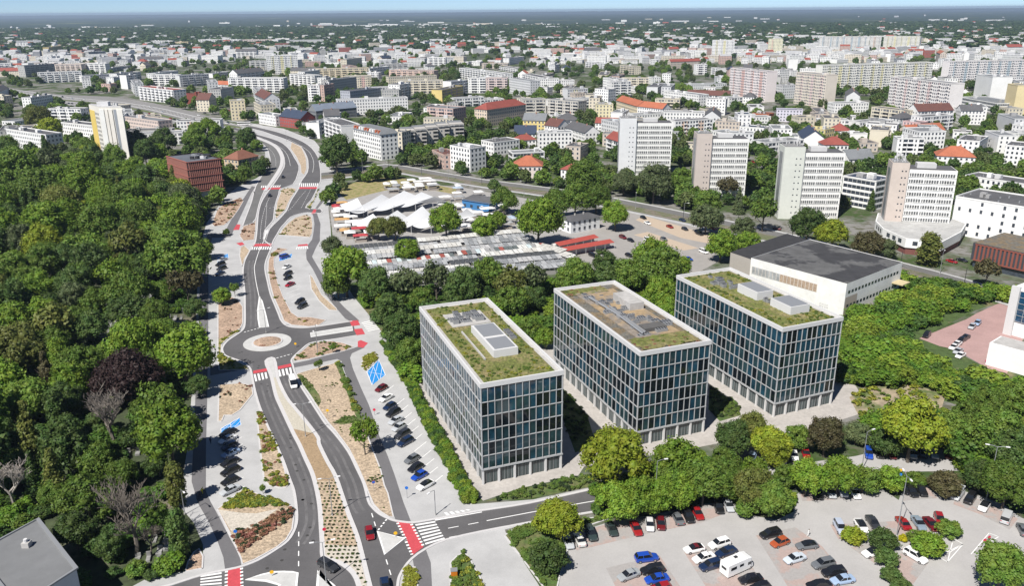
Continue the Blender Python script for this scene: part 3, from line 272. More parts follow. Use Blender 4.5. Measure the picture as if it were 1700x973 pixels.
 'cars': [('hatch',K17,(-36.68,206.17),-2.155,'dark red hatchback nearest the blue painted bay in the angled row beside the long hedge'),('sedan',K6,(-34.47,200.18),-2.173,'white car beside the dark red hatchback in the angled row beside the long hedge'),('hatch',K8,(-32.79,195.18),-2.188,'dark navy car beside the white car in the angled row beside the long hedge'),('suv',K4,(-31.32,191.39),-2.2,'black car beside the dark navy car in the angled row beside the long hedge'),('sedan',K7,(-30.14,187.22),-2.213,'silver blue car beside the black car in the angled row beside the long hedge'),('hatch',K7,(-28.89,183.56),-2.224,'silver car with dark roof in the angled row beside the long hedge'),('suv',K16,(-27.52,179.85),-2.236,'charcoal car below the silver one in the angled row beside the long hedge'),('suv',K8,(-26.31,176.08),-2.249,'navy estate car last before the gap in the angled row beside the long hedge'),('hatch',K13,(-23.79,168.05),-2.275,'grey hatchback first after the gap in the angled row beside the long hedge'),('hatch',K4,(-22.53,164.32),-2.288,'black hatchback beside the bright blue one in the angled row beside the long hedge'),('hatch',K18,(-21.33,160.79),-2.3,'bright blue hatchback in the angled row beside the long hedge'),('coupe',K6,(-19.58,156.87),-2.315,'white car with black roof at the crossing end of the hedge row'),('sedan',K4,(-71.3,181.44),-2.227,'black car next to the blue painted bay in the bays beside the wood'),('sedan',K6,(-70.36,178.11),-2.237,'white car beside the blue painted bay row in the bays beside the wood'),('hatch',K8,(-68.87,174.87),-2.249,'navy car between the white and the pale blue car in the bays beside the wood'),('sedan',K24,(-67.47,171.44),-2.261,'pale blue car in the bays beside the wood'),('sedan',K4,(-66.28,167.33),-2.274,'black saloon below the pale blue car in the bays beside the wood'),('suv',K4,(-64.86,163.37),-2.288,'black estate in the middle of the row in the bays beside the wood'),('hatch',K4,(-63.68,159.32),-2.302,'small black car next to the silver one in the bays beside the wood'),('sedan',K7,(-62.42,155.43),-2.316,'silver car with dark glass beside the yellow green planting'),('van',K18,(-97.43,336.12),.949,'blue van at the top of the small lot above the roundabout'),('sedan',K6,(-92.93,321.73),-1.903,'white car in the small lot above the roundabout'),('suv',K4,(-89.92,311.94),-1.98,'black estate beside the white car in the small lot above the roundabout'),('hatch',K4,(-88.51,306.48),-1.989,'black car next to the red one in the small lot above the roundabout'),('sedan',(.3,.01,.02),(-85.67,298.59),-2.005,'red car in the small lot above the roundabout'),('suv',K4,(-76.96,278.55),-1.988,'black car at the lower end of the small lot above the roundabout'),('suv',K16,(-74.93,273.75),-1.999,'charcoal car lowest in the small lot above the roundabout'),('sedan',K7,(-123.23,332.79),-2.041,'silver car below the blue bay in the shaded bays at the edge of the wood'),('suv',K4,(-121.66,325.83),-2.052,'black car in the shaded bays at the edge of the wood'),('suv',K16,(-119.18,319.91),-2.064,'charcoal car in the shaded bays at the edge of the wood'),('sedan',K8,(-117.75,313.42),-2.075,'lowest dark navy car in the shaded bays at the edge of the wood'),('panelvan',K6,(-62.1,209.7),-1.204,'white delivery van leaving the roundabout'),('hatch',(.22,.01,.015),(-29.03,139.34),-1.294,'dark red car driving between the planted median and the triangular island'),('suv',K16,(-35.3,129.28),-.64,'dark green grey car turning round the lower end of the planted median'),('sedan',K8,(-23.57,123.34),-1.321,'dark car at the bottom edge of the road'),('sedan',K4,(-145.38,515.78),-1.383,'small black car on the road left of the viaduct bend'),('sedan',K4,(-138.44,460.39),-1.376,'dark car on the north carriageway below the upper crossing'),('sedan',K7,(10.71,136.2),-1.376,'silver saloon nearest the big round bush in the row under the clipped trees'),('sedan',(.6,.6,.58),(13.03,136.84),1.778,'pale silver saloon second from the big round bush in the row under the clipped trees'),('suv',(.03,.045,.045),(15.47,138.66),-1.393,'black green people carrier in the row under the clipped trees'),('sedan',(.03,.045,.045),(19.77,140.21),-1.389,'dark green saloon standing alone in the row under the clipped trees'),('sedan',K9,(24.74,140.26),-1.417,'bright red saloon left of the small white van in the row under the clipped trees'),('hatch',(.6,.6,.6),(27.74,141.45),-1.666,'small white van in the row under the clipped trees'),('hatch',K17,(30.06,141.83),-1.679,'dark red car mostly hidden in the row under the clipped trees'),('sedan',K13,(33.83,143.74),1.708,'grey saloon with red tail lights in the row under the clipped trees'),('suv',K4,(36.15,144.47),-1.466,'black car between the grey and the red saloon in the row under the clipped trees'),('sedan',K9,(38.33,145.51),-1.459,'red saloon at the open end of the row under the clipped trees'),('suv',K4,(43.16,147.61),-1.564,'black off-road car beside the last silver one in the row under the clipped trees'),('sedan',K7,(45.54,148.24),-1.577,'silver car last in the row under the clipped trees'),('suv',K18,(25.37,130.88),.177,'bright blue estate at the top of the left bay block of the car park'),('suv',K4,(25.94,127.33),-2.912,'black estate in the left bay block of the car park'),('sedan',(.3,.32,.33),(21.28,125.91),-2.664,'grey silver saloon in the left bay block of the car park'),('sedan',K18,(26.3,124.77),-2.915,'blue saloon below the black estate in the left bay block of the car park'),('hatch',K9,(26.64,122.28),-2.919,'red car at the bottom edge in the left bay block of the car park'),('coupe_r',K6,(35.07,133.58),-2.862,'white car with dark red roof in the middle bay block of the car park'),('suv',K6,(40.32,135.01),-2.752,'white off-road car at the top of the middle bay block of the car park'),('sedan',K6,(36.3,130.79),-2.744,'white saloon in the middle bay block of the car park'),('sedan',K8,(41.04,132.56),-2.699,'navy saloon in the middle bay block of the car park'),('suv',K8,(37.06,128.46),-2.75,'dark blue car beside the camper in the middle bay block of the car park'),('camper',K6,(41.8,127.67),.52,'white camper van with roof hatches in the middle bay block of the car park'),('sedan',K4,(43.54,124.57),-2.921,'black saloon next to the camper van in the middle bay block of the car park'),('hatch',K4,(44.7,122.24),-2.924,'black car at the bottom edge below the camper van'),('suv',K4,(51.31,138.13),-2.802,'black car at the top corner of the right bay block of the car park'),('hatch',(.35,.075,.025),(52.32,135.39),-2.69,'copper orange hatchback in the right bay block of the car park'),('coupe',K13,(57.28,134.38),-2.967,'grey car with black roof in the right bay block of the car park'),('sedan',(.5,.55,.6),(53.59,130.36),-2.76,'pale silver saloon in the right bay block of the car park'),('suv',K13,(58.43,128.7),-2.848,'grey hatchback beside the black pickup in the right bay block of the car park'),('suv',K4,(59.51,126.25),-2.982,'black off-road car in the right bay block of the car park'),('sedan',K24,(60.32,124.12),-2.918,'pale blue saloon lowest in the right bay block of the car park'),('sedan',K4,(55.51,122.77),-3.024,'black car at the bottom edge in the right bay block of the car park'),('suv',(.4,.45,.55),(65.96,140.04),-1.633,'pale blue estate at the left end beside the planted island'),('coupe',K6,(70.51,140.58),-1.577,'white car with black roof beside the planted island'),('sedan',K16,(73.36,141.69),-1.554,'dark grey saloon with sunroof beside the planted island'),('sedan',K9,(79.37,141.49),1.575,'red car behind the tall lamp post beside the planted island'),('sedan',(.2,.25,.3),(82.5,141.36),-1.617,'blue grey car between two red cars beside the planted island'),('sedan',K17,(84.83,140.99),-1.539,'dark red saloon beside the planted island'),('hatch',K9,(87.43,142.75),-1.845,'red car partly hidden by the flowering bush beside the planted island'),('coupe',K6,(69.17,132),-2.824,'white car with black roof standing alone below the planted island'),('suv',K6,(76.87,130.81),-1.043,'white off-road car with roof rails right of the low hedge'),('sedan',K8,(79.06,132.62),-1.057,'navy estate beside the white off-road car with rails'),('van',(.5,.52,.54),(95.81,151.64),-2.329,'silver van at the curved upper edge of the car park'),('suv',K4,(97.56,150.01),-2.313,'black car next to the silver van at the curved upper edge of the car park'),('coupe',K6,(99.03,147.21),-2.315,'white car with black stripe at the curved upper edge of the car park'),('van',(.45,.46,.47),(101.31,142.99),.868,'silver van nearest the lane exit at the curved upper edge of the car park'),('sedan',K13,(102.34,138.88),1.288,'grey car at the right picture edge'),('hatch',K4,(85.46,153.88),-1.471,'black car under the blue and yellow sign'),('hatch',K4,(86.33,152.93),-1.476,'small black car between two others by the blue and yellow sign'),('suv',K4,(88.58,153.36),-1.611,'large black car near the blue and yellow sign'),('hatch',K4,(66.07,152.27),-1.799,'black car first in the row under the left car park trees'),('sedan',K7,(68.87,152.93),-1.692,'silver car second in the row under the left car park trees'),('suv',K7,(71.57,153.36),-1.706,'silver estate third in the row under the left car park trees'),('sedan',K6,(73.91,152.63),-1.618,'white saloon last in the row under the left car park trees'),('suv',K18,(83.76,168.93),-1.862,'bright blue off-road car on the upper lane behind the tree row'),('hatch',K4,(86.36,168.89),-1.874,'black car beside the bright blue one on the upper lane behind the tree row'),('sedan',K17,(89.32,168.85),-1.887,'black cherry car on the upper lane behind the tree row'),('sedan',K7,(94.07,168.78),-1.908,'silver car left of the darkest gap on the upper lane behind the tree row'),('hatch',K4,(96.37,168.74),-1.918,'black car in the middle of the row on the upper lane behind the tree row'),('sedan',K7,(99.14,168.7),-1.93,'second silver car on the upper lane behind the tree row'),('sedan',K17,(102.39,168.65),-1.944,'dark red car at the end on the upper lane behind the tree row'),('sedan',K7,(62.72,167.06),-1.753,'pale silver car under the olive tree on the upper lane behind the tree row'),('sedan',K6,(66.01,168.37),-1.767,'white car next to a red one on the upper lane behind the tree row'),('hatch',K9,(69.04,169.15),-1.781,'red car by the brown green tree on the upper lane behind the tree row'),('hatch',K9,(51.62,165.35),-2.003,'bright red car deep among the trees on the upper lane behind the tree row'),('sedan',K24,(55.91,167.7),-2.016,'pale blue car deep among the trees on the upper lane behind the tree row'),('suv',K4,(132.84,242.26),-2.285,'black car alone on the pink paved yard'),('hatch',K7,(151.06,249.22),-2.309,'silver pickup on the pink paved yard'),('hatch',K24,(154.57,252.41),-2.311,'pale blue car behind the silver pickup on the pink paved yard'),('sedan',K4,(144.03,240.01),-2.426,'black car top of the row on the pink paved yard'),('sedan',K4,(141.85,238.06),-2.427,'second black car of the row on the pink paved yard'),('sedan',K6,(138.59,234.7),-2.428,'white van of the row on the pink paved yard'),('sedan',K6,(136.44,232.34),-2.428,'white car of the row on the pink paved yard'),('sedan',K7,(136.05,229.07),-2.434,'silver car of the row on the pink paved yard'),('sedan',K6,(135.12,225.88),-2.438,'lowest white car of the row on the pink paved yard'),('sedan',(.4,.01,.09),(142.01,220.01),-.989,'magenta car against the white wing wall'),('hatch',K4,(66.56,401.04),-1.155,'black car on the market car park'),('sedan',K6,(66.93,389.99),-1.146,'white and red car on the market car park'),('sedan',(.25,.03,.02),(76.53,382.65),-1.159,'rust red car on the market car park'),('hatch',K16,(82.85,377.9),-1.168,'dark grey car on the market car park'),('suv',K4,(87.79,368.91),-1.17,'black car at the far bay end on the market car park'),('sedan',K8,(85.21,395.48),-1.187,'navy car by the tracks on the market car park'),('suv',K17,(51.32,363.58),-1.09,'dark red car by the awnings on the market car park'),('hatch',K4,(54.2,358.32),-1.091,'black car in front of the awnings on the market car park'),('van',K6,(62.12,358.1),-1.106,'white van behind the big round tree on the market car park'),('hatch',K13,(69.57,359.94),-1.124,'grey car on the tan bay on the market car park'),('suv',K4,(34.67,334.85),-1.025,'black off-road car near the orange awning on the market car park'),('hatch',K16,(38.49,339.31),-1.038,'grey car near the orange awning on the market car park'),('hatch',K4,(50.08,334.44),-1.056,'black car at the hedge on the market car park'),('sedan',K18,(74.35,328.47),-1.101,'blue car at the lower corner on the market car park'),('van',K6,(83.05,339.03),-1.131,'white van at the lower corner on the market car park'),('sedan',K9,(181.87,322.19),-1.053,'red car in front of the curved podium'),('sedan',K4,(186.93,323.77),-1.066,'black car beside the brick striped block'),('sedan',K9,(96.55,378.62),-1.095,'red car on the tram street'),('sedan',K17,(126.84,377.71),-1.154,'dark red car on the tram street behind the old hall'),('sedan',K9,(166.12,556.6),-1.501,'red car parked between two white towers'),('sedan',K4,(171.54,561.07),-1.51,'black car parked between two white towers'),('sedan',K4,(143.3,482.15),.727,'black car in the yard beside the second tower'),('sedan',K7,(146.75,498.54),.74,'silver car in the yard beside the second tower'),('hatch',K16,(-171.37,431.43),-.54,'dark car on the forecourt of the red louvred block'),('hatch',K4,(-167.38,428.49),-.468,'black car on the forecourt of the red louvred block'),('sedan',K6,(-254.03,536.46),-.729,'white car in the small yard behind the wood'),('sedan',K9,(-258.68,528.32),-.998,'red car in the small yard behind the wood'),('hatch',K7,(-252,549.33),-.442,'silver car in the small yard behind the wood'),('sedan',K13,(-291.41,785.57),-.798,'grey far car on the wide boulevard'),('sedan',K6,(-524.89,977.49),-.775,'white far car on the wide boulevard'),('sedan',K6,(-260.04,754.23),-.798,'white far car on the wide boulevard'),('sedan',K4,(-492.53,960.85),-.782,'black far car on the wide boulevard'),('sedan',K13,(-506.46,988.14),-.789,'grey far car on the wide boulevard'),('sedan',K8,(-354.96,839.14),-.791,'navy far car on the wide boulevard'),('sedan',K13,(-304.35,794.56),-.795,'grey far car on the wide boulevard'),('sedan',K8,(-470.39,955.67),-.791,'navy far car on the wide boulevard'),('sedan',K7,(-484.96,940.42),-.776,'silver far car on the wide boulevard'),('sedan',K7,(-414.27,900.52),-.792,'silver far car on the wide boulevard'),('sedan',K9,(-377.07,867.29),-.794,'red far car on the wide boulevard'),('sedan',K13,(-413.65,893.98),-.789,'grey far car on the wide boulevard'),('sedan',K8,(-403.97,882.75),-.788,'navy far car on the wide boulevard'),('sedan',K8,(-480.37,945.84),-.781,'navy far car on the wide boulevard'),('sedan',K8,(-541.02,996.02),-.776,'navy far car on the wide boulevard'),('sedan',K8,(-269.48,788.3),-.813,'navy far car on the wide boulevard'),('sedan',K13,(-447.59,925.15),-.787,'grey far car on the wide boulevard'),('sedan',K4,(-385.26,862.47),-.787,'black far car on the wide boulevard'),('sedan',K4,(-511.59,972.82),-.779,'black far car on the wide boulevard'),('sedan',K9,(-337.98,823.68),-.792,'red far car on the wide boulevard'),('sedan',K7,(-276.21,774.86),-.801,'silver far car on the wide boulevard'),('sedan',K8,(-517.33,976.64),-.778,'navy far car on the wide boulevard'),('sedan',K6,(-269.65,784.73),-.811,'white far car on the wide boulevard'),('sedan',K6,(-267.87,760.72),-.797,'white far car on the wide boulevard'),('sedan',K7,(-326.82,812.78),-.792,'silver far car on the wide boulevard'),('sedan',K6,(-431.12,896.88),-.781,'white far car on the wide boulevard'),('sedan',K6,(-523.43,1025.62),-.799,'far car on the wide boulevard'),('sedan',K4,(-566.98,1058.28),-.793,'far car on the wide boulevard'),('sedan',K7,(-542.59,1034.24),-.794,'far car on the wide boulevard'),('sedan',K4,(-331.28,816.53),-.792,'far car on the wide boulevard'),('sedan',K6,(-403.13,932.1),-.814,'far car on the wide boulevard'),('sedan',K7,(-370.44,884.35),-.807,'far car on the wide boulevard'),('sedan',K9,(-303.6,880.03),-.844,'far car on the wide boulevard'),('sedan',(.4,.01,.09),(-302.01,890.85),-.851,'far car on the wide boulevard'),('sedan',K4,(-320.64,870.45),-.829,'far car on the wide boulevard'),('sedan',K6,(-319.49,849.75),-.818,'far car on the wide boulevard'),('sedan',K7,(-309.62,775.28),-.78,'far car on the wide boulevard'),('sedan',K4,(-404.17,903.13),-.799,'far car on the wide boulevard'),('sedan',K6,(-440.05,946.76),-.802,'far car on the wide boulevard'),('sedan',K7,(-479.9,987.97),-.802,'far car on the wide boulevard')],
 'wood_gaps': [(-130.5,255.1,12.2,17.6),(-115.2,254.7,8.1,15.1),(-70.7,133.1,4.7,4.8),(-140.5,282.3,8.9,10.3),(-91.7,174.9,4.4,6),(-92.5,132.5,11.1,15.1)],
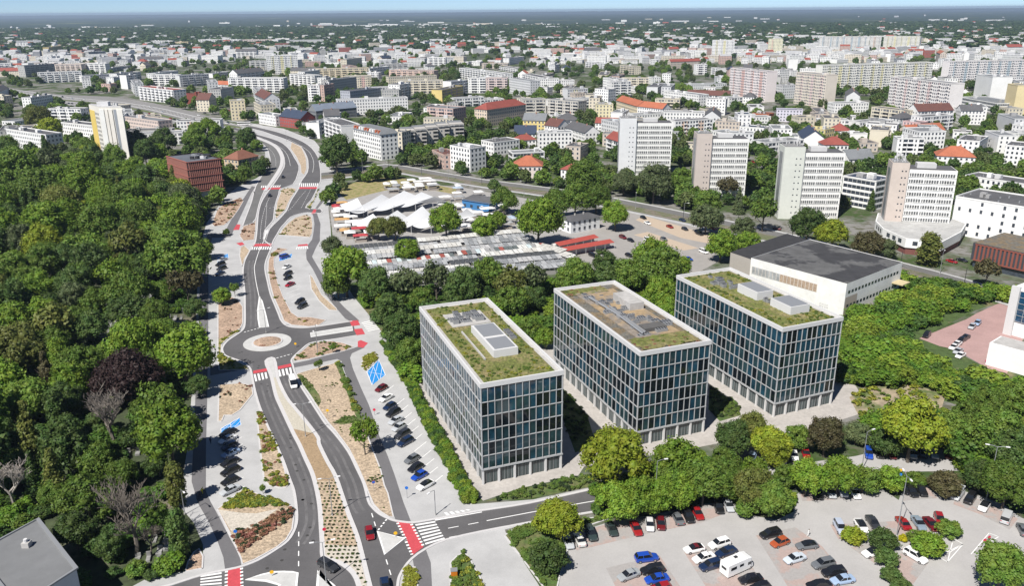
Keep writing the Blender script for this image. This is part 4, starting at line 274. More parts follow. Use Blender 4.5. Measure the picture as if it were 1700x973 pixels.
 'trees': [('broad',K5,(-91.76,208.81),16.1,17.7,'bright green domed tree bulging over the pavement beside the roundabout',K26),('broad',K5,(-78.92,166.09),15.4,17,'largest bright green tree in front of the blue painted bay at the wood edge',K26),('broad',(.032,.02,.018),(-101.75,196.55),15.9,17.5,'dark purple copper beech in the middle of the wood',K26),('bush',(.2,.13,.015),(-122.69,235.08),6.4,4.6,'ochre orange shrub behind the purple copper beech',K26),('bush',K14,(-115.71,234.17),6.7,4.8,'brownish shrub right of the ochre orange shrub',K26),('bare',(.16,.14,.12),(-96.08,174.48),14.4,16.5,'bare grey tree in front of the purple copper beech',K26),('bare',(.14,.12,.1),(-73.56,133.55),15.5,17.9,'large bare tree among the graves near the flat grey roof',K26),('bare',(.14,.12,.1),(-70.61,133.46),6.5,7.5,'small bare tree right of the large bare one',K26),('bare',(.3,.27,.24),(-106.71,149.99),10.2,11.7,'pale bare branches at the left picture edge',K26),('broad',K0,(-118.17,204.35),13.2,14.5,'mid green tree left of the purple copper beech',K26),('conifer',K14,(-126.44,202.23),5.6,14.4,'thin brownish spruce left of the mid green tree',K26),('broad',K5,(-151.49,248.31),12.1,13.3,'bright green tree behind the brownish spruce',K26),('broad',K5,(-157.95,241.53),13.7,15.1,'bright green tree at the left edge behind the olive tree',K26),('broad',K11,(-138.52,210.49),15.5,17.1,'wide olive green tree at the left edge',K26),('round',K3,(-128.76,257.12),11.3,11.3,'dark tree shading the gap with pale graves',K26),('column',K3,(-113.6,249.35),1.8,5.7,'thin dark cypress standing between the graves',K26),('round',K3,(-109.03,262.59),7.4,7.4,'dark tree at the upper end of the shaded pavement',K26),('round',K5,(-103.99,245.74),5.5,5.5,'small bright green tree behind the bright domed tree',K26),('broad',K3,(-114.23,187.7),10.1,11.2,'dark green tree left of the bare grey tree',K26),('broad',K0,(-122.8,186.37),11.9,13.1,'mid green broad tree left of the dark green one',K26),('conifer',K11,(-112.18,168.09),6.4,16.7,'olive spruce at the left of the wood',K26),('broad',K3,(-107.7,175.06),7.8,8.6,'dark round tree behind the white chapel turret',K26),('broad',K0,(-95.15,189.72),6.5,7.2,'narrow green tree between the bare tree and the largest bright tree',K26),('broad',K3,(-121.27,173.87),7.5,8.3,'dark tree at the left edge above the pale bare branches',K26),('conifer',K3,(-105.67,156.55),4,10.3,'tall dark spruce left of the olive spruce pair',K26),('conifer',K11,(-97.89,151.59),5.4,14,'tall olive spruce in front of the white chapel turret',K26),('broad',K0,(-92.98,159.67),8.6,9.5,'dark leafed tree between the spruces and the large bare tree',K26),('broad',K0,(-87.72,144.55),10.9,11.9,'wide tree behind the flat grey roof',K26),('broad',K3,(-85.39,134.78),7.5,8.2,'dark tree touching the flat grey roof corner',K26),('column',K11,(-71.52,149.78),3.6,11.4,'tall olive column tree at the bend of the cycle path',K26),('column',K3,(-64.59,133.05),3.5,11.1,'tall dark column tree at the pavement edge below the olive one',K26),('bush',K0,(-70.9,127.71),4.1,2.9,'round green bush in front of the large bare tree',K26),('bush',K3,(-67.83,126.65),2.5,1.8,'low dark bush beside the steps',K26),('bush',K0,(-100.32,142.67),4.2,3,'green bush at the back wall of the flat grey roof',K26),('bush',K3,(-98.56,146.67),3.8,2.7,'dark bush behind the flat grey roof',K26),('broad',K3,(-86.64,159.79),5.4,5.9,'dark narrow tree behind the large bare tree',K26),('round',K3,(-81.83,160.93),4.6,4.6,'dark tree left of the largest bright tree foot',K26),('broad',K5,(-196.13,309.05),11.4,12.6,'bright green tree in the far left of the wood',K26),('broad',K0,(-182.67,303.58),13.6,14.9,'olive topped tree beside the far left bright tree',K26),('round',K15,(-176.55,272.8),9.8,9.8,'yellow green tree at the left edge',K26),('broad',K5,(-166.53,265.64),12.9,14.2,'bright green tree beside the yellow green one',K26),('broad',K5,(-204.9,348.57),20.6,22.7,'long bright crowned tree in the back of the wood',K26),('broad',K5,(-202.74,363.78),19.8,21.8,'bright tree joined to the long bright crown',K26),('broad',K0,(-181.67,349.41),19.1,21,'mid green tree at the centre back of the wood',K26),('broad',K0,(-171.62,366.96),17.2,18.9,'mid green tree behind the big dome near the road',K26),('broad',K5,(-148.55,357.23),19.5,21.4,'bright green tree closest to the pale forecourt',K26),('broad',K0,(-125.03,290.42),22.8,25.1,'big round dome at the road edge of the wood',K26),('round',K5,(-132.27,333.58),9.7,9.7,'small bright tree at the tip of the wood by the cycle path',K26),('broad',K0,(-166.8,311.78),13,14.2,'green tree left of the purple brown shrub',K26),('loose',K12,(-191.57,342.16),8.4,10,'grey green thin tree in the back of the wood',K26),('loose',K11,(-162.16,340.19),8.8,10.6,'olive thin tree left of the big round dome',K26),('loose',K14,(-116.64,276.51),11.6,13.9,'brownish sparse tree below the big round dome',K26),('broad',K0,(-133.88,269.8),15.1,16.6,'green tree in the centre of the wood',K26),('round',K14,(-173.1,337.52),8.3,8.3,'purple brown small tree in the wood centre',K26),('broad',K11,(-222.88,397.55),18.5,20.4,'olive tree at the back of the wood',K26),('broad',K0,(-252.38,427.75),20.5,22.5,'green tree at the back left of the wood',K26),('broad',K5,(-228.04,434.15),23.3,25.6,'bright tree below the yellow white tower',K26),('broad',K5,(-215.61,425.49),16.6,18.2,'bright tree in front of the small yard',K26),('broad',K0,(-193.77,400.53),18.1,19.9,'green tree beside the small yard',K26),('broad',K0,(-287.26,474.41),25.3,27.8,'broad tree at the far left corner of the wood',K26),('loose',K12,(-288.06,506.66),17.2,20.7,'grey green tree in front of the white slab block',K26),('round',K5,(-228.05,492.03),8.8,8.8,'small bright tree in the small yard',K26),('broad',K0,(-179.33,409.81),12.9,14.2,'green tree in front of the red louvred block',K26),('round',K5,(-216.97,498.75),16.3,16.3,'bright tree left of the red louvred block',K26),('broad',K3,(-140.58,303.8),11.7,12.9,'dark tree behind the big round dome',K26),('broad',K3,(-158.63,279.58),13,14.3,'dark tree left of the green central tree',K26),('broad',K0,(-117.13,252.81),10,11,'green tree above the graves near the road',K26),('broad',K3,(-133.04,239.97),11.4,12.5,'dark tree over the graves',K26),('broad',K0,(-118.92,221.06),7.8,8.6,'green tree behind the copper beech left side',K26),('broad',K3,(-85.8,202.51),5.9,6.5,'dark tree in the shade left of the crossing pavement',K26),('broad',K3,(-77.45,131.97),6,6.6,'dark tree left of the large bare tree foot',K26),('broad',K0,(-97.14,149.17),6.1,6.7,'green tree above the flat grey roof',K26),('broad',K3,(-111.78,161.56),6.5,7.2,'dark tree beside the pale bare branches',K26),('broad',K3,(-80.6,162.2),5.5,6,'dark tree under the largest bright tree',K26),('broad',K0,(-86.05,155.82),6.9,7.5,'green tree behind the large bare tree crown',K26),('broad',K3,(-84.3,144.91),6.2,6.8,'dark leafy tree left of the large bare tree',K26),('round',K3,(-104.3,182.6),6,6,'dark tree left of the bare grey tree foot',K26),('broad',K3,(-90.88,174.6),7,7.7,'dark tree right of the bare grey tree foot',K26),('round',K0,(-73.27,144.77),4.2,4.2,'green tree behind the dark column tree',K26),('broad',K11,(-61.08,363.25),9.9,10.9,'left of the twin dark trees in front of the white market tents',K27),('broad',K11,(-52.96,360.57),11,12.1,'right of the twin dark trees in front of the white market tents',K27),('broad',K5,(-29.7,362.45),15.4,16.9,'bright round tree in front of the tents right side',K27),('round',K5,(-43.35,327.64),10.6,10.6,'bright tree standing between the stall rows',K27),('round',K12,(-76.75,335.72),9.3,9.3,'dusty dark tree at the market corner by the cycle path',K27),('broad',K5,(-60.95,284.77),17.6,19.4,'bright broad tree overhanging the pavement beside the market',K27),('round',K0,(-63.8,282.89),11,11,'green tree at the pavement edge below the bright broad tree',K27),('broad',K3,(-48.62,273.88),13.2,14.5,'dark tree right of the bright pavement tree',K27),('loose',K12,(-38.08,274.76),11.6,13.9,'grey green airy tree at the stall backs',K27),('loose',K12,(-27.28,278.77),12.1,14.6,'second grey green airy tree at the stall backs',K27),('broad',K3,(-17.57,275.68),13.3,14.6,'dark tree below the long stall roofs',K27),('broad',K0,(-7.91,285.29),13.3,14.6,'tree in front of the red and grey stall roof',K27),('loose',K11,(-.4,271.58),12.7,15.2,'olive tree left of the white stall corner',K27),('broad',K0,(-3.95,410.13),14.2,15.6,'round tree by the blue market shed',K27),('round',K3,(-9.92,463.51),8.3,8.3,'small dark ball tree at the tram road behind the blue shed',K27),('round',K5,(-13.04,363.72),11.1,11.1,'bright tree between blue shed and stalls',K27),('round',K5,(-6.98,382.53),8.7,8.7,'small bright tree right of the blue shed',K27),('broad',K5,(11.6,348.33),20.6,22.7,'great round tree left of the white two storey house',K27),('broad',K0,(22.09,401.17),15.1,16.6,'left tree of the clipped row behind the white two storey house',K27),('broad',K0,(32.28,404.36),15.8,17.4,'middle tree of the clipped row behind the white two storey house',K27),('broad',K0,(43.63,411.2),14.2,15.6,'right tree of the clipped row behind the white two storey house',K27),('broad',K5,(49.38,377.24),13.1,14.4,'bright tree right of the white two storey house',K27),('broad',K0,(38.75,442.56),20.5,22.5,'big tree right of the red roofed cottage',K27),('broad',K12,(63.52,454.11),14.2,15.7,'tree in front of the first white tower left side',K27),('broad',K12,(76.98,434.21),19.5,21.4,'tree in front of the first white tower',K27),('round',K0,(97.23,459.78),14.4,14.4,'tree between the first and second tower',K27),('loose',K14,(117.64,438.44),11.2,13.4,'brownish tall tree at the foot of the second tower',K27),('round',K0,(98.91,401.25),13.3,13.3,'green tree below the second tower',K27),('round',K12,(90.81,369.79),14,14,'pale green tree at the market car park edge',K27),('conifer',K12,(116.33,408.95),5.5,14.4,'blue spruce beside the second tower',K27),('round',K12,(106.36,361.4),10.4,10.4,'dark tree at the tracks',K27),('loose',K0,(118.51,373.95),14.1,17,'leaning tree between second and third tower',K27),('round',K5,(86.51,324.68),13.9,13.9,'bright round tree at the old hall corner',K27),('round',K5,(100.03,334.39),10.8,10.8,'second bright tree at the old hall corner',K27),('broad',K5,(53.93,302.53),15.4,16.9,'bright round tree at the lower edge of the market car park',K27),('round',K3,(36.48,306.09),10.9,10.9,'dark tree at the orange awning',K27),('broad',K0,(51.82,278.18),17.7,19.5,'broad green tree behind the middle office',K27),('broad',K0,(42.53,282.03),13.6,14.9,'green tree behind the middle office left side',K27),('round',K5,(65.57,302.45),9.8,9.8,'green tree behind the right office corner',K27),('broad',K0,(23.07,282.48),13.6,15,'green tree behind the middle office far left',K27),('round',K3,(33.87,282.52),12.3,12.3,'dark green tree behind the middle office',K27),('loose',K12,(7.86,279.61),11.3,13.6,'thin grey tree at the last stall',K27),('broad',K5,(51.63,263.95),12.4,13.6,'bright tree in the gap between middle and right office',K27),('broad',K5,(51.74,254.89),9.2,10.2,'lower bright tree in the gap between middle and right office',K27),('round',K3,(-40.17,255.22),12,12,'dark tree behind the left office',K27),('broad',K3,(-33.85,233.66),11.5,12.7,'dark tree at the left office back corner',K27),('broad',K0,(-30,219.16),9.5,10.4,'tree beside the left office back corner',K27),('round',K0,(-31.55,268.45),9.3,9.3,'tree behind the left office roof',K27),('round',K3,(-19.24,273.64),9.8,9.8,'dark tree over the left office roof',K27),('round',K0,(-.02,261.74),11.1,11.1,'tree in the gap behind left and middle office',K27),('round',K3,(7.32,267.6),9.2,9.2,'dark tree in the gap behind left and middle office',K27),('round',K0,(5.64,240.37),8.4,8.4,'bush like tree in the gap between left and middle office',K27),('round',K5,(10.19,235),6.7,6.7,'bright tree in the gap between left and middle office',K27),('broad',K15,(137.96,339.42),14,15.4,'very bright yellow green tree behind the old hall',K27),('column',K11,(169.77,318.36),8.3,14.1,'tall olive tree in front of the curved podium',K27),('round',K14,(150.11,329.36),11.6,11.6,'brown green tree left of the curved podium',K27),('broad',K3,(131.12,350.67),15.5,17,'dark tree below the third tower',K27),('round',K12,(155.81,326.92),9,9,'dusty tree at the podium edge',K27),('conifer',K3,(186.73,414.17),4.4,11.3,'dark spruce left of the fourth tower',K27),('loose',K14,(177.98,290.19),9,10.8,'reddish sparse tree in front of the brick striped block',K27),('broad',K15,(21.61,154.89),13.5,14.9,'great bright tree in front of the middle office corner',K28),('broad',K5,(36.08,155.79),11,12.1,'bright tree below the middle office',K28),('broad',K3,(51.13,167.34),8.9,9.8,'dark round tree between middle and right office fronts',K28),('broad',K15,(59.65,167.26),8.4,9.2,'yellow green tree below the right office',K28),('round',K11,(58.66,177.67),6.8,6.8,'olive tree touching the right office paving',K28),('round',K15,(60.18,164.58),7.5,7.5,'lower yellow green tree below the right office',K28),('round',K0,(67.79,171.48),6.6,6.6,'green tree left of the brown green one',K28),('broad',K14,(72.96,168.64),9,9.9,'brown green round tree right of the right office front',K28),('round',K12,(82.6,174.08),6.1,6.1,'blue green small tree beside the brown green one',K28),('broad',K15,(91.51,165.79),14.3,15.8,'great yellow green tree over the upper lane',K28),('round',K3,(87.72,168.16),7.3,7.3,'dark tree left of the great yellow green one',K28),('broad',K0,(103.96,170.67),8.8,9.7,'green tree right of the great yellow green one',K28),('broad',K0,(109.5,164.61),12.6,13.9,'wide green tree at the right edge',K28),('broad',K5,(20.86,143.66),8.6,9.5,'first clipped tree above the car park row',K28),('broad',K5,(25.73,144.87),8.2,9,'second clipped tree above the car park row',K28),('broad',K5,(30.18,146.11),7.8,8.5,'third clipped tree above the car park row',K28),('broad',K5,(34.84,146.91),7.8,8.6,'fourth clipped tree above the car park row',K28),('broad',K0,(39.99,148.94),9.6,10.6,'fifth tree above the car park row',K28),('broad',K0,(45.24,151.24),7.2,7.9,'sixth tree above the car park row',K28),('broad',K11,(49.84,146.88),8.8,9.7,'olive tree at the end of the car park row',K28),('broad',K0,(33.7,150.22),7.9,8.7,'tree behind the clipped row',K28),('broad',K0,(46.75,156.82),7.4,8.2,'green tree behind the fifth car park row tree',K28),('round',K5,(52.75,156.65),6.6,6.6,'bright tree between the olive tree and the upper lane',K28),('round',K0,(59.8,155.34),5.8,5.8,'green tree left of the white saloon row group',K28),('bush',K0,(48.39,144.99),5,3.6,'green bush at the end of the car park row',K28),('broad',K15,(8.81,137.39),8.6,9.4,'bright tree at the corner beside the side road',K28),('hedgeball',K3,(6.26,127.66),7.4,6.3,'large dark round bush at the car park entrance',K28),('broad',K5,(63.03,152.31),8.3,9.1,'left tree of the group above the white saloon row',K28),('broad',K5,(69.86,152.4),9,9.9,'middle tree of the group above the white saloon row',K28),('round',K0,(75.86,153.49),6.5,6.5,'right tree of the group above the white saloon row',K28),('round',K5,(82.06,153.86),6,6,'bright tree beside the blue and yellow sign',K28),('bush',K0,(88.55,155.94),4.5,3.2,'low green bush right of the blue and yellow sign',K28),('hedgeball',K14,(93.3,152.13),7,6,'brownish bush beside the silver van',K28),('broad',K0,(52.86,144.31),8.2,9,'green tree at the lane mouth above the right bay block',K28),('broad',K3,(101.13,153.23),7.3,8,'dark green tree behind the second tall lamp',K28),('broad',K0,(102.8,147.2),10,11,'big green tree right of the second tall lamp',K28),('broad',K3,(110.41,159.63),10.7,11.8,'dark tree above the big right tree',K28),('broad',K0,(87.03,121.16),9.2,10.2,'leafy tree at the lower right corner',K28),('bush',K15,(67.11,136.08),4.3,3.1,'yellow green bush at the left tip of the planted island',K28),('hedgeball',K3,(71.53,133.37),5.6,4.8,'dark blue green bush in the planted island',K28),('bush',(.32,.3,.01),(77.03,136.17),1.8,1.3,'bright yellow bush behind the lamp foot in the planted island',K28),('bush',K0,(79.27,135.8),3.3,2.4,'green bush in the planted island centre',K28),('hedgeball',K5,(79.64,131.42),6.2,5.3,'light green low bush in the planted island',K28),('bush',K0,(86.68,137.66),4.6,3.3,'pink flowering bush at the right tip of the planted island',K28),('bush',K3,(70.12,128.82),4.5,3.3,'dark low hedge below the planted island',K28),('bush',K3,(69.14,124.41),3.5,2.6,'lower part of the dark low hedge',K28),('bush',K3,(69.67,121.2),3.7,2.7,'end of the dark low hedge at the bottom edge',K28),('broad',K0,(119.13,183.76),9.1,10,'dark tree mass below the pink paved yard',K28),('broad',K0,(127.63,185.68),10.7,11.7,'green tree at the right edge below the white wing',K28),('round',K0,(113.24,180.74),7.5,7.5,'green tree left of the wide right edge tree',K28),('loose',K5,(-35.23,170.97),6.5,9.8,'leafy street tree beside the cycle path near the hedge row',K29),('round',K5,(-104.42,277.7),6.5,6.5,'bright young tree at the red mulch bed',K29),('loose',K0,(-102.89,286.27),3.6,5.4,'thin sapling beside the bright young tree',K29),('loose',K0,(-55.57,232.52),2,3.1,'sapling at the roundabout exit bed',K29),('loose',K0,(-56.84,219.08),2.5,3.7,'sapling in the tan bed right of the crossing',K29),('loose',K0,(-54.9,154.69),1.6,2.4,'thin sapling beside the yellow green strip',K29),('round',K0,(-134.94,373.8),3.4,3.4,'small bush like tree at the cycle path red patch',K29),('broad',K3,(-113.71,529.79),22.6,24.9,'big dark tree right of the viaduct bend',K30),('broad',K5,(-248.6,677.64),17.8,19.6,'bright tree in front of the wide boulevard',K30),('broad',K0,(-233.5,607.71),17.8,19.6,'tree behind the red louvred block',K30),('broad',K5,(-256.88,673.89),14.8,16.2,'bright tree left of the underpass mouth',K30),('round',K0,(-217.9,623.62),11.9,11.9,'tree behind the tan hip roofed villa',K30),('broad',K3,(-202.24,627.4),15.6,17.2,'dark tree at the underpass wall',K30),('round',K0,(-192.95,620.68),9.1,9.1,'tree at the inner bend of the road',K30),('broad',K3,(-257.09,608.79),17.9,19.6,'dark tree between tower and red louvred block',K30),('round',K5,(-246.62,572.1),14.3,14.3,'bright tree above the red louvred block',K30),('broad',K3,(-273.67,601.64),17.7,19.4,'dark tree in the shade of the yellow white tower',K30),('broad',K3,(-252.53,563.97),16.6,18.3,'dark shaded tree right of the yellow white tower',K30),('round',K0,(-163.83,498.11),11.1,11.1,'tree right of the red louvred block',K30),('round',K3,(-163.52,529.99),9.4,9.4,'dark tree at the road edge by the tan villa',K30),('broad',K11,(-415.05,729.05),22.2,24.5,'olive round tree by the sports pitch',K30),('round',K15,(-379.99,680.26),19.8,19.8,'yellow green tree behind the white slab block',K30),('broad',K0,(-429.19,835.49),15.7,17.3,'tree left of the yellow white tower top',K30),('broad',K0,(-305.62,588.95),15.6,17.1,'green tree at the foot of the yellow white tower',K30),('conifer',K3,(-322.95,568.21),8.4,21.7,'dark spruce in front of the white slab block',K30),('broad',K0,(-295.09,542.1),11.2,12.3,'tree with yellow sign left of the tower foot',K30),('broad',K0,(-357.49,580.27),17.1,18.8,'tree at the left edge beside the white slab block',K30)],
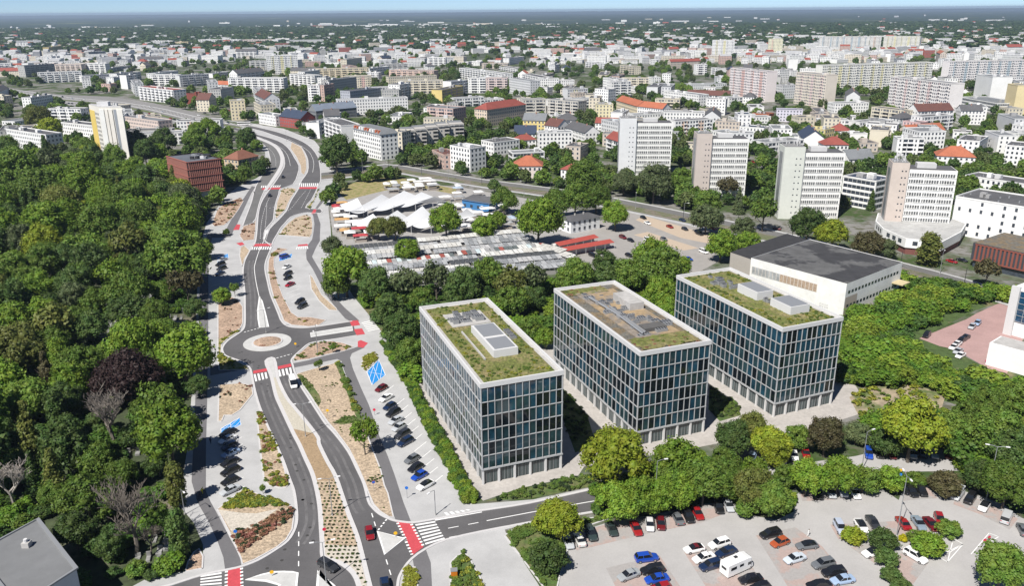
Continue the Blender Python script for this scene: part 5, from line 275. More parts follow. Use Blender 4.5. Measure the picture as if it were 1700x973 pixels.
 'buildings': [((-393.2,642.8),(-343.2,607.6),12,15.8,5,'win',K2,'flat',K10,'white five storey slab block at the left edge behind the wood',K31),((-383.4,705.6),(-345.7,682.2),12,12.8,4,'win',K2,'flat',K10,'white slab block left of the yellow white tower',K31),((-344.7,740.7),(-301.2,706.7),13,12.8,4,'win',(.6,.5,.45),'flat',K1,'pinkish white block with roof cabins right of the yellow white tower',K31),((-372.6,961.6),(-355.2,946.1),14,12.8,4,'plain',(.2,.05,.035),'flat',K20,'dark brick building with a tall chimney by the boulevard',K31),((-334.9,888.5),(-320.8,887.4),18,12.8,4,'win',K25,'gable',K20,'pale old mill with steep brown roof by the boulevard',K31),((-452.6,1019.9),(-389.6,967.2),16,15.8,5,'balcony',K2,'flat',K21,'white block with red roof panels at the boulevard',K31),((-272.9,810.3),(-259.7,814.9),14,18.8,6,'win',(.68,.6,.42),'flat',K1,'yellow and white narrow block at the tram viaduct',K31),((-238.5,784.3),(-216.3,762),12,9.8,3,'win',K2,'flat',K1,'small white house with balustrade at the tram viaduct',K31),((-213.1,764.1),(-188.3,742.6),16,9.8,3,'win',(.32,.07,.06),'gable',K19,'red house with slate blue roof at the tram viaduct',K31),((-394.8,1125),(-368,1109.5),11,9.8,3,'win',K2,'gable',K22,'white house with orange roof behind the old mill',K31),((-370.4,1103),(-295.8,1095.8),15,18.8,6,'balcony',K2,'flat',K1,'long white balcony block beyond the yellow narrow block',K31),((-521,1218.1),(-478.9,1213.8),14,15.8,5,'balcony',K2,'flat',K1,'white apartment block left of the large park trees',K31),((-469.8,1195.7),(-439,1227.3),14,15.8,5,'balcony',(.58,.59,.6),'flat',K1,'pale grey apartment block beside the park trees',K31),((-410.3,1426.3),(-361.2,1438.5),14,30.8,10,'grid',K2,'flat',K1,'tall white slab block standing alone beyond the park','tower block'),((-188.4,803),(-154,831.9),15,9.8,3,'band',(.2,.21,.22),'gable',(.16,.19,.24),'long dark grey hall with slate roof','office'),((-148.9,659.6),(-128,622.5),15,18.8,6,'balcony',K2,'flat',K10,'white hotel like block with bays above the viaduct bend',K31),((-133.9,650.5),(-124.1,649.9),14,12.8,4,'win',K2,'flat',K1,'low white link building right of the bay fronted block',K31),((-116.1,608.5),(-91.5,576.2),14,18.8,6,'win',K2,'mansard',K1,'white block with orange mansard dormers facing the tram stop',K31),((-91.7,611),(-80.2,606),13,15.8,5,'win',K25,'flat',K1,'beige block right of the orange dormers',K31),((-81.4,618.8),(-72.2,621.6),13,15.8,5,'balcony',K23,'shed',K1,'first grey stepped terrace house counted from the beige block','terrace house'),((-72.4,628.3),(-64.5,631.2),13,15.8,5,'balcony',K23,'shed',K1,'second grey stepped terrace house counted from the beige block','terrace house'),((-64.7,638.1),(-56.5,641.1),13,15.8,5,'balcony',K23,'shed',K1,'third grey stepped terrace house counted from the beige block','terrace house'),((-56.6,648.2),(-48.4,651.3),13,15.8,5,'balcony',K23,'shed',K1,'fourth grey stepped terrace house counted from the beige block','terrace house'),((-48.1,654.9),(-37.3,657.9),13,15.8,5,'balcony',K23,'shed',K1,'fifth grey stepped terrace house counted from the beige block','terrace house'),((-77.7,772),(-52.4,755.6),20,15.8,5,'balcony',(.55,.42,.38),'flat',K1,'pinkish brown block with blank rose gable wall',K31),((-77.5,735.8),(-51.2,734.2),12,9.8,3,'win',K25,'flat',K1,'low cream building in front of the rose gable',K31),((-40.4,542.8),(-26.5,528.7),14,15.8,5,'win',K2,'flat',K1,'white cubic block with advert panel on its side near the tram road',K31),((-54.3,562.4),(-44.5,540.9),11,9.8,3,'win',(.5,.36,.31),'flat',K20,'small pink house left of the white cubic block','house'),((-21.8,604.8),(-12.5,592.8),24,9.8,3,'win',K2,'flat',K10,'white modern house with dark roof right of the white cubic block','house'),((-21.5,748.8),(14.5,791.3),15,15.8,5,'win',(.62,.52,.42),'hip',K21,'cream mansion block with red brown roofs',K31),((1.6,508.4),(19.4,507.6),15,8.3,2.5,'win',(.66,.58,.54),'hip',K22,'pale villa with bright orange hipped roof at the tram road','villa'),((31,505),(38.7,498.6),9,6.8,2,'win',K2,'hip',K21,'small cottage with red roof right of the orange villa','house'),((1.1,545.8),(22.7,551.2),12,9.8,3,'band',K2,'flat',K1,'black and white modern block behind the orange villa','office'),((10.3,698),(28.9,692.9),14,12.8,4,'win',(.62,.5,.2),'gable',K1,'yellow house with grey roof beyond the navy roof','house'),((28.2,689.2),(38.6,677.4),14,9.8,3,'win',K2,'gable',K20,'white house with brown gable roof right of the yellow house','house'),((2.9,667.4),(20.5,666.5),16,5.6,1.6,'win',K2,'gable',K19,'low house with dark navy roof','house'),((4.6,623.6),(19.4,629),10,6.8,2,'win',K2,'hip',K21,'small house with rusty red roof in front of the navy roof','house'),((11.7,830.2),(35.8,834.2),14,15.8,5,'balcony',(.52,.5,.45),'flat',K1,'grey arched balcony block left',K31),((37,834.1),(65.8,809.3),14,15.8,5,'balcony',(.5,.48,.44),'flat',K1,'grey arched balcony block right',K31),((24.4,1042.5),(45.3,1029.9),14,9.8,3,'win',K2,'flat',K10,'white three storey block above the grey arched blocks',K31),((-71.8,1018.1),(-53.3,1043.6),13,18.8,6,'balcony',K2,'flat',K1,'white balcony block with grey bays,left of three',K31),((-53.9,1072.2),(-31.6,1070),13,18.8,6,'balcony',K2,'flat',K1,'white balcony block with grey bays,middle of three',K31),((-30.9,1070),(-4,1067.4),13,18.8,6,'balcony',(.6,.5,.48),'flat',K1,'white balcony block with red bay,right of three',K31),((-1.7,1067.1),(23.9,1018.1),14,18.8,6,'win',(.58,.59,.6),'flat',K1,'pale block with blank end wall right of the red bay',K31),((-80,1317.7),(-7.8,1182.5),13,15.8,5,'balcony',K2,'flat',K1,'long white curved block behind the three balcony blocks',K31),((-190,1320.4),(-118,1299.1),20,12.8,4,'balcony',(.6,.45,.38),'flat',K1,'long pinkish terrace block in the centre distance',K31),((-146.2,1071.7),(-86.6,1075.5),16,15.8,5,'balcony',K25,'flat',K1,'cream balcony block below the pinkish terrace block',K31),((-179.5,935.2),(-151.3,977.9),15,15.8,5,'win',(.4,.42,.47),'flat',K10,'blue grey block with white bays',K31),((-146,947),(-126.1,945.4),14,15.8,5,'win',(.42,.42,.41),'flat',K1,'grey block adjoining the blue grey one',K31),((-237.8,982.3),(-223.5,981.1),14,18.8,6,'balcony',K2,'flat',K1,'narrow white block left of the pink one',K31),((-218.1,980.6),(-210.7,1004.8),14,18.8,6,'balcony',(.5,.36,.31),'flat',K1,'narrow pink block beside the dark glass front',K31),((-305,1315.4),(-223.7,1334.2),15,15.8,5,'balcony',(.66,.58,.42),'flat',K1,'long yellow and white block with orange bays',K31),((-318.7,1214.8),(-273.5,1175.9),14,15.8,5,'balcony',K2,'flat',K1,'white terraced block below the tall white slab',K31),((108.5,852.7),(121.3,796.1),12,12.8,4,'win',(.66,.58,.42),'gable',K22,'cream row house half with orange roof behind the first white tower','row house'),((121.6,796),(141.2,771.9),12,12.8,4,'win',K2,'gable',K22,'white row house half with orange roof and roof windows','row house'),((91.9,911.8),(105.3,899.9),14,18.8,6,'win',K2,'flat',K10,'white cube block above the cream yellow one',K31),((82.8,809.3),(99.7,808.1),14,12.8,4,'win',(.66,.6,.4),'flat',K1,'cream yellow block left of the orange roof row',K31),((174,946.5),(201.9,895.7),14,12.8,4,'win',K2,'flat',K1,'long white block behind the orange roof row',K31),((194.7,828.2),(212.1,821.1),13,15.8,5,'win',K2,'flat',K10,'white block with pale green gable wall',K31),((192.2,699.1),(203.2,698.4),16,15.8,5,'win',K2,'flat',K19,'white five storey house beside the brick cube',K31),((228.1,782.3),(240.9,772.1),12,6.8,2,'plain',(.36,.12,.06),'flat',K20,'orange brick cube house','house'),((174.3,704.1),(192.7,695.1),12,9.8,3,'win',(.5,.44,.38),'flat',K1,'beige block with regular windows behind the second tower',K31),((189.4,682.4),(205.9,670.5),14,8,2.4,'win',K2,'flat',K19,'low white curved house in front of the beige block',K31),((247.2,770.9),(269.3,764.5),12,11.3,3.5,'win',(.6,.58,.66),'flat',K19,'lavender white block behind the third tower',K31),((234.2,659.1),(246.2,644.5),14,9.8,3,'win',(.58,.5,.24),'flat',K1,'yellow three storey house above the third tower','house'),((260.8,998.9),(285.5,935.8),14,33.8,11,'grid',(.72,.66,.65),'flat',K1,'pink and white panel tower','tower block'),((314,923.4),(330.4,877.7),14,33.8,11,'grid',(.66,.6,.52),'flat',K1,'beige and orange panel tower','tower block'),((386.1,852.5),(404,767.3),14,33.8,11,'grid',(.73,.7,.68),'flat',K1,'large white and salmon panel tower with blank end wall','tower block'),((380.9,1029.2),(539.1,1076.3),13,33.8,11,'grid',(.74,.73,.68),'flat',K1,'long colourful panel slab with yellow bays','tower block'),((564.8,1086),(712.2,1113.8),13,33.8,11,'grid',(.74,.71,.7),'flat',K1,'long white and red panel slab at the right edge','tower block'),((760.5,2094.9),(870.9,2067.1),13,33.8,11,'grid',(.7,.69,.66),'flat',K1,'pale far panel slab,left and widest of three','tower block'),((870,2057.8),(893.5,2051.9),13,33.8,11,'grid',(.7,.69,.66),'flat',K1,'pale far panel slab,short middle one of three','tower block'),((921.6,2103.2),(984.4,2048),13,33.8,11,'grid',(.7,.69,.62),'flat',K1,'pale far panel slab,right of three','tower block'),((432.1,1819.9),(477,1810),16,36.8,12,'grid',K2,'flat',K1,'white far point tower above the pink panel tower','tower block'),((566.5,1866.5),(595.1,1859.9),18,36.8,12,'grid',(.7,.68,.5),'flat',K1,'pale yellow far point tower','tower block'),((525.1,914.3),(545.9,912.2),40,27.8,9,'plain',K2,'flat',K1,'big blank white hall block at the right edge','hall'),((476.5,886),(480.4,820.4),30,9.8,3,'band',K2,'flat',K1,'low white wing with striped windows beside the blank white hall','hall'),((491.8,811.5),(530.5,808.1),20,27.8,9,'plain',(.66,.56,.33),'flat',K1,'pale yellow tower cut by the right picture edge','tower block'),((293.1,588.8),(312.8,590.8),22,15.8,5,'win',K2,'flat',K1,'white angular apartment block with tilted walls',K31),((310.9,570.6),(321.8,561.8),30,12.8,4,'win',K2,'flat',K10,'white block with slot windows above the orange villa right',K31),((330.2,545.5),(350.2,529.5),22,12.8,4,'win',K2,'flat',K10,'white block with slot windows at the right edge',K31),((283.6,658.8),(303.1,646.8),14,12.8,4,'win',K2,'flat',K10,'white curved block with small windows behind the fourth tower',K31),((260.3,636.7),(276.1,635.8),12,8,2.4,'plain',K2,'flat',K1,'blank white low house right of the red pyramid roof','house'),((330.2,694.8),(338.8,682.6),12,9.8,3,'win',(.62,.44,.44),'flat',K10,'pink house right of the white curved block','house'),((223.1,582.5),(240.1,581.6),14,8.3,2.5,'win',K2,'hip',K21,'white house with red pyramid roof above the third tower','house'),((278.5,532.2),(299.4,524.3),16,8.6,2.6,'win',K2,'hip',K22,'white villa with wide orange roof above the fourth tower','villa'),((221,531.5),(239.1,535.3),14,6.8,2,'win',K2,'gable',K1,'white low house with grey roof between third and fourth tower','house'),((263.1,467.9),(283.3,439.5),16,8,2,'win',K2,'flat',K10,'long white two storey block with dark roof at the right edge',K31),((204.3,368.5),(225.5,342.5),26,17.8,5,'sparse',K2,'flat',K10,'large white block with scattered small windows right of the fourth tower',K31),((176.4,429.1),(187.6,414.1),16,15.8,5,'band',K2,'flat',K19,'white block with black glazed loggias left of the fourth tower',K31),((-837,1500.7),(-756.3,1490.8),14,15.8,5,'balcony',(.6,.52,.47),'flat',K1,'white and brown long block at the far left',K31),((-763.1,1508.9),(-719.8,1503.5),14,15.8,5,'balcony',K2,'flat',K1,'white block right of the white and brown one',K31),((-658,1296.5),(-628.6,1331.2),14,9.8,3,'win',K2,'flat',K1,'low white school like block at the far left',K31),((-571.6,1212.5),(-558.3,1245.5),14,12.8,4,'win',K2,'flat',K1,'white block with red roof strip at the far left',K31),((-1183.9,2186.3),(-1212.6,2305.3),14,18.8,6,'win',(.62,.5,.2),'flat',K1,'yellow far block with white gable',K31),((-1463.3,2527),(-1423.1,2518.9),14,18.8,6,'balcony',K2,'flat',K1,'white far block at the left edge',K31),((-1076.4,2136.9),(-1076.6,2239.3),14,12.8,4,'balcony',(.45,.28,.24),'flat',K1,'brick pink far terrace block',K31),((-1274.1,2605.5),(-1207.3,2592.4),14,12.8,4,'win',K2,'flat',K1,'white far row left of the park',K31),((-1201.3,2591.2),(-1133.7,2625.7),14,12.8,4,'win',K2,'flat',K1,'white far row right of the brick terrace',K31),((-1158.2,2752.3),(-1083.9,2736.2),14,15.8,5,'balcony',K2,'flat',K1,'white far block left of the cream one',K31),((-1028.9,2619.3),(-984.8,2610.1),14,15.8,5,'win',(.66,.55,.36),'flat',K1,'cream far block among white ones',K31),((-1036.3,2839.5),(-939,2817.5),14,15.8,5,'balcony',K2,'flat',K1,'white far block behind the poplar row',K31),((-932.6,2816.1),(-883.5,2805),14,15.8,5,'balcony',K2,'flat',K1,'shorter white far block behind the poplar row',K31),((-877.9,2803.7),(-767.5,2778.8),14,15.8,5,'balcony',(.6,.52,.48),'flat',K1,'far block with pink bays behind the park',K31),((-798.4,2906.9),(-748.3,2895),14,15.8,5,'win',K2,'flat',K1,'white far corner block behind the park',K31),((-696.2,2706.2),(-597.6,2740.4),14,15.8,5,'win',K2,'flat',K1,'white far row at the forest edge',K31)],
 'parks': [(-550,1617,86,277),(-178,851,37,73),(-215,908,30,71),(-483,845,44,93),(-104,974,21,95),(-37,1903,94,200),(403,957,27,167),(-121,799,18,93)],
 'scrub_zones': [[(-54.97,280.32),(-41.13,245.26),(-34.14,221.54),(-27.42,209.1),(-17.66,244.79),(12.53,225.06),(29.04,243.85),(52.26,233.51),(83.53,264.79),(58.14,298.43),(25.66,299.21),(2.29,292.56),(-33.62,286.48)],[(88.61,203.24),(114.62,264.11),(150.46,302.14),(166.7,283.86),(181.46,274.96),(169.45,268.95),(139.36,246.8),(129.88,239.29),(135.37,229.55),(137.01,214.19),(142.62,206.11),(139.26,185.02),(121.02,185.31),(117.42,202.74),(105.94,206.75)],[(91.87,189.05),(110.45,188.75),(133.19,185.12),(110.59,148.05),(106.82,150.34),(104.26,159.95),(102.12,172.01),(88.15,173.07)]],
 'towers': [([(70.14,520.51),(78.27,513.96)],[(78.45,514.31),(100.71,513.01)]),([(99.91,442.71),(107.72,440.05)],[(109.32,445.94),(129.33,444.91)]),([(132.83,399.13),(142.32,395.91)],[(143.65,398.83),(163.05,397.23)]),([(168.6,360.27),(175.39,357.61)],[(178.99,364.42),(198.4,359.27)])],
 'hall': ([(88.8,289.86),(119.32,315.08),(141.95,283.12),(112.28,259)],[(83.98,300.58),(114.28,327.31),(119.87,316.52),(89.21,291.19)]),
 'louvre': [(-201.14,476.96),(-180.9,455.11),(-166.02,467)],
 'ytower': [(-304.22,600.86),(-288.03,582.36),(-270.22,579.28)],
 'brick': [(186.14,316.77),(198.9,299.3)],
 'glass': [(159,244.4),(168.53,230.6)],
 'wing': [(139.65,220.32),(147.49,210.92)],
 'podium': [(167.74,365.5),(165.35,352.14),(167.75,334.9),(180.37,329.17),(196.91,345.36),(206.27,359.11),(205.13,367.63),(184.75,375.96),(175.35,380.81)],
 'whitehouse': [(23.91,385.44),(27.99,372.92),(42.56,382.4)],
 'flatroof': [(-97.02,123.72),(-91.41,133.94),(-76.53,119.05),(-81.28,109.45)],
 'villa': [(-194.01,552.29),(-178.93,534.17),(-170.39,550.25)],
 'stalls': [('dark',[(-73.83,339.77),(-42.46,349.97)],3.9),('white',[(-41.47,350.29),(6.35,365.83)],3.9),('grey',[(-70.31,333.69),(-31.8,346.09)],3.9),('grey',[(-30.56,346.48),(8.67,359.11)],3.9),('white',[(-66.9,327.8),(-21.35,342.33)],3.9),('grey',[(-19.89,342.8),(10.9,352.62)],3.9),('grey',[(-63.59,322.1),(-33.57,331.59)],3.9),('grey',[(-32.62,331.89),(13.07,346.33)],3.9),('mixed',[(-60.39,316.58),(-23.51,328.13)],3.9),('mixed',[(-22.34,328.5),(15.17,340.25)],3.9),('grey',[(-57.29,311.22),(-13.66,324.77)],3.9),('white',[(-12.25,325.21),(17.2,334.36)],3.9),('grey',[(-54.28,306.03),(-25.49,314.89)],3.9),('dark',[(-24.58,315.17),(19.17,328.65)],3.9),('white',[(-51.36,300.99),(-15.98,311.79)],3.9),('grey',[(-14.85,312.14),(21.07,323.11)],3.9),('grey',[(-48.52,296.09),(-6.65,308.78)],3.9),('grey',[(-5.3,309.19),(22.92,317.75)],3.9),('grey',[(-45.77,291.34),(-18.12,299.65)],3.9),('grey',[(-17.24,299.92),(24.72,312.54)],3.9),('white',[(9.7,339.96),(20.39,330.33)],5),('white',[(19.15,327.78),(23.79,321.36)],4),('white',[(-63.2,321.57),(-55.35,323.84)],4)],
 'tents': [[(-89.82,419.44),(-80.53,419.84),(-82.11,403.65)],[(-81.89,403.64),(-69.19,429.04),(-72.94,405.23)],[(-74.02,409.08),(-58.2,437.52),(-60.9,410.57)],[(-62.6,416.52),(-48.39,433.8),(-50.24,419.11)],[(-50.8,424.22),(-40.4,422.64),(-38.24,427.94)],[(-75.91,380.37),(-66.78,384.65),(-67.19,370.26)],[(-67.72,373.5),(-55.97,391.54),(-59.51,373.25)],[(-54.64,379.71),(-44.56,400.56),(-47.23,372.88)],[(-47.41,374.52),(-34.66,390.83),(-37.82,372.59)],[(-37.97,374.23),(-27.97,392.46),(-29.71,378.94)],[(-29.95,382.33),(-22.09,394.12),(-23.11,385.55)]],
 'awnings': [[(19.59,342.8),(38.27,356.32)],[(22.26,335.13),(44.36,347.99)]],
 'blue_shed': [(-26.29,427.69),(-11.57,417.13)],
 'lamps': [((-37.95,146.07),9,1),((-51.55,179.92),9,1),((-34.69,124.8),9,1),((-81.07,249.73),8,1),((-61.29,236.68),8,0),((29.98,148.67),11,0),((76.25,137.42),14,1),((101.06,149.97),13,1),((-16.39,146.22),6,0),((-69.25,147.13),6,0),((79.32,162.08),10,0),((-160.57,497.27),8,0),((-182.63,668.82),9,1),((-97.85,534.34),9,0),((-80.58,519.19),9,0),((-55.7,502.6),9,0),((-38.78,501.95),9,0),((7.23,453.65),9,0),((65.69,422.16),9,0),((85.81,395.46),9,0),((169.35,307.04),9,0),((-59.91,230.97),7,0)],
 'signs': [('yellow',(-47.86,189),2.6),('blue',(-55.35,137.69),2.4),('redblue',(-30.68,155.23),2.4),('blue',(-23.07,152.55),2.6),('yellow',(-23.72,138.67),1),('yellow',(-45.3,126.95),1),('yellow',(-68.26,237.3),1.2),('blueyellow',(83.13,152.5),5),('red',(-38.25,139.85),1.2),('red',(-36.17,191.14),1.6),('red',(92.28,134.9),1),('red',(93.63,135.84),1)],
 'people': [('cyclist',(-68.22,154.56),.9,'cyclist in a yellow vest riding on the shaded cycle path'),('cyclist',(-68.24,153.16),.9,'cyclist in dark clothes riding beside the yellow vest'),('walker',(-74.03,176.69),1.5,'person in dark clothes walking on the shaded pavement'),('walker',(58.74,137.84),-.5,'person in a white top crossing the car park lane'),('walker',(-149.46,467.27),1,'person in black waiting at the upper crossing')],
 'graves': [[(-147.72,269.82),(-126.28,269.36),(-114.85,241.66),(-134.32,242.05)],[(-128.37,271.84),(-115.43,271.55),(-105.31,244.5),(-117.1,244.73)],[(-76.2,139.73),(-69.35,139.64),(-65.77,130.53),(-72.26,130.6)],[(-75.12,145.06),(-71.59,145.01),(-66.89,133.09),(-70.18,133.13)],[(-97.84,179.42),(-89.42,179.29),(-85.82,170.61),(-93.9,170.72)],[(-153.21,290.62),(-134.88,290.19),(-128.33,274.31),(-145.76,274.7)]],
 'stall_zone': [[(-94.01,420.57),(-77.14,368.36),(-68.81,360.8),(-65.84,368.03),(-79.09,394.49),(-90.46,430.15)],[(-38.53,450.58),(-31.83,479.89),(-17.12,469.12),(-6.1,427.34),(9.19,391.77),(11.7,376.65),(-13.9,369.73),(-29.01,363.8),(-34.25,395.53)],[(-75.15,481.5),(-55.31,498.82),(-43.21,487.38),(-45.64,473.53),(-69.21,464.39)]],
 'red_band': [(-57.39,140.29),(-55.57,141.89),(-51.64,144.54),(-48.96,148.61),(-47.38,149.48),(-46.28,146.61),(-47.54,143.23),(-49.96,138.61),(-52.4,136.69),(-53.08,133.85)],
 'yard_front': [(124.34,243.98),(158.98,269.18),(177.96,278.28),(149.9,213.96),(131.58,204.38),(122.28,217.81)],
 'row_zone': [(17.61,155.76),(28.36,161.02),(46.65,169.2),(50.83,158.21),(61.55,158.06),(57.82,146.55),(48.03,147.77),(46.99,151.15),(29.43,146.92),(18.44,144.91)],
 'tram_bank': [(-104.93,479.13),(-93.77,505.98),(-76.42,517.02),(-55.31,498.82),(-31.63,476.43),(-33.6,463.11),(-57.46,484.36),(-74.15,474.57),(-92.48,449.38)],
}
P_bin = (-11.21, 126.56)
HAZE = 6e-05
# ------------------------------------------------------------------ materials
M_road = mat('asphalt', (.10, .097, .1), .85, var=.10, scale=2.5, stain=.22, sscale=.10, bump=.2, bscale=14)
M_road2 = mat('asphalt_old', (.14, .138, .135), .88, var=.12, scale=1.5, stain=.2, sscale=.06)
M_pave = mat('paving', (.405, .405, .405), .85, var=.06, scale=3.0, stain=.16, sscale=.15, bump=.1)
M_pave2 = mat('paving_white', (.48, .48, .47), .85, var=.07, scale=3.0, stain=.15, sscale=.3)
M_cobble = mat('cobble', (.44, .41, .34), .9, var=.25, scale=3.2, bump=.4, bscale=4)
M_kerb = mat('kerb_concrete', (.5, .49, .49), .8, var=.08, scale=2)
M_cycle = mat('cycle_asphalt', (.13, .127, .133), .9, var=.08, scale=2.2, stain=.14, sscale=.12)
M_mulch = mat('mulch_tan', (.42, .33, .235), .95, var=.5, scale=1.6, stain=.22, sscale=.2, bump=1.0, bscale=1.6, bdist=.3)
M_mulch2 = mat('mulch_red', (.385, .275, .2), .95, var=.5, scale=1.4, stain=.28, sscale=.25, bump=1.0, bscale=1.5, bdist=.35)
M_mulch3 = mat('mulch_brown', (.30, .215, .13), .95, var=.35, scale=2.6, bump=.6)
M_gravel = mat('gravel_pale', (.47, .43, .37), .95, var=.3, scale=2.5, bump=.5)
M_grass = mat('grass_green', (.06, .105, .022), .95, var=.4, scale=1.2, col2=(.15, .14, .06), mixscale=.25, mixlo=.42, mixhi=.68, bump=.5)
M_drygrass = mat('grass_dry', (.19, .19, .06), .95, var=.4, scale=2.0, col2=(.3, .24, .12), mixscale=.4, bump=.5)
M_red = mat('red_coating', (.48, .06, .075), .8, var=.10, scale=2, stain=.12, sscale=.5)
M_mark = mat('road_paint', (.74, .74, .73), .7, var=.08, scale=3, stain=.1, sscale=1.0)
M_blue = mat('blue_coating', (.015, .22, .56), .75, var=.08, scale=2)
M_lot = mat('lot_concrete', (.375, .365, .357), .9, var=.06, scale=2.5, stain=.12, sscale=.12)
M_bay = mat('bay_pavers', (.35, .275, .25), .9, var=.12, scale=2.0, col2=(.31, .295, .285), mixscale=.16, mixlo=.47, mixhi=.53)
M_pink = mat('pink_pavers', (.37, .24, .225), .9, var=.1, scale=1.5, stain=.15)
M_dirt = mat('dirt', (.30, .245, .17), .95, var=.35, scale=.5, col2=(.1, .13, .04), mixscale=.12, mixlo=.5, mixhi=.62)
M_floor = mat('wood_floor', (.045, .06, .025), .95, var=.5, scale=.4, col2=(.16, .14, .1), mixscale=.07, mixlo=.56, mixhi=.66)
M_scrub = mat('scrub_ground', (.055, .09, .022), .95, var=.4, scale=.5, col2=(.16, .14, .07), mixscale=.09, mixlo=.55, mixhi=.66)
M_tan = mat('tan_bay', (.42, .34, .26), .9, var=.1, scale=1)
M_wall = mat('wall_paint', rough=.85, objcol=True, var=.05, scale=.6, stain=.08, sscale=.08)
M_roof = mat('roof_felt', rough=.9, objcol=True, var=.15, scale=.5, stain=.22, sscale=.1)
M_tile = mat('roof_tile', rough=.8, objcol=True, var=.15, scale=1.2, stain=.15, sscale=.15)
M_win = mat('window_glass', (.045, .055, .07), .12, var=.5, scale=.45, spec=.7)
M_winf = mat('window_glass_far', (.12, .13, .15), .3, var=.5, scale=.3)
M_frame = mat('window_frame', (.7, .7, .7), .6)
M_office = mat('office_glass', (.018, .042, .05), .04, var=.6, scale=.33, spec=.75)
M_officeb = mat('office_glass_blue_reflection', (.012, .045, .07), .04, var=.6, scale=.3, spec=.8)
M_mull = mat('white_metal', (.37, .38, .39), .4, var=.04, scale=1)
M_white = mat('white_panel', (.56, .56, .56), .6, var=.03, scale=1)
M_conc = mat('concrete', (.4, .39, .375), .9, var=.1, scale=.8, stain=.15, sscale=.2)
M_dark = mat('dark_metal', (.03, .03, .033), .5)
M_metal = mat('grey_metal', (.3, .31, .32), .45, metal=.3)
M_sedum = mat('sedum', (.115, .13, .03), .95, var=.5, scale=1.4, col2=(.21, .175, .08), mixscale=.3, mixlo=.46, mixhi=.66, bump=.9, bscale=3)
M_sedum2 = mat('sedum_brown', (.165, .125, .075), .95, var=.4, scale=.8, col2=(.12, .115, .1), mixscale=.3, mixlo=.44, mixhi=.56, bump=.7, bscale=3)
M_leaf = leafmat('leaves')
M_bark = mat('bark', (.10, .085, .07), .95, var=.3, scale=2)
M_barkc = mat('bark_pale', rough=.95, objcol=True, var=.2, scale=2)
M_paint = mat('car_paint', rough=.32, objcol=True, spec=.5, coat=.8)
M_glassc = mat('car_glass', (.012, .014, .017), .05, spec=.8)
M_tyre = mat('tyre', (.015, .015, .015), .9)
M_rim = mat('rim', (.45, .45, .46), .35, metal=.7)
M_lampw = mat('headlamp', (.75, .75, .75), .15, spec=.9)
M_lampr = mat('tail_lamp', (.35, .01, .01), .2)
M_cloth = mat('cloth', rough=.85, objcol=True)
M_tent = mat('membrane', (.6, .61, .62), .5, var=.04, scale=1)
M_corr = mat('corrugated', rough=.6, objcol=True, var=.25, scale=.9, stretch=(1, 1, 1), stain=.25, sscale=.3)
M_rail = mat('rail_steel', (.2, .18, .16), .4, metal=.6)
M_ballast = mat('ballast', (.19, .165, .13), .95, var=.3, scale=1.0, col2=(.12, .14, .06), mixscale=.1)
M_stone = mat('grave_stone', (.24, .24, .235), .7, var=.5, scale=.5)

# ground with town near and woods far
def ground_material():
    m = bpy.data.materials.new('ground'); m.use_nodes = True
    nt = m.node_tree; N = nt.nodes; L = nt.links; b = N['Principled BSDF']; b.inputs['Roughness'].default_value = .95; b.inputs['Specular IOR Level'].default_value = .1
    g = N.new('ShaderNodeNewGeometry')
    def noise(s, d=5, r=.6):
        n = N.new('ShaderNodeTexNoise'); n.inputs['Scale'].default_value = s; n.inputs['Detail'].default_value = d; n.inputs['Roughness'].default_value = r; L.new(g.outputs['Position'], n.inputs['Vector']); return n.outputs['Fac']
    def mr(f, lo, hi, a=0, c=1):
        r = N.new('ShaderNodeMapRange'); r.inputs[1].default_value = lo; r.inputs[2].default_value = hi; r.inputs[3].default_value = a; r.inputs[4].default_value = c; L.new(f, r.inputs[0]); return r.outputs[0]
    def mix(f, a, c):
        x = N.new('ShaderNodeMix'); x.data_type = 'RGBA'; L.new(f, x.inputs['Factor'])
        for k, s in (('A', a), ('B', c)):
            if isinstance(s, tuple): x.inputs[k].default_value = (*s, 1)
            else: L.new(s, x.inputs[k])
        return x.outputs['Result']
    town = mix(mr(noise(.03), .44, .54), (.2, .195, .185), (.05, .08, .025))
    town = mix(mr(noise(.25), .5, .62), town, (.1, .1, .07))
    wood = mix(mr(noise(.02, 8, .7), .35, .65), (.02, .036, .02), (.04, .06, .03))
    wood = mix(mr(noise(.0009, 4), .61, .64), wood, (.13, .15, .07))
    sep = N.new('ShaderNodeSeparateXYZ'); L.new(g.outputs['Position'], sep.inputs[0])
    L.new(mix(mr(sep.outputs['Y'], 1500, 2600), town, wood), b.inputs['Base Color'])
    return m
M_ground = ground_material()
mb = MB()
ys = [-400, 100, 600, 1500, 3000, 6000, 12000, 25000, 60000]
for i in range(len(ys) - 1):
    mb.quad((-45000, ys[i], 0), (45000, ys[i], 0), (45000, ys[i + 1], 0), (-45000, ys[i + 1], 0))
tag(mb.build('ground', M_ground), kind='structure')

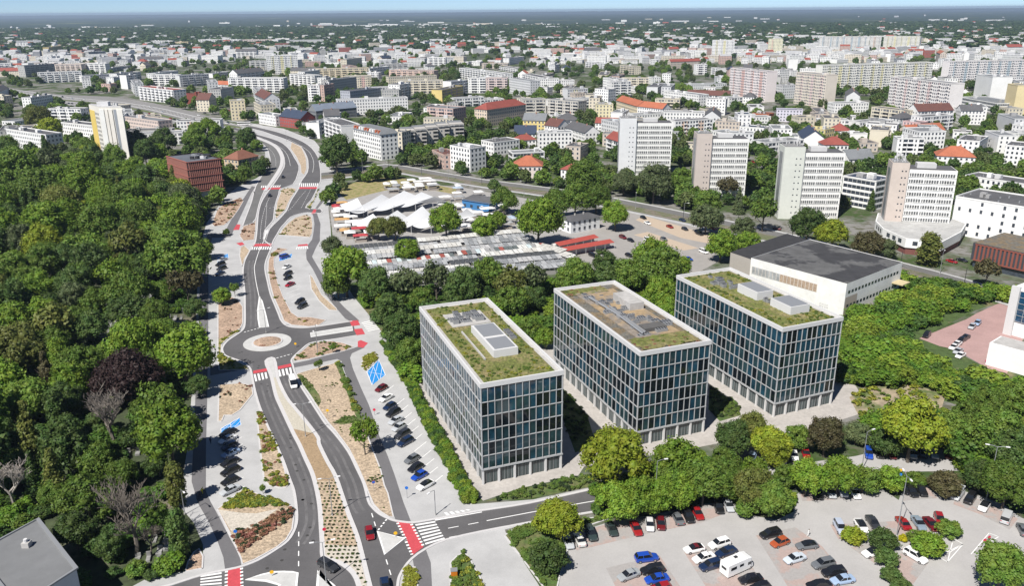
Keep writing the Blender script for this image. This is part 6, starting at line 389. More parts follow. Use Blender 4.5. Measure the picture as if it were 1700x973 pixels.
# ------------------------------------------------------------------ ground sheets
def S(name, poly, z, m): return tag(sheet(name, poly, z, m), kind='structure')
S('wood_ground', DATA['wood_floor'], .01, M_floor)
S('scrub_ground', DATA['scrub_ground'], .014, M_scrub)
S('tram_bank', DATA['tram_bank'], .028, M_drygrass)
S('market_ground', DATA['market_ground'], .02, mat('market_concrete', (.3, .29, .28), .9, var=.15, scale=.4))
S('market_car_park', DATA['mid_lot'], .026, mat('lot_asphalt', (.29, .275, .26), .9, var=.08, scale=.5, stain=.1))
for p in DATA['mid_lot_bays']: S('parking_bay_ground', p, .032, M_tan)
S('office_pavement', DATA['office_paving'], .02, mat('office_pavers', (.40, .375, .35), .9, var=.14, scale=1.2, stain=.18, sscale=.2))
for p in DATA['office_lawns']: S('lawn', p, .03, M_grass)
S('dirt_ground', DATA['dirt'], .022, M_dirt)
S('pavement', DATA['pavement'], .02, M_pave)
S('car_park_ground', DATA['car_park'], .024, M_lot)
for p in DATA['car_park_bays']: S('parking_bay_ground', p, .03, M_bay)
S('upper_lane_ground', DATA['upper_lane'], .028, M_lot)
S('yard_ground', DATA['pink_lot'], .024, M_pink)
E_ = DATA['edges']
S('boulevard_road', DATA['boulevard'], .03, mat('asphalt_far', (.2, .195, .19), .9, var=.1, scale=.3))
S('main_road', E_[0] + E_[1] + E_[2] + E_[3], .03, M_road)
S('north_road', E_[4] + E_[5], .036, M_road)
S('viaduct_road', E_[6] + E_[7], .042, M_road)
S('layby_road', E_[8] + E_[9], .033, M_road2)
tt, tb = DATA['tram_top'], DATA['tram_bot']
def between(f): return [(a[0] + (b[0] - a[0]) * f, a[1] + (b[1] - a[1]) * f) for a, b in zip(tt, tb)]
S('tram_road', tt + tb[::-1], .024, M_road2)
S('tram_verge', between(.42) + between(.8)[::-1], .05, M_ballast)
S('tram_pavement', between(.86) + between(1.0)[::-1], .1, M_pave)
S('far_tram_pavement', between(0) + between(.1)[::-1], .1, M_pave)
mb = MB()
for f in (.48, .54, .64, .70): ribbon(mb, between(f), .22, .05, .13)
tag(mb.build('tram_rails', M_rail), kind='structure')
for p in DATA['cycle_paths']: S('cycle_path', p, .05, M_cycle)
mb = MB()
for i, e in enumerate(E_): ribbon(mb, e, .55, .02, .15, shift=-.25 if i != 99 else .2)
for e in DATA['median_strip']: ribbon(mb, e, 2.0, .02, .17)
tag(mb.build('kerb', M_kerb), kind='structure')
BEDM = {'mulch_tan': M_mulch, 'mulch_red': M_mulch2, 'grass_dry': M_drygrass, 'grass_green': M_grass, 'gravel_pale': M_gravel}
kb = MB()
for bedn, (m, p) in enumerate(DATA['beds']):
    tag(MB().prism(p, .02, .13 if len(p) not in () and bedn < 22 else .15).build('planting_bed', BEDM[m]), kind='structure')
    if bedn < 22: ribbon(kb, p + p[:1], .3, .02, .145)
tag(kb.build('bed_kerb', M_kerb), kind='structure')
# median: kerb ring, and zones split along its length
med = DATA['median']; inn = inset(med, .95)
tag(MB().prism(med, .02, .16).build('median_kerb', M_kerb), kind='structure')
def clip(poly, a, b, keep):
    out = []; n = len(poly)
    side = lambda p: ((b[0] - a[0]) * (p[1] - a[1]) - (b[1] - a[1]) * (p[0] - a[0])) * keep
    for i in range(n):
        p, q = poly[i], poly[(i + 1) % n]; sp, sq = side(p), side(q)
        if sp >= 0: out.append(p)
        if (sp > 0 > sq) or (sp < 0 < sq):
            t = sp / (sp - sq); out.append((p[0] + (q[0] - p[0]) * t, p[1] + (q[1] - p[1]) * t))
    return out
cuts = DATA['median_cut']; rest = inn
zones = [M_pave2, M_cobble, M_mulch3, M_mulch, M_gravel]; med_z = []
for i in range(4):
    a, b = cuts[2 * i], cuts[2 * i + 1]
    med_z.append(clip(rest, a, b, 1)); rest = clip(rest, a, b, -1)
med_z.append(rest)
for z, m in zip(med_z, zones):
    if len(z) > 2: tag(sheet('median_bed', z, .19, m), kind='structure')
for m, p in DATA['islands']:
    if area(p) < 0: p = p[::-1]
    tag(MB().prism(p, .02, .15).build('island_kerb', M_mark), kind='structure')
    tag(sheet('traffic_island', inset(p, .45), .17, M_pave2), kind='structure')
(rcx, rcy), r1, r2 = DATA['roundabout']
circ = lambda r, n=48: [(rcx + r * math.cos(2 * math.pi * k / n), rcy + r * math.sin(2 * math.pi * k / n)) for k in range(n)]
tag(MB().prism(circ(r1), .02, .13).build('roundabout_apron', M_pave2), kind='structure')
tag(MB().prism(circ(r2 + .5), .1, .3).build('roundabout_kerb', M_kerb), kind='structure')
mb = MB(); c1, c0 = circ(r2), circ(r2 * .5)
for k in range(48):
    j = (k + 1) % 48; mb.quad((*c1[k], .31), (*c1[j], .31), (*c0[j], .8), (*c0[k], .8))
mb.add([(*p, .8) for p in c0], [list(range(48))])
tag(mb.build('roundabout_bed', M_mulch2), kind='structure')
# worn wheel tracks and repairs on the carriageways
mb = MB()
for e, lo, hi, sg in ((E_[0], 54, 88, 1), (E_[2], 30, 62, 1), (E_[0], 6, 24, 1)):
    seg = e[lo:hi]
    for d_ in (1.7, 3.3): ribbon(mb, offset_line(seg, d_ * sg), .6, .0345, .0345)
tag(mb.build('wheel_track_wear', mat('asphalt_worn', (.135, .131, .133), .8, var=.15, scale=1.0, stain=.3, sscale=.3)), kind='structure')
mb = MB(); rq = random.Random(3)
for k in range(26):
    i = rq.randrange(40, 95); p = offset_line(E_[0], rq.uniform(1, 5))[i]; n_ = 10; rr_ = .35
    mb.add([(p[0] + rr_ * math.cos(q * .628), p[1] + rr_ * math.sin(q * .628), .0375) for q in range(n_)], [list(range(n_))])
tag(mb.build('manhole_covers', mat('iron_cover', (.05, .048, .045), .6)), kind='structure')
mb = MB(); bv = DATA['bvd']
for d_, w_0 in ((0, 5),): ribbon(mb, offset_line(bv, d_), w_0, .03, .16)
tag(mb.build('boulevard_verge', M_grass), kind='structure')
mb = MB()
for d_ in (-22, 22, 9, -9): ribbon(mb, offset_line(bv, d_), 2.2, .03, .15)
tag(mb.build('boulevard_pavement', M_pave), kind='structure')
mb = MB()
for d_ in (-18.5, -15, -12, 12, 15, 18.5): dashes(mb, offset_line(bv, d_), .35, 5, 6, .05)
tag(mb.build('boulevard_markings', M_mark), kind='structure')
mb = MB()
for d_ in (-6, -4.4, 4.4, 6): ribbon(mb, offset_line(bv, d_), .25, .03, .1)
tag(mb.build('boulevard_rails', M_rail), kind='structure')
# markings
for k, z in enumerate(DATA['zebras']):
    par = tag(empty('zebra_crossing', (0, 0, 0)), kind='structure')
    for q in z: sheet('stripe', q, .056, M_mark, par)
for p in DATA['red_patches']: S('red_crossing_path', p, .06, M_red)
mb = MB()
for w, d, g, p in DATA['lines']: dashes(mb, p, w * 1.5, d, g, .054)
for p in DATA['sq']: dashes(mb, p, .55, .5, .55, .066)
tag(mb.build('road_markings', M_mark), kind='structure')
mb = MB()
for p in DATA['bay_lines']: ribbon(mb, p, .2, .045, .045)
for p in DATA['park_marks']: ribbon(mb, p, .16, .04, .04)
tag(mb.build('bay_markings', M_mark), kind='structure')
for p in DATA['blue_bays']:
    S('blue_parking_bay', p, .05, M_blue)
    mb = MB(); ribbon(mb, p + p[:1], .2, .056, .056)
    ctr = lambda i, j, t: (p[i][0] + (p[j][0] - p[i][0]) * t, p[i][1] + (p[j][1] - p[i][1]) * t)
    for a, b in ((p[0], p[2]), (p[1], p[3]), (ctr(0, 1, .5), ctr(3, 2, .5)), (ctr(0, 3, .5), ctr(1, 0, .4)), (ctr(1, 2, .5), ctr(2, 3, .4))): ribbon(mb, [a, b], .11, .06, .06)
    tag(mb.build('blue_bay_markings', M_mark), kind='structure')
# ------------------------------------------------------------------ buildings
ORD = ['', 'second ', 'third ', 'fourth ', 'fifth ', 'sixth ', 'seventh ', 'eighth ', 'ninth ', 'tenth '] + [w + ' ' for w in 'eleventh twelfth thirteenth fourteenth fifteenth sixteenth seventeenth eighteenth nineteenth twentieth'.split()]
USED = {}
def unique(lab):
    k = USED.get(lab, 0); USED[lab] = k + 1
    return lab if k == 0 else (ORD[k] if k < 20 else 'further ') + lab
def win_quad(mb, face, L, D, x0, x1, z0, z1, off=.05, mi=0):
    if face == 0: mb.quad((x0, -off, z0), (x1, -off, z0), (x1, -off, z1), (x0, -off, z1), mi)
    elif face == 1: mb.quad((L + off, x0, z0), (L + off, x1, z0), (L + off, x1, z1), (L + off, x0, z1), mi)
    elif face == 2: mb.quad((x1, D + off, z0), (x0, D + off, z0), (x0, D + off, z1), (x1, D + off, z1), mi)
    else: mb.quad((-off, x1, z0), (-off, x0, z0), (-off, x0, z1), (-off, x1, z1), mi)
ACC = [(.66, .5, .4), (.68, .64, .4), (.6, .4, .36), (.42, .5, .55), (.66, .52, .5)]
def building(a, b, dep, h, fl, style, wall, roof, rc, label, cat, group=None):
    dx, dy = b[0] - a[0], b[1] - a[1]; L = math.hypot(dx, dy); ang = math.atan2(dy, dx)
    far = math.hypot(*a) > 700; r = random.Random(int(a[0] * 7 + a[1] * 13))
    root = tag(empty(cat.replace(' ', '_'), (a[0], a[1], 0), ang), label, cat, group)
    near = not far
    pitched = roof != 'flat'
    eave = h if not pitched else h - (.6 if roof == 'shed' else .3)
    # walls
    w = MB(); w.box(0, L, 0, dep, 0, eave, bottom=False)
    if not pitched: w.f = w.f[1:]; w.m = w.m[1:]
    if roof == 'gable':
        rh = min(dep * .36, 6.0)
        for x in (0, L): w.add([(x, 0, eave), (x, dep, eave), (x, dep / 2, eave + rh)], [[0, 1, 2]])
    w.build('wall', M_wall, root, color=wall)
    # roof
    m = MB()
    if not pitched:
        m.quad((.3, .3, h - .55), (L - .3, .3, h - .55), (L - .3, dep - .3, h - .55), (.3, dep - .3, h - .55))
        ro = m.build('roof', M_roof, root, color=rc)
        p = MB()
        for x0, x1, y0, y1 in ((-.12, L + .12, -.12, .3), (-.12, L + .12, dep - .3, dep + .12), (-.12, .3, .3, dep - .3), (L - .3, L + .12, .3, dep - .3)): p.box(x0, x1, y0, y1, h - .7, h + .02)
        p.build('parapet', M_wall, root, color=tuple(c * .92 for c in wall))
        for k in range(r.choice([1, 2, 3]) if L > 15 else 1):
            cx = r.uniform(.15, .8) * L; s = r.uniform(1.2, 2.6); MB().box(cx, cx + s * 1.6, dep * .3, dep * .3 + s * 1.5, h - .55, h + r.uniform(.8, 2.4)).build('roof_cabin', M_wall, ro, color=r.choice([(.55, .55, .55), wall, (.3, .3, .3)]))
        if near:
            v = MB()
            for k in range(r.randint(4, 9)):
                x, y = r.uniform(1, L - 1), r.uniform(1, dep - 1); v.box(x, x + .6, y, y + .6, h - .55, h + r.uniform(0, .5))
            tag(v.build('roof_vents', M_metal, ro), kind='stuff')
    elif roof == 'gable':
        o = .5; e0 = eave - .25
        m.quad((-.4, -o, e0), (L + .4, -o, e0), (L + .4, dep / 2, eave + rh + .12), (-.4, dep / 2, eave + rh + .12)); m.quad((L + .4, dep + o, e0), (-.4, dep + o, e0), (-.4, dep / 2, eave + rh + .12), (L + .4, dep / 2, eave + rh + .12))
        m.quad((-.4, -o, e0 - .2), (L + .4, -o, e0 - .2), (L + .4, -o, e0), (-.4, -o, e0))
        ro = m.build('roof', M_tile, root, color=rc)
        for k in range(max(1, int(L / 14))):
            x = (k + .5) * L / max(1, int(L / 14)); MB().box(x, x + .8, dep * .42, dep * .42 + .8, eave + rh * .6, eave + rh + 1.0).build('chimney', M_wall, ro, color=(.35, .2, .15))
    elif roof in ('hip', 'mansard'):
        o = .6; rh = min(min(L, dep) * .36, 6.0); ins = min(L, dep) * .5
        if roof == 'mansard': rh = 2.8; ins = 2.0
        e0 = eave - .2; x0, x1 = (ins, L - ins) if L >= dep else (L / 2, L / 2); y0, y1 = (dep / 2, dep / 2) if L >= dep else (ins, dep - ins)
        if roof == 'mansard': y0, y1 = ins, dep - ins
        A = [(-o, -o, e0), (L + o, -o, e0), (L + o, dep + o, e0), (-o, dep + o, e0)]; T = [(x0, y0, e0 + rh), (x1, y0, e0 + rh), (x1, y1, e0 + rh), (x0, y1, e0 + rh)]
        m.add(A + T, [[0, 1, 5, 4], [1, 2, 6, 5], [2, 3, 7, 6], [3, 0, 4, 7], [4, 5, 6, 7]])
        ro = m.build('roof', M_tile, root, color=rc)
        if roof == 'mansard':
            for k in range(int(L / 4)):
                x = 1.2 + k * 4; MB().box(x, x + 1.8, -.2, 2.0, eave + .3, eave + 2.3).build('dormer', M_wall, ro, color=(.4, .11, .05) if k % 4 < 2 else wall)
        else: MB().box(L * .6, L * .6 + .9, dep * .5, dep * .5 + .9, eave + rh * .5, eave + rh + .8).build('chimney', M_wall, ro, color=(.4, .2, .15))
    else:  # shed
        m.add([(-.2, -.6, eave - 1.4), (L + .2, -.6, eave - 1.4), (L + .2, dep, eave + .9), (-.2, dep, eave + .9), (-.2, -.6, eave - 1.7), (L + .2, -.6, eave - 1.7), (L + .2, dep, eave + .2), (-.2, dep, eave + .2)], [[0, 1, 2, 3], [4, 5, 1, 0], [5, 6, 2, 1], [7, 4, 0, 3]])
        ro = m.build('roof', M_roof, root, color=rc)
    # openings
    wi = MB(); fr = MB(); bal = MB(); acc = MB()
    nf = max(1, int(round(fl))); fh = (eave - .6) / nf
    if style != 'plain':
        for face, W_ in ((0, L), (1, dep), (3, dep)):
            if face != 0 and style == 'grid': continue
            if face != 0 and (W_ < 7 or (style == 'balcony' and r.random() < .35)): continue
            if style == 'band':
                for k in range(nf):
                    z = k * fh + fh * .3; n = max(2, int(W_ / 2.4))
                    for i in range(n): win_quad(wi, face, L, dep, .6 + i * (W_ - 1.2) / n + .08, .6 + (i + 1) * (W_ - 1.2) / n - .08, z, z + fh * .58)
                continue
            sp = {'win': 2.7, 'grid': 2.6, 'balcony': 3.1, 'sparse': 4.2}[style]; n = max(1, int((W_ - .8) / sp)); st = (W_ - .6) / n
            for i in range(n):
                cx = .3 + (i + .5) * st
                bay = style == 'balcony' and face == 0 and (i % 3 != 0)
                for k in range(nf):
                    z = k * fh + fh * .32
                    if style == 'sparse' and (r.random() < .35 and k > 1): continue
                    if bay:
                        win_quad(wi, face, L, dep, cx - st * .42, cx + st * .42, k * fh + .25, k * fh + fh * .86)
                        if k > 0 and i % 3 == 1:
                            z0 = k * fh; bal.box(cx - st * .46, cx + st * 1.46 if i + 1 < n else cx + st * .46, -1.3, -.06, z0 - .12, z0 + .06); bal.box(cx - st * .46, cx + st * 1.46 if i + 1 < n else cx + st * .46, -1.38, -1.28, z0 - .12, z0 + 1.0)
                    else:
                        hw = .62 if style == 'win' else (.78 if style == 'grid' else .55)
                        if style == 'grid' and i % 4 == 3:
                            win_quad(wi, face, L, dep, cx - .9, cx + .9, k * fh + .5, k * fh + fh * .9); bal.box(cx - 1.1, cx + 1.1, -.7, -.06, k * fh + .1, k * fh + 1.05); continue
                        if near: win_quad(fr, face, L, dep, cx - hw - .14, cx + hw + .14, z - .12, z + fh * .5 + .12, .03)
                        win_quad(wi, face, L, dep, cx - hw, cx + hw, z, z + fh * .5)
        if style == 'grid':
            for k in range(int(L / 16)):
                x = 6 + k * 16 + r.uniform(0, 3); acc.box(x, min(L, x + 2.6 + r.random() * 3), -.03, 0.02, 0, h - 1)
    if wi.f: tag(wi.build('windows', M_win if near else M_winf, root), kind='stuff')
    if fr.f: tag(fr.build('window_frames', M_frame, root), kind='stuff')
    if bal.f: tag(bal.build('balconies', M_wall, root, color=tuple(min(.75, c * 1.04) for c in wall)), kind='stuff')
    if acc.f: tag(acc.build('colour_panels', M_wall, root, color=r.choice(ACC)), kind='stuff')
    if near and style in ('win', 'balcony'):
        dr = MB().box(L * .5 - .7, L * .5 + .7, -.1, .0, 0, 2.3).build('door', M_dark, root)
        MB().box(L * .5 - 1.2, L * .5 + 1.2, -1.2, -.12, 2.5, 2.65).build('canopy', M_conc, dr)
    return root
CEN = []
for t in DATA['buildings']:
    building(*t); USED[t[9]] = 1
    a, b, d = t[0], t[1], t[2]; l = math.hypot(b[0] - a[0], b[1] - a[1]); nx, ny = -(b[1] - a[1]) / l, (b[0] - a[0]) / l
    CEN.append(((a[0] + b[0] + nx * d) / 2, (a[1] + b[1] + ny * d) / 2, math.hypot(l, d) / 2, t[9]))
SPEC = [(-275, 575, 28), (-178, 465, 26), (92, 520, 26), (122, 452, 26), (152, 405, 26), (185, 360, 32), (100, 280, 45), (35, 385, 60), (-60, 385, 95), (200, 310, 45), (-260, 520, 20), (-170, 560, 15)]
for s in SPEC: CEN.append((*s, None))
GRID = {}
def gput(c): GRID.setdefault((int(c[0] // 130), int(c[1] // 130)), []).append(c)
for c in CEN: gput(c)
def gnear(x, y):
    k = (int(x // 130), int(y // 130))
    for i in (-1, 0, 1):
        for j in (-1, 0, 1): yield from GRID.get((k[0] + i, k[1] + j), ())
ROADS = [DATA['boulevard'], tt + tb[::-1], E_[6] + E_[7], E_[4] + E_[5], DATA['pavement'], E_[8] + E_[9]]
PARKS = DATA['parks']
def inpark(x, y): return any(((x - a) / c) ** 2 + ((y - b) / d) ** 2 < 1 for a, b, c, d in PARKS)
rb = random.Random(11)
w_, lg, cr, yl, pk, gr, bg = (.74, .74, .73), (.58, .59, .6), (.62, .57, .46), (.62, .5, .2), (.5, .36, .31), (.42, .42, .41), (.5, .44, .38)
CN = {w_: 'white', lg: 'pale grey', cr: 'cream', yl: 'yellow', pk: 'pinkish', gr: 'grey', bg: 'beige'}
RC = {(.36, .115, .06): 'orange', (.24, .06, .045): 'red', (.12, .05, .04): 'brown', (.09, .09, .095): 'dark', (.17, .18, .19): 'grey', (.03, .045, .08): 'slate blue'}
NW = ['zero', 'one', 'two', 'three', 'four', 'five', 'six']
hand = [c for c in CEN if c[3]]
nr = 0
for _ in range(20000):
    if nr >= 330: break
    t = rb.uniform(45, 230); y = 135400 / t * .98; az = rb.uniform(-.63, .63); x = az * y
    if y < 650 and az < -.05 or (y < 740 and -150 < x < 30): continue
    if y < 560: continue
    if y > 2100 and rb.random() < .6: continue
    if inpark(x, y): continue
    ang = rb.choice([.1, -.25, .35, 1.4, 1.2, -1.2]) + rb.uniform(-.1, .1)
    L = rb.choice([14, 18, 26, 36, 48, 60, 72]); dep = rb.choice([11, 12, 13, 15]); fl = rb.choice([2, 3, 3, 4, 4, 5, 5, 6]) if L > 16 else rb.choice([2, 2, 3])
    if y < 850: fl = min(fl, 4); L = min(L, 36)
    r = math.hypot(L, dep) / 2
    if any(math.hypot(x - c[0], y - c[1]) < (r + c[2]) * .72 + 1 for c in gnear(x, y)): continue
    if any(inside((x + i * r, y + j * r), p) for p in ROADS for i, j in ((0, 0), (1, 0), (-1, 0), (0, 1), (0, -1), (.7, .7), (-.7, .7), (.7, -.7), (-.7, -.7))): continue
    a = (x - math.cos(ang) * L / 2, y - math.sin(ang) * L / 2); b = (x + math.cos(ang) * L / 2, y + math.sin(ang) * L / 2)
    if a[0] > b[0]: a, b = b, a
    wall = rb.choices([w_, lg, cr, yl, pk, gr, bg], [10, 3, 2.5, .4, .8, 1.2, 1.2])[0]
    roof = rb.choices(['flat', 'gable', 'hip'], [8, 1.3, .7])[0] if L < 35 else rb.choices(['flat', 'gable'], [6, 1])[0]
    rc = rb.choice([(.09, .09, .095), (.17, .18, .19)]) if roof == 'flat' else rb.choices(list(RC)[:4] + [(.03, .045, .08)], [1, 1.5, 2, 3, 1])[0]
    st = rb.choices(['win', 'balcony', 'grid'], [5, 4, 1])[0] if L > 16 else 'win'
    hn = min(hand, key=lambda c: (c[0] - x) ** 2 + (c[1] - y) ** 2)
    ddx = math.atan2(x, y) - math.atan2(hn[0], hn[1]); ddy = y - hn[1]
    rel = ('right of' if ddx > 0 else 'left of') if abs(ddx) * y > abs(ddy) * .6 else ('beyond' if ddy > 0 else 'in front of')
    short = ' '.join(hn[3].replace(',', '').split()[:4])
    lab = unique(f"{CN[wall]} {NW[fl]} storey {'house' if L < 18 else 'block'} with {RC[rc]} roof {rel} the {short}")
    building(a, b, dep, fl * 3 + .8, fl, st, wall, roof, rc, lab, 'house' if L < 18 else 'apartment block', 'town buildings in the middle distance')
    c = (x, y, r, None); CEN.append(c); gput(c); nr += 1
# distant town: past the individual buildings, one mass
FC = [(.74, .74, .73), (.58, .58, .58), (.62, .56, .46), (.5, .35, .3), (.35, .1, .07), (.3, .31, .33)]
far_w = [MB() for _ in FC]; far_r = MB(); far_rr = MB(); far_win = MB(); nfar = 0
for _ in range(60000):
    if nfar >= 2600: break
    dv = rb.uniform(13, 84); y = 135400 / dv; az = rb.uniform(-.72, .72); x = az * y; u = 850 + 1354 * az * .96
    if dv < 26: d = .10 + (.9 if (535 < u < 690 or 700 < u < 830) and dv > 20 else 0) + (.5 if 840 < u < 960 and dv > 22 else 0)
    elif dv < 40: d = .4 + (.5 if 840 < u < 1200 else 0)
    elif dv < 60: d = .7 + (.3 if 840 < u < 1300 else 0)
    else: d = .9
    if u < 540 and dv < 34: d = .06 if dv < 22 else .35
    if inpark(x, y): d = 0
    if rb.random() > d: continue
    L = rb.uniform(40, 150) if dv < 30 and rb.random() < .5 else rb.choice([12, 16, 22, 30, 45]); dep = rb.uniform(20, 45) if L > 60 else rb.uniform(10, 15)
    h = rb.uniform(6, 10) if L > 60 else rb.choice([6, 7, 9, 12, 15]); r = math.hypot(L, dep) / 2
    if any(math.hypot(x - c[0], y - c[1]) < (r + c[2]) * .8 for c in gnear(x, y)): continue
    c = (x, y, r, None); gput(c); nfar += 1
    ang = rb.uniform(-.5, .5); ca, sa = math.cos(ang), math.sin(ang)
    T = lambda p: (x + ca * p[0] - sa * p[1], y + sa * p[0] + ca * p[1])
    poly = [T(p) for p in ((-L / 2, -dep / 2), (L / 2, -dep / 2), (L / 2, dep / 2), (-L / 2, dep / 2))]
    k = rb.choices(range(6), [11, 3, 2, .7, .5, .7])[0]
    far_w[k].prism(poly, 0, h, top=False)
    if L < 24 and rb.random() < .5:
        e = [(*p, h) for p in poly]; r1 = (*T((-L / 2, 0)), h + 3.5); r2_ = (*T((L / 2, 0)), h + 3.5)
        (far_rr if rb.random() < .35 else far_r).add(e + [r1, r2_], [[0, 1, 5, 4], [2, 3, 4, 5]]); far_w[k].add([e[0], e[3], r1], [[0, 1, 2]]); far_w[k].add([e[1], e[2], r2_], [[0, 1, 2]])
    else: far_r.add([(*p, h - .3) for p in poly], [[0, 1, 2, 3]])
    if dv > 28:
        nfl = int(h / 3)
        for i in range(int(L / 3)):
            for j in range(nfl):
                p0, p1 = T((-L / 2 + 1 + i * 3, -dep / 2 - .06)), T((-L / 2 + 2.6 + i * 3, -dep / 2 - .06)); far_win.quad((*p0, j * 3 + 1), (*p1, j * 3 + 1), (*p1, j * 3 + 2.5), (*p0, j * 3 + 2.5))
allf = MB(); mats_f = []
for c, f in zip(FC, far_w):
    mats_f.append(mat('far_wall_%02d%02d%02d' % tuple(int(q * 99) for q in c), c, .85)); allf.add(f.v, f.f, len(mats_f) - 1)
for c, f in (((.33, .335, .345), far_r), ((.24, .06, .04), far_rr)):
    mats_f.append(mat('far_roof_%02d' % int(c[0] * 99), c, .85)); allf.add(f.v, f.f, len(mats_f) - 1)
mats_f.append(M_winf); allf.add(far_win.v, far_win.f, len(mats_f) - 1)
tag(allf.build('distant_buildings', mats_f), 'white and grey roofs of the distant town in front of the forest', 'buildings', kind='stuff')

# ---- three glass offices
def office(org, L, nside, label, roofkind, seed, deg):
    W_, H_ = 19.3, 24.9; ang = R(deg); r = random.Random(seed)
    root = tag(empty('glass_office', (org[0], org[1], 0), ang), label, 'office', 'three glass offices with planted roofs')
    g0 = 4.0; rows = 6; fh = (H_ - 1.3 - g0) / rows
    MB().box(.25, W_ - .25, .25, L - .25, g0, H_ - 1.2, bottom=False).build('curtain_wall_backing', M_office, root)
    MB().box(.5, W_ - .5, .5, L - .5, 0, g0 - .36).build('ground_floor_glazing', mat('shop_glass', (.05, .068, .07), .03, var=.9, scale=1.0, spec=.6, stretch=(2.2, 2.2, .12)), root)
    # panes
    nf = 12; pane_cache = {}
    def pane(face, i, n, k, length):
        st = length / n; x0, x1 = i * st + .1, (i + 1) * st - .1; z0 = g0 + k * fh + .12; z1 = g0 + (k + 1) * fh - .12
        key = (face, k)
        if (face) not in pane_cache:
            q = MB()
            if face == 0: q.box(0, st - .2, -.03, .03, 0, fh - .24)
            else: q.box(-.03, .03, 0, st - .2, 0, fh - .24)
            pane_cache[face] = [q.mesh('window_pane', m) for m in (M_office, M_officeb, mat('office_glass_dark', (.006, .01, .013), .05, var=.5, scale=.5, spec=.7))]
        me = r.choices(pane_cache[face], [5, 3 if k < 4 else 9, 4])[0]  # upper rows draw more blue panes: blue reflection put into the glass colour
        loc = (x0, .14, z0) if face == 0 else (.14, x0, z0)
        o = objm('window_pane', me, root, loc=loc)
        t = .012
        o.rotation_euler = (r.uniform(-t, t), 0, r.uniform(-t, t)) if face == 0 else (0, r.uniform(-t, t), r.uniform(-t, t))
    for k in range(rows):
        for i in range(nf): pane(0, i, nf, k, W_)
        for i in range(nside): pane(3, i, nside, k, L)
    # mullions, floor bands, ground columns
    for face, n, length in ((0, nf, W_), (3, nside, L), (1, nside, L), (2, nf, W_)):
        mu = MB()
        for i in range(n + 1):
            x = min(max(i * length / n, .13), length - .13)
            if face == 0: mu.box(x - .055, x + .055, -.08, .3, g0, H_ - 1.25)
            elif face == 2: mu.box(x - .055, x + .055, L - .3, L + .08, g0, H_ - 1.25)
            elif face == 3: mu.box(-.08, .3, x - .055, x + .055, g0, H_ - 1.25)
            else: mu.box(W_ - .3, W_ + .08, x - .055, x + .055, g0, H_ - 1.25)
        mu.build('mullions', M_mull, root)
    for k in range(rows):
        z = g0 + k * fh; e = .07 if k else .14
        b = MB(); hh_ = .07 if k else .30
        b.box(-e, W_ + e, -e, .22, z - hh_, z + .08); b.box(-e, W_ + e, L - .22, L + e, z - hh_, z + .08); b.box(-e, .22, .22, L - .22, z - hh_, z + .08); b.box(W_ - .22, W_ + e, .22, L - .22, z - hh_, z + .08)
        b.build('floor_band', M_mull, root)
    MB().box(.3, W_ - .3, .3, L - .3, g0 - .34, g0 - .02).build('soffit', M_white, root)
    ng = 5
    for i in range(ng + 1):
        x = .24 + i * (W_ - .48) / ng; MB().box(x - .22, x + .22, .02, .46, 0, g0 - .33).build('column', M_white, root); MB().box(x - .22, x + .22, L - .46, L - .02, 0, g0 - .33).build('column', M_white, root)
    nb = 13
    for i in range(1, nb):
        y = i * L / nb
        for x in (.24, W_ - .24): MB().box(x - .22, x + .22, y - .22, y + .22, 0, g0 - .33).build('column', M_white, root)
    gm = MB()
    for i in range(20): 
        x = 1.1 + i * (W_ - 2.2) / 20; gm.box(x - .03, x + .03, .42, .5, .05, g0 - .4)
    for i in range(48):
        y = 1.1 + i * (L - 2.2) / 48; gm.box(.42, .5, y - .03, y + .03, .05, g0 - .4)
    tag(gm.build('ground_floor_mullions', M_metal, root), kind='stuff')
    # parapet
    p = MB(); o_ = .12; t_ = .32
    for x0, x1, y0, y1 in ((-o_, W_ + o_, -o_, t_), (-o_, W_ + o_, L - t_, L + o_), (-o_, t_, t_, L - t_), (W_ - t_, W_ + o_, t_, L - t_)): p.box(x0, x1, y0, y1, H_ - 1.12, H_)
    p.build('parapet', M_white, root)
    MB().box(t_, W_ - t_, t_, L - t_, H_ - 1.0, H_ - .62, bottom=False).build('roof_edge', M_conc, root)
    rf = MB(); nx, ny = 40, 100
    vs = []
    for j in range(ny + 1):
        for i in range(nx + 1):
            x = 1.3 + (W_ - 2.6) * i / nx; y = 1.3 + (L - 2.6) * j / ny; vs.append((x, y, H_ - .6 + (r.random() ** 2) * .22 * (0 < i < nx and 0 < j < ny)))
    rf.add(vs, [[j * (nx + 1) + i, j * (nx + 1) + i + 1, (j + 1) * (nx + 1) + i + 1, (j + 1) * (nx + 1) + i] for j in range(ny) for i in range(nx)])
    ro = rf.build('planted_roof', M_sedum if roofkind != 2 else M_sedum2, root)
    if roofkind == 2:
        for (x0, x1, y0, y1) in ((1.5, 17.6, 1.5, 8.5), (1.5, 14, L - 7, L - 1.6)):
            g = MB(); nn = 14; vv = []
            for j in range(nn + 1):
                for i in range(nn + 1): vv.append((x0 + (x1 - x0) * i / nn + (r.uniform(-.5, .5)), y0 + (y1 - y0) * j / nn + r.uniform(-.4, .4), H_ - .5 + r.random() * .25))
            g.add(vv, [[j * (nn + 1) + i, j * (nn + 1) + i + 1, (j + 1) * (nn + 1) + i + 1, (j + 1) * (nn + 1) + i] for j in range(nn) for i in range(nn)])
            g.build('sedum_patch', M_sedum, ro)
    def plant(x, y, w, l, hgt, m=M_metal, name='plant_unit'):
        q = MB().box(x, x + w, y, y + l, H_ - .6, H_ - .6 + hgt); 
        return q.build(name, m, ro)
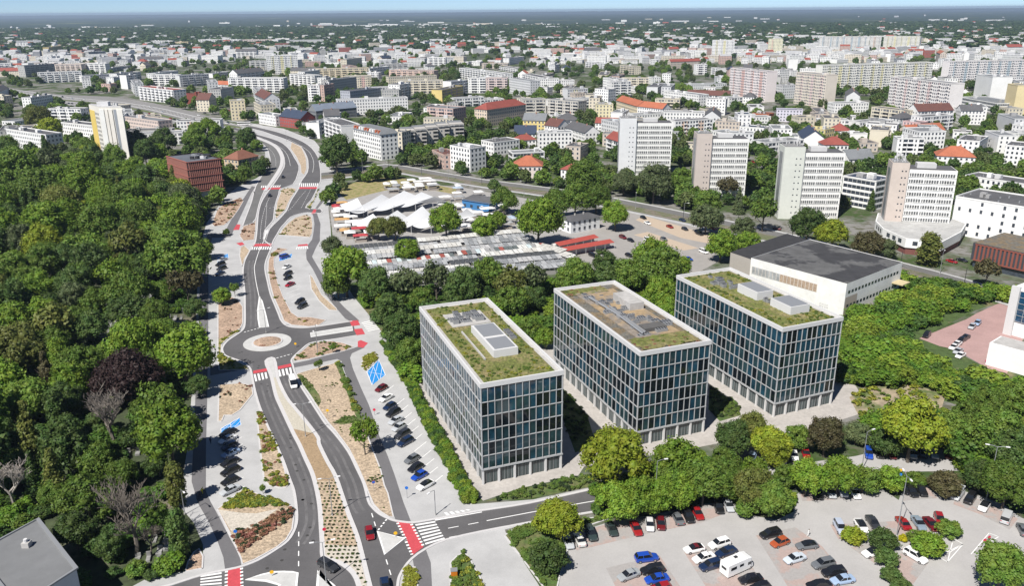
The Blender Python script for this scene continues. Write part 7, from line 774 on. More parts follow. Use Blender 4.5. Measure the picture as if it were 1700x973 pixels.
    def unit(x, y, w, l, hgt):
        plant(x, y, w, l, hgt, M_metal); 
        f = MB()
        for k in range(4): f.box(x + .15 + k * w / 4, x + .15 + k * w / 4 + w / 8, y + .2, y + l - .2, H_ - .6 + hgt, H_ - .55 + hgt)
        f.build('unit_fins', M_dark, ro)
    if roofkind == 1:
        plant(7.6, 13, 6.0, 17.0, 1.9, M_white, 'plant_room'); plant(8.1, 21.6, 5.0, 7.6, 2.1, M_metal, 'plant_room_roof'); plant(8.1, 13.6, 5.0, 6.6, 2.05, M_metal, 'plant_room_roof')
        plant(5.2, 12.6, .35, 18, .5, M_conc, 'roof_walkway')
        MB().box(4.2, 14.5, 34.5, 44, H_ - .5, H_ - .35).build('roof_slab', M_conc, ro)
        for k in range(16): unit(r.uniform(4.5, 13), r.uniform(35, 43), r.uniform(.8, 2.4), r.uniform(.8, 2.0), r.uniform(.5, 1.4))
        for k in range(3): unit(15.2, 22 + k * 2.1, 1.5, 1.5, .7)
    elif roofkind == 2:
        plant(11.5, 26, 4.2, 9.5, 2.2, M_conc, 'plant_room'); plant(7.5, 11.0, 6.2, 3.2, 1.2, mat('dark_felt', (.09, .088, .085), .9, var=.2, scale=1), 'duct_housing')
        MB().box(4, 16, 8.5, 44, H_ - .52, H_ - .36).build('roof_slab', mat('gravel_roof', (.21, .18, .15), .95, var=.35, scale=.8, col2=(.3, .22, .13), mixscale=.15), ro)
        for k in range(52): unit(r.uniform(4.2, 14), r.uniform(9, 42), r.uniform(.6, 3.2), r.uniform(.6, 2.0), r.uniform(.3, 1.1))
        t = MB(); t.tube([(6, 9, H_ + .3), (6.5, 24, H_ + .3), (5.5, 38, H_ + .3)], .35, 6); t.tube([(7.2, 10, H_ + .1), (7.6, 30, H_ + .1)], .28, 6); t.build('duct', M_metal, ro)
    else:
        plant(8.8, 7.5, 6.2, 8.0, 2.2, M_white, 'plant_room'); plant(9.1, 7.8, 5.6, 7.4, 2.3, M_metal, 'plant_room_roof'); plant(8.0, 20, 5.4, 8.5, 2.4, M_white, 'plant_room'); plant(8.3, 20.3, 4.8, 7.9, 2.5, M_metal, 'plant_room_roof')
        for k in range(14): unit(r.uniform(5, 12), r.uniform(30, 42), r.uniform(.8, 2.6), r.uniform(.8, 2.0), r.uniform(.4, 1.3))
        for k in range(5): unit(r.uniform(9, 13), r.uniform(16, 19), 1, 1, .8)
    return root
office((-6.9, 157.5), 51.5, 26, 'glass office with green roof and white plant room, nearest the parking row', 1, 1, 20.4)
office((29.6, 173.9), 49.4, 23, 'glass office with brown weathered roof full of ducts, middle of three', 2, 2, 20.8)
office((67.2, 188.3), 46.8, 24, 'glass office with green roof in front of the old white hall', 3, 3, 22.6)

# ---- four slab towers with stair shafts
cols = [((.62, .63, .64), 'pale grey', 'behind the tram road, leftmost of four'), ((.50, .44, .40), 'beige', 'second of four from the left'), ((.56, .58, .53), 'greenish grey', 'third of four from the left'), ((.52, .45, .40), 'tan', 'with aerials and a curved podium, rightmost of four')]
for (st, mn), (sc, cn, where), hs in zip(DATA['towers'], cols, (36, 36, 36, 34)):
    hm = hs - 3; a, b = mn; dx, dy = b[0] - a[0], b[1] - a[1]; L = math.hypot(dx, dy); ang = math.atan2(dy, dx); sw = math.hypot(st[1][0] - st[0][0], st[1][1] - st[0][1]) * 1.0
    root = tag(empty('slab_tower', (a[0], a[1], 0), ang), f'white office tower with {cn} stair shaft {where}'.replace('  ', ' '), 'tower block', 'four white slab towers')
    D_ = 13.0
    w = MB().box(0, L, 0, D_, 0, hm, bottom=False); w.build('wall', M_wall, root, color=(.72, .72, .7))
    MB().box(.4, L - .4, .4, D_ - .4, hm, hm + .12).build('roof', M_roof, root, color=(.09, .09, .095))
    ca = MB().box(L * .2, L * .6, 4, 9, hm + .12, hm + 2.2).build('roof_cabin', M_wall, root, color=(.5, .5, .5))
    sh = MB().box(-sw, -.02, -1.2, D_ - 3, 0, hs).build('stair_shaft', M_wall, root, color=sc)
    MB().box(-sw + .3, -.3, -.9, D_ - 3.3, hs, hs + .15).build('shaft_roof', M_roof, sh, color=(.2, .2, .2))
    sl = MB()
    for k in range(10):
        z = 3 + k * 3.0
        for x in (-sw * .42, -sw * .22): sl.quad((x, -1.25, z), (x + .6, -1.25, z), (x + .6, -1.25, z + .6), (x, -1.25, z + .6))
    tag(sl.build('shaft_windows', M_win, root), kind='stuff')
    ll = MB().box(-sw - .12, -sw, 1.5, D_ - 6, 2, hs - 3).build('side_glazing', mat('side_glass', (.2, .21, .22), .3, var=.3, scale=.3), root)
    nf = 10; fh = hm / (nf + .6)
    for k in range(nf):
        rw = MB(); z = 1.6 + k * fh; n = 18
        for i in range(n):
            if i % 6 == 5 and False: continue
            x0 = .5 + i * (L - 1) / n + (.25 if i % 6 == 0 else 0); x1 = .5 + (i + .74) * (L - 1) / n
            rw.quad((x0, -.05, z), (x1, -.05, z), (x1, -.05, z + 1.45), (x0, -.05, z + 1.45))
            if i % 6 == 2: rw.quad((x0, -.02, z), (x1, -.02, z), (x1, -.02, z), (x0, -.02, z))
        tag(rw.build('window_row', mat('tower_glass', (.12, .125, .13), .2, var=.55, scale=.5, spec=.6), root), kind='stuff')
        MB().box(.2, L - .2, -.22, -.0, z - .22, z - .12).build('sill', M_wall, root, color=(.6, .6, .58))
    v = MB()
    for k in range(8 if hs > 35 else 22):
        x, y = rng.uniform(-sw + .5, -1), rng.uniform(0, 8); hh = rng.uniform(.6, 3.5); v.box(x, x + .15, y, y + .15, hs, hs + hh)
        if k % 3 == 0: v.box(x - .4, x + .4, y, y + .3, hs + hh * .6, hs + hh)
    if hs < 35: v.tube([(-1.5, 4, hs), (-1.5, 4, hs + 9)], [.35, .05], 5)
    tag(v.build('aerials', M_white, sh), kind='stuff')
# curved podium
pd = DATA['podium']; root = tag(empty('podium_building', (0, 0, 0)), 'low white curved podium wing with brick base in front of the fourth tower', 'podium')
MB().prism(pd, 3.0, 7.0).build('wall', M_wall, root, color=(.72, .72, .71)); MB().prism(inset(pd if area(pd) > 0 else pd[::-1], .8), 0, 3.0, top=False).build('brick_base', M_wall, root, color=(.16, .06, .05))
MB().prism(inset(pd if area(pd) > 0 else pd[::-1], .5), 7.0, 7.08).build('roof', M_roof, root, color=(.4, .4, .39))
for k in range(1, 4):
    a, b = Vector(pd[k - 1]), Vector(pd[k])
    for t in (.2, .45, .7):
        p = a.lerp(b, t); q = a.lerp(b, t + .14); n_ = Vector((-(b - a).y, (b - a).x)).normalized() * (-.06 if area(pd) < 0 else .06)
        for s in (1, -1): MB().quad((p.x + s * n_.x, p.y + s * n_.y, 4.2), (q.x + s * n_.x, q.y + s * n_.y, 4.2), (q.x + s * n_.x, q.y + s * n_.y, 6.0), (p.x + s * n_.x, p.y + s * n_.y, 6.0)).build('window', M_win, root)

# ---- old hall
ha, hb = DATA['hall']; HH = 12.5
root = tag(empty('old_hall', (0, 0, 0)), 'old white hall with patched black felt roof behind the right office', 'hall')
ha = [Vector((*p, 0)) for p in ha]
MB().prism([p[:2] for p in ha], 0, HH, top=False).build('wall', mat('stained_render', (.74, .735, .72), .9, var=.06, scale=.8, stain=.14, sscale=.16), root)
hai = inset([tuple(p[:2]) for p in ha], .5)
if abs(area(hai)) > abs(area([tuple(p[:2]) for p in ha])): hai = inset([tuple(p[:2]) for p in ha], -.5)
ro = tag(MB().prism(hai, HH - .3, HH - .1).build('roof', mat('patched_felt', (.04, .04, .043), .9, var=.2, scale=.3, col2=(.1, .1, .1), mixscale=.07, mixlo=.48, mixhi=.52, stain=.25, sscale=.2), root))
hb_ = [(p[0] + (hb[0][0] - hb[3][0]) * 0, p[1]) for p in hb]
MB().prism(hb_, 0, HH - 1.0, top=False).build('side_block_wall', M_wall, root, color=(.38, .35, .32)); MB().prism(hb_, HH - 1.0, HH - .9).build('side_block_roof', mat('black_felt', (.028, .028, .03), .9, var=.3, scale=.5), root)
fa, fb = ha[0], ha[3]; d = (fb - fa); Lh = d.length; d.normalize(); nrm = Vector((d.y, -d.x, 0))
if nrm.dot(-fa) < 0: nrm = -nrm
P3 = lambda t, z, o=.06: tuple(fa + d * t + nrm * o + Vector((0, 0, z)))
nn = 18
for i in range(nn):
    t0 = 1.0 + i * (Lh * .70) / nn; t1 = t0 + Lh * .70 / nn - .22
    m = mat('boarded_panel', (.36, .27, .2), .9, var=.35, scale=1.2) if i > 7 else mat('grey_window', (.33, .34, .35), .4, var=.4, scale=.6)
    MB().quad(P3(t0, 6.6), P3(t1, 6.6), P3(t1, 9.4), P3(t0, 9.4)).build('window_panel', m, root)
fr = MB()
for i in range(nn + 1):
    t0 = .9 + i * (Lh * .70) / nn; fr.quad(P3(t0 - .1, 6.5, .1), P3(t0 + .08, 6.5, .1), P3(t0 + .08, 9.6, .1), P3(t0 - .1, 9.6, .1))
fr.build('window_posts', M_wall, root, color=(.6, .55, .5))
sa, sb = ha[3], ha[2]; d2 = (sb - sa); L2 = d2.length; d2.normalize(); n2 = Vector((d2.y, -d2.x, 0))
if n2.dot(-sa) < 0: n2 = -n2
Q3 = lambda t, z, o=.06: tuple(sa + d2 * t + n2 * o + Vector((0, 0, z)))
for i in range(16):
    for z in (8.6, 3.6):
        t0 = 1.5 + i * (L2 - 3) / 16; MB().quad(Q3(t0, z), Q3(t0 + 1.4, z), Q3(t0 + 1.4, z + 1.0), Q3(t0, z + 1.0)).build('window', M_win, root)
MB().quad(Q3(.3, 0, .05), Q3(8, 0, .05), Q3(8, 7.4, .05), Q3(.3, 7.4, .05)).build('render_panel', M_wall, root, color=(.42, .36, .31))
cp = MB(); cp.add([Q3(L2 - 6, 5.6, 0), Q3(L2 - .5, 5.6, 0), Q3(L2 - .5, 5.6, 4), Q3(L2 - 6, 5.6, 4), Q3(L2 - 6, 6.0, 0), Q3(L2 - .5, 6.0, 0), Q3(L2 - .5, 6.0, 4), Q3(L2 - 6, 6.0, 4)], [[0, 1, 2, 3], [4, 5, 6, 7], [2, 3, 7, 6], [0, 3, 7, 4], [1, 2, 6, 5]]); cp.build('canopy', M_wall, root, color=(.5, .42, .25))
gf = MB()
for k, ch in enumerate((.0, .9, 1.9, 2.7)):
    t0 = Lh - 9 + ch
    for (a0, z0, a1, z1) in ((0, 2, .55, 2.12), (0, 2, .12, 3.2), (.45, 2, .57, 3.2), (0, 3.1, .5, 3.22)): gf.quad(P3(t0 + a0, z0, .07), P3(t0 + a1, z0, .07), P3(t0 + a1, z1, .07), P3(t0 + a0, z1, .07))
gf.build('graffiti', M_wall, root, color=(.45, .45, .47))

# ---- red louvred block
A_, B_, C_ = [Vector((*p, 0)) for p in DATA['louvre']]; D4 = A_ + C_ - B_
root = tag(empty('louvred_block', tuple(B_), 0), 'terracotta red office cube with vertical louvres beside the wood', 'office')
inv = Matrix.Translation(-B_)
pl = [tuple((inv @ p)[:2]) for p in (B_, C_, D4, A_)]
MB().prism(pl, 3.6, 21, bottom=True, top=False).build('wall', M_wall, root, color=(.03, .011, .01)); MB().prism(inset(pl, .6) if abs(area(inset(pl, .6))) < abs(area(pl)) else inset(pl, -.6), 20.2, 20.6).build('roof', M_roof, root, color=(.10, .11, .13))
pin = inset(pl, 2.0); pin = pin if abs(area(pin)) < abs(area(pl)) else inset(pl, -2.0)
MB().prism(pin, 0, 3.6, top=False).build('ground_floor_wall', M_wall, root, color=(.5, .5, .5))
for (p, q, n, side) in ((B_ - B_, C_ - B_, 17, 0), (A_ - B_, B_ - B_, 20, 1)):
    e = (q - p); l = e.length; e.normalize(); nv = Vector((e.y, -e.x, 0))
    if nv.dot(-B_) < 0: nv = -nv
    me = MB().box(0, .46 if side == 0 else .6, -.4, -.02, 0, 3.55).mesh('louvre', mat('terracotta', (.44, .19, .15), .7, var=.12, scale=1.5))
    az = math.atan2(e.y, e.x)
    for k in range(4):
        for i in range(n):
            pp = p + e * (.4 + i * (l - .8) / n); o = objm('louvre', me, root, loc=(pp.x, pp.y, 4.6 + k * 4.1), rz=az)
        bd = MB().box(0, l, -.6, -.02, 0, .4); o = bd.build('floor_band', mat('terracotta_dark', (.3, .11, .085), .7, var=.1), root, loc=(p.x, p.y, 4.1 + k * 4.1 if k else 3.6), rz=az)
    MB().box(0, l, -.6, -.02, 0, .5).build('roof_band', MATS['terracotta_dark'], root, loc=(p.x, p.y, 20.6), rz=az)
for k in range(9):
    t, s = rng.uniform(.15, .75), rng.uniform(.15, .75); p = (C_ - B_) * t + (A_ - B_) * s; MB().box(p.x, p.x + rng.uniform(1, 4), p.y, p.y + rng.uniform(1, 3), 20.6, 20.6 + rng.uniform(.6, 1.8)).build('roof_unit', rng.choice([M_metal, M_dark, M_white]), root)

# ---- yellow and white tower
A_, B_, C_ = [Vector((*p, 0)) for p in DATA['ytower']]; D4 = A_ + C_ - B_
root = tag(empty('ribbed_tower', tuple(B_), 0), 'tall yellow and white tower with ribbed blank gable beyond the wood', 'tower block')
pl = [tuple((p - B_)[:2]) for p in (B_, C_, D4, A_)]
MB().prism(pl, 0, 38, top=False).build('wall', M_wall, root, color=(.62, .6, .55)); MB().prism(pl, 38, 38.2).build('roof', M_roof, root, color=(.45, .45, .45))
e = (C_ - B_); l = e.length; e.normalize(); az = math.atan2(e.y, e.x)
for i, (t, wd, dp, c) in enumerate(((.0, .2, .5, (.68, .68, .66)), (.24, .12, .5, (.66, .63, .58)), (.4, .16, .6, (.66, .63, .58)), (.6, .12, .15, (.25, .27, .3)), (.74, .25, .5, (.68, .66, .62)))):
    MB().box(t * l, (t + wd) * l, -dp, -.02, 0, 36.5).build('rib', M_wall, root, color=c, rz=az)
e = (B_ - A_); l = e.length; e.normalize(); az = math.atan2(e.y, e.x); p = A_ - B_
MB().box(.3, l * .5, -.2, -.02, 0, 34.5).build('yellow_panel', M_wall, root, color=(.62, .47, .13), loc=(p.x, p.y, 0), rz=az)
wi = MB()
for k in range(11):
    for x in (.56, .68, .8): wi.quad((l * x, -.06, 2 + k * 3), (l * x + 1.3, -.06, 2 + k * 3), (l * x + 1.3, -.06, 3.6 + k * 3), (l * x, -.06, 3.6 + k * 3))
tag(wi.build('windows', M_win, root, loc=(p.x, p.y, 0), rz=az), kind='stuff')
q = (C_ - B_) * .45 + (A_ - B_) * .5; MB().box(q.x - 4, q.x + 4, q.y - 2, q.y + 2, 38.2, 41).build('roof_cabin', M_wall, root, color=(.55, .55, .56))

# ---- brick striped block, blue glass building, wing
(a, b) = DATA['brick']; L = math.hypot(b[0] - a[0], b[1] - a[1]); ang = math.atan2(b[1] - a[1], b[0] - a[0])
root = tag(empty('striped_office', (*a, 0), ang), 'brick red office with dark vertical window stripes at the right edge', 'office')
MB().box(0, L, 0, 26, 3, 10, bottom=True).build('wall', M_wall, root, color=(.04, .045, .055)); MB().box(.8, L - .8, .8, 25, 0, 3).build('glazed_base', M_win, root); MB().box(.5, L - .5, .5, 25.5, 10, 10.2).build('roof', M_sedum2, root)
for i in range(13): MB().box(1.2 + i * (L - 1.5) / 13, 1.2 + i * (L - 1.5) / 13 + .75, -.25, -.02, 3.1, 9.9).build('brick_fin', M_wall, root, color=(.21, .065, .045))
for z in (3.0, 9.4): MB().box(1, L, -.3, -.02, z, z + .5).build('brick_band', M_wall, root, color=(.21, .065, .045))
(a, b) = DATA['glass']; L = math.hypot(b[0] - a[0], b[1] - a[1]); ang = math.atan2(b[1] - a[1], b[0] - a[0])
root = tag(empty('blue_glass_building', (*a, 0), ang), 'blue glass building with white frame cut by the right picture edge', 'office')
MB().box(0, L, .4, 18, 0, 16).build('wall', M_wall, root, color=(.7, .7, .7)); MB().box(2.2, L, .2, .45, 5, 15).build('glazing', mat('blue_glazing', (.012, .05, .10), .05, var=.5, scale=.4, spec=.9), root)
g = MB()
for i in range(8): g.box(2.2 + i * 2, 2.3 + i * 2, .05, .2, 5, 15)
for k in range(6): g.box(2.2, L, .02, .2, 5 + k * 2, 5.08 + k * 2)
g.build('glazing_bars', M_mull, root); MB().box(-.3, 2.2, -.6, .4, 0, 16.4).build('white_frame', M_white, root)
(a, b) = DATA['wing']; L = math.hypot(b[0] - a[0], b[1] - a[1]); ang = math.atan2(b[1] - a[1], b[0] - a[0])
root = tag(empty('white_wing', (*a, 0), ang), 'blank white wing wall with rubble roof below the blue glass building', 'building')
MB().box(0, L, 0, 8, 0, 7).build('wall', M_wall, root, color=(.72, .72, .72)); MB().box(.5, L, .5, 7.5, 7, 7.12).build('roof', M_conc, root)
root.location.z = 0
# bottom left flat roof
pl = DATA['flatroof']; root = tag(empty('flat_roof_hall', (0, 0, 0)), 'low hall with large grey flat roof at the lower left corner', 'hall')
MB().prism(pl, 0, 8, top=False).build('wall', M_wall, root, color=(.6, .6, .6)); ro = MB().prism(pl, 8.0, 8.12).build('roof', mat('grey_felt', (.16, .165, .17), .85, var=.06, scale=.6, stain=.12, sscale=.2), root)
pk_ = MB(); ribbon(pk_, pl, .7, 8.1, 8.4, True); pk_.build('roof_edge', M_metal, ro)
cxr, cyr = (pl[1][0] * .6 + pl[2][0] * .4 - 4), (pl[1][1] * .6 + pl[2][1] * .4 - 3)
MB().box(cxr, cxr + 1.3, cyr, cyr + 1.3, 8.1, 9.1).build('vent', M_conc, ro); MB().tube([(cxr + .6, cyr + .6, 9.1), (cxr + .6, cyr + .6, 9.7)], .35, 8).build('vent_cap', M_white, ro)
# white two storey house
A_, B_, C_ = [Vector((*p, 0)) for p in DATA['whitehouse']]; e = C_ - B_; L = e.length; ang = math.atan2(e.y, e.x); dep = 9.5
root = tag(empty('white_house', (B_.x, B_.y, 0), ang), 'white two storey house with dark roof between market and car park', 'house')
MB().box(0, L, 0, dep, 0, 6, bottom=False).build('wall', M_wall, root, color=(.68, .69, .7))
MB().add([(-.6, -.6, 6), (L + .6, -.6, 6), (L + .6, dep + .6, 6), (-.6, dep + .6, 6), (3, dep / 2, 7.4), (L - 3, dep / 2, 7.4)], [[0, 1, 5, 4], [2, 3, 4, 5], [1, 2, 5], [3, 0, 4]]).build('roof', M_roof, root, color=(.08, .08, .085))
for k in range(2):
    for i in range(5):
        x = 1.4 + i * (L - 2) / 5; o = MB().box(x, x + 1.2, -.08, -.01, .9 + k * 2.9, 2.5 + k * 2.9).build('window', M_win, root)
        MB().box(x - .1, x + 1.3, -.16, -.085, .75 + k * 2.9, .88 + k * 2.9).build('sill', M_frame, o)
    for i in range(2): MB().box(-.08, -.01, 1.5 + i * 4, 2.7 + i * 4, .9 + k * 2.9, 2.5 + k * 2.9).build('window', M_win, root)
for x in (.3, .6): MB().box(L * x, L * x + .6, 4, 4.6, 6.8, 8.2).build('chimney', M_conc, root)
# tan villa
A_, B_, C_ = [Vector((*p, 0)) for p in DATA['villa']]
building((B_.x, B_.y), (C_.x, C_.y), 13, 9, 3, 'win', (.48, .38, .26), 'hip', (.2, .085, .055), 'tan villa with red brown hipped roof inside the road bend', 'villa')

# ---- market
for k, (p, q, s) in enumerate(DATA['tents']):
    p, q, s = [Vector((*c, 0)) for c in (p, q, s)]; w = s - p; l = q - p
    root = tag(empty('market_tent', (p.x, p.y, 0)), unique('white peaked membrane tent of the market hall, ' + ['front left', 'second', 'third', 'fourth', 'fifth', 'last'][k if k < 5 else k - 5] + (' of the upper row' if k < 5 else ' of the lower row')), 'tent', 'white market tents')
    n = 10; vs = []
    for j in range(n + 1):
        for i in range(n + 1):
            u, v = i / n, j / n; b = w * u * (1 - .25 * v) + l * v
            z = 3.4 + 4.2 * v ** 1.3 * (1 - u) ** 1.5 + .9 * math.sin(math.pi * u) * (v - .5) + 1.0 * (1 - v) * (abs(u - .5) * 2) ** 2; vs.append((b.x, b.y, z))
    MB().add(vs, [[j * (n + 1) + i, j * (n + 1) + i + 1, (j + 1) * (n + 1) + i + 1, (j + 1) * (n + 1) + i] for j in range(n) for i in range(n)]).build('membrane', M_tent, root)
    for u, v in ((0, 0), (1, 0), (0, .9), (1, .9)):
        b = w * u * (1 - .25 * v) + l * v; MB().tube([(b.x, b.y, 0), (b.x, b.y, 4.0)], .12, 6).build('post', M_white, root)
SC = {'grey': [(.29, .3, .31), (.35, .36, .37), (.22, .23, .24), (.42, .42, .42)], 'white': [(.5, .49, .46), (.58, .58, .56)], 'mixed': [(.3, .3, .3), (.3, .08, .06), (.12, .14, .14), (.6, .6, .58), (.5, .58, .6)], 'brown': [(.4, .3, .17), (.36, .27, .18)], 'dark': [(.07, .075, .08)]}
for k, (kind, (a, b), wd) in enumerate(DATA['stalls']):
    L = math.hypot(b[0] - a[0], b[1] - a[1]); ang = math.atan2(b[1] - a[1], b[0] - a[0])
    root = tag(empty('stall_row', (*a, 0), ang), unique({'grey': 'grey corrugated market stall row', 'white': 'white roofed market stall row', 'mixed': 'market stall row with red, dark and white roof sheets', 'brown': 'brown corrugated market stall row', 'dark': 'black roofed market stall row by the tents'}[kind] + ' counted from the tents'), 'stall', 'market stall rows')
    MB().box(.1, L - .1, .3, wd - .3, 0, 2.5).build('stall_front', M_wall, root, color=(.3, .29, .28))
    n = max(3, int(L / 2.0)); st = L / n; zr = rng.uniform(-.3, .7)
    pm = MB(); m_ = 6
    vs = [(i * st / m_, y, .06 * (i % 2) + (.55 if y == 1 else 0)) for y in (0, 1) for i in range(m_ + 1)]
    vs = [(x, -.4 if y == 0 else wd + .3, z) for x, y, z in vs]
    pm.add(vs, [[i, i + 1, m_ + 2 + i, m_ + 1 + i] for i in range(m_)]); me = pm.mesh('roof_panel', M_corr)
    for i in range(n): objm('roof_panel', me, root, color=rng.choice(SC[kind]), loc=(i * st, 0, 2.65 + zr + rng.uniform(-.06, .1)), scale=(.92, 1, 1))
for k, (a, b) in enumerate(DATA['awnings']):
    L = math.hypot(b[0] - a[0], b[1] - a[1]); ang = math.atan2(b[1] - a[1], b[0] - a[0])
    root = tag(empty('red_awning', (*a, 0), ang), ('upper' if k == 0 else 'lower') + ' long red awning at the market car park', 'awning', 'long red awnings')
    MB().add([(0, -2, 3.0), (L, -2, 3.0), (L, 1.5, 3.8), (0, 1.5, 3.8)], [[0, 1, 2, 3]]).build('canopy_sheet', mat('red_sheet', (.34, .06, .045), .7, var=.12, scale=.8), root)
    MB().box(.2, L - .2, 1.2, 3.6, 0, 2.8).build('stall_front', M_wall, root, color=(.62, .6, .58))
    for i in range(6): MB().tube([(i * L / 5, -1.9, 0), (i * L / 5, -1.9, 3.0)], .06, 5).build('post', M_white, root)
(a, b) = DATA['blue_shed']; L = math.hypot(b[0] - a[0], b[1] - a[1]); ang = math.atan2(b[1] - a[1], b[0] - a[0])
root = tag(empty('blue_shed', (*a, 0), ang), 'bright blue market shed with dark roof', 'shed')
MB().box(0, L, 0, 10, 0, 4.6).build('wall', M_wall, root, color=(.04, .17, .38)); MB().add([(-.5, -.5, 4.5), (L + .5, -.5, 4.5), (L + .5, 10.5, 5.6), (-.5, 10.5, 5.6)], [[0, 1, 2, 3]]).build('roof', M_roof, root, color=(.1, .1, .105))
for i in range(4): MB().quad((1 + i * L / 4, -.05, 1), (2.6 + i * L / 4, -.05, 1), (2.6 + i * L / 4, -.05, 2.6), (1 + i * L / 4, -.05, 2.6)).build('window', M_win, root)

# single stalls and parasols round the tents
rk = random.Random(17); ns = 0; KC = [((.68, .68, .67), 'white')] * 9 + [((.4, .05, .06), 'red'), ((.3, .31, .32), 'grey'), ((.35, .42, .5), 'pale blue'), ((.5, .3, .12), 'tan')]
for zi, z in enumerate(DATA['stall_zone']):
    xs = [p[0] for p in z]; yq = [p[1] for p in z]; put = []
    for _ in range(4000):
        p = (rk.uniform(min(xs), max(xs)), rk.uniform(min(yq), max(yq)))
        if not inside(p, z) or any(math.hypot(p[0] - q[0], p[1] - q[1]) < 6.4 for q in put) or len(put) > 30: continue
        put.append(p); c, cn = rk.choice(KC); w, d, h = rk.uniform(5, 8), rk.uniform(3.6, 5.6), rk.uniform(2.5, 3.4)
        root = tag(empty('market_stall', (*p, 0), rk.choice([.2, .25, 1.8])), unique(f'{cn} canopy market stall ' + ['at the pavement side of the tents', 'between the tents and the blue shed', 'behind the upper tent row'][zi]), 'stall', 'single market stalls')
        e = .7; MB().add([(-w / 2, -d / 2, h), (w / 2, -d / 2, h), (w / 2, d / 2, h), (-w / 2, d / 2, h), (-w / 4, 0, h + e), (w / 4, 0, h + e)], [[0, 1, 5, 4], [1, 2, 5], [2, 3, 4, 5], [3, 0, 4]]).build('canopy', M_corr, root, color=c)
        for x, y in ((-1, -1), (1, -1), (1, 1), (-1, 1)): MB().tube([(x * w * .47, y * d * .47, 0), (x * w * .47, y * d * .47, h)], .05, 4).build('post', M_metal, root)
        MB().box(-w * .4, w * .4, -d * .3, d * .35, 0, 1.0).build('counter', M_wall, root, color=(.3, .27, .24)); ns += 1
# ------------------------------------------------------------------ trees
def ico(sub=1):
    import bmesh
    bm = bmesh.new(); bmesh.ops.create_icosphere(bm, subdivisions=sub, radius=1.0)
    v = np.array([x.co[:] for x in bm.verts]); f = np.array([[q.index for q in p.verts] for p in bm.faces]); bm.free(); return v, f
ICO1 = ico(1); ICO2 = ico(2)
def npmesh(name, V, polys, m):
    me = bpy.data.meshes.new(name)
    me.vertices.add(len(V)); me.vertices.foreach_set('co', np.asarray(V, dtype=np.float32).ravel())
    tot = sum(p.shape[0] for p in polys); lens = np.concatenate([np.full(p.shape[0], p.shape[1]) for p in polys]); idx = np.concatenate([p.ravel() for p in polys])
    me.loops.add(len(idx)); me.loops.foreach_set('vertex_index', idx.astype(np.int32))
    me.polygons.add(tot); st = np.concatenate([[0], np.cumsum(lens)[:-1]])
    me.polygons.foreach_set('loop_start', st.astype(np.int32)); me.polygons.foreach_set('loop_total', lens.astype(np.int32))
    me.materials.append(m); me.update(calc_edges=True); me.validate(); return me
def crown(name, seed, shape='broad', lobes=46, leaves=110, ls=.040, lr=(.13, .21), core=True, base=.16):
    g = np.random.default_rng(seed); V = []; F3 = []; Q = []; n0 = 0
    cz, rz = (1 + base) / 2, (1 - base) / 2
    C = []
    W1 = g.normal(size=(4, 3)) * 2.2; W2 = g.uniform(0, 6.28, 4)
    while len(C) < lobes:
        d = g.normal(size=3); d /= np.linalg.norm(d)
        if d[2] < -.55: continue
        rr = g.uniform(.6, .80) if g.random() < .8 else g.uniform(.2, .55)
        lo = g.uniform(*lr)
        rr *= 1.0 + .16 * float(np.sin(W1 @ d + W2).sum()) / 1.6
        if shape == 'cone':
            z = g.random() ** 1.4; rad = (1 - z) * .92 + .05; a = g.uniform(0, 6.283); rr2 = rad * g.uniform(.55, .8) ; p = np.array([.5 * rr2 * np.cos(a), .5 * rr2 * np.sin(a), base + (1 - base) * z * .95]); d = np.array([np.cos(a), np.sin(a), .3]); lo *= .30 + .75 * rad
        elif shape == 'column':
            z = g.random(); a = g.uniform(0, 6.283); rad = np.sqrt(max(.05, 1 - (2 * z - .9) ** 2 * .8)); p = np.array([.5 * rad * .6 * np.cos(a), .5 * rad * .6 * np.sin(a), base + (1 - base) * (.06 + .86 * z)]); d = np.array([np.cos(a), np.sin(a), .2])
        else:
            p = np.array([.5 * rr * d[0], .5 * rr * d[1], cz + rz * rr * d[2]])
            if shape == 'loose' and d[2] < 0: p[2] += .1
        C.append((p, d / np.linalg.norm(d), lo))
    asp = {'cone': .40, 'column': .32}.get(shape, .9)
    iv, if_ = ICO1
    for p, d, lo in C:
        sc = np.array([lo, lo, lo * asp])
        if core and shape != 'loose':
            jit = 1 + g.uniform(-.18, .12, size=(len(iv), 1)); V.append(p + iv * jit * sc * .74); F3.append(if_ + n0); n0 += len(iv)
        L = g.normal(size=(leaves, 3)); L /= np.linalg.norm(L, axis=1)[:, None]
        keep = (L @ d) > -.35; L = L[keep]; n = len(L)
        ctr = p + L * sc * g.uniform(.62, 1.28, size=(n, 1))
        nr = L + g.normal(size=(n, 3)) * .55 + np.array([0, 0, .25]); nr /= np.linalg.norm(nr, axis=1)[:, None]
        t = np.cross(nr, g.normal(size=(n, 3))); t /= np.linalg.norm(t, axis=1)[:, None]; b = np.cross(nr, t)
        s = ls * g.uniform(.6, 1.35, size=(n, 1)); k_ = np.array([1, 1, asp]); 
        q = np.stack([ctr - t * s * k_ - b * s * .7 * k_, ctr + t * s * k_ - b * s * .7 * k_, ctr + t * s * .7 * k_ + b * s * k_, ctr - t * s * .7 * k_ + b * s * k_], axis=1).reshape(-1, 3)
        V.append(q); Q.append(np.arange(n * 4).reshape(-1, 4) + n0); n0 += n * 4
    polys = ([np.concatenate(F3)] if F3 else []) + [np.concatenate(Q)]
    return npmesh(name, np.concatenate(V), polys, M_leaf)
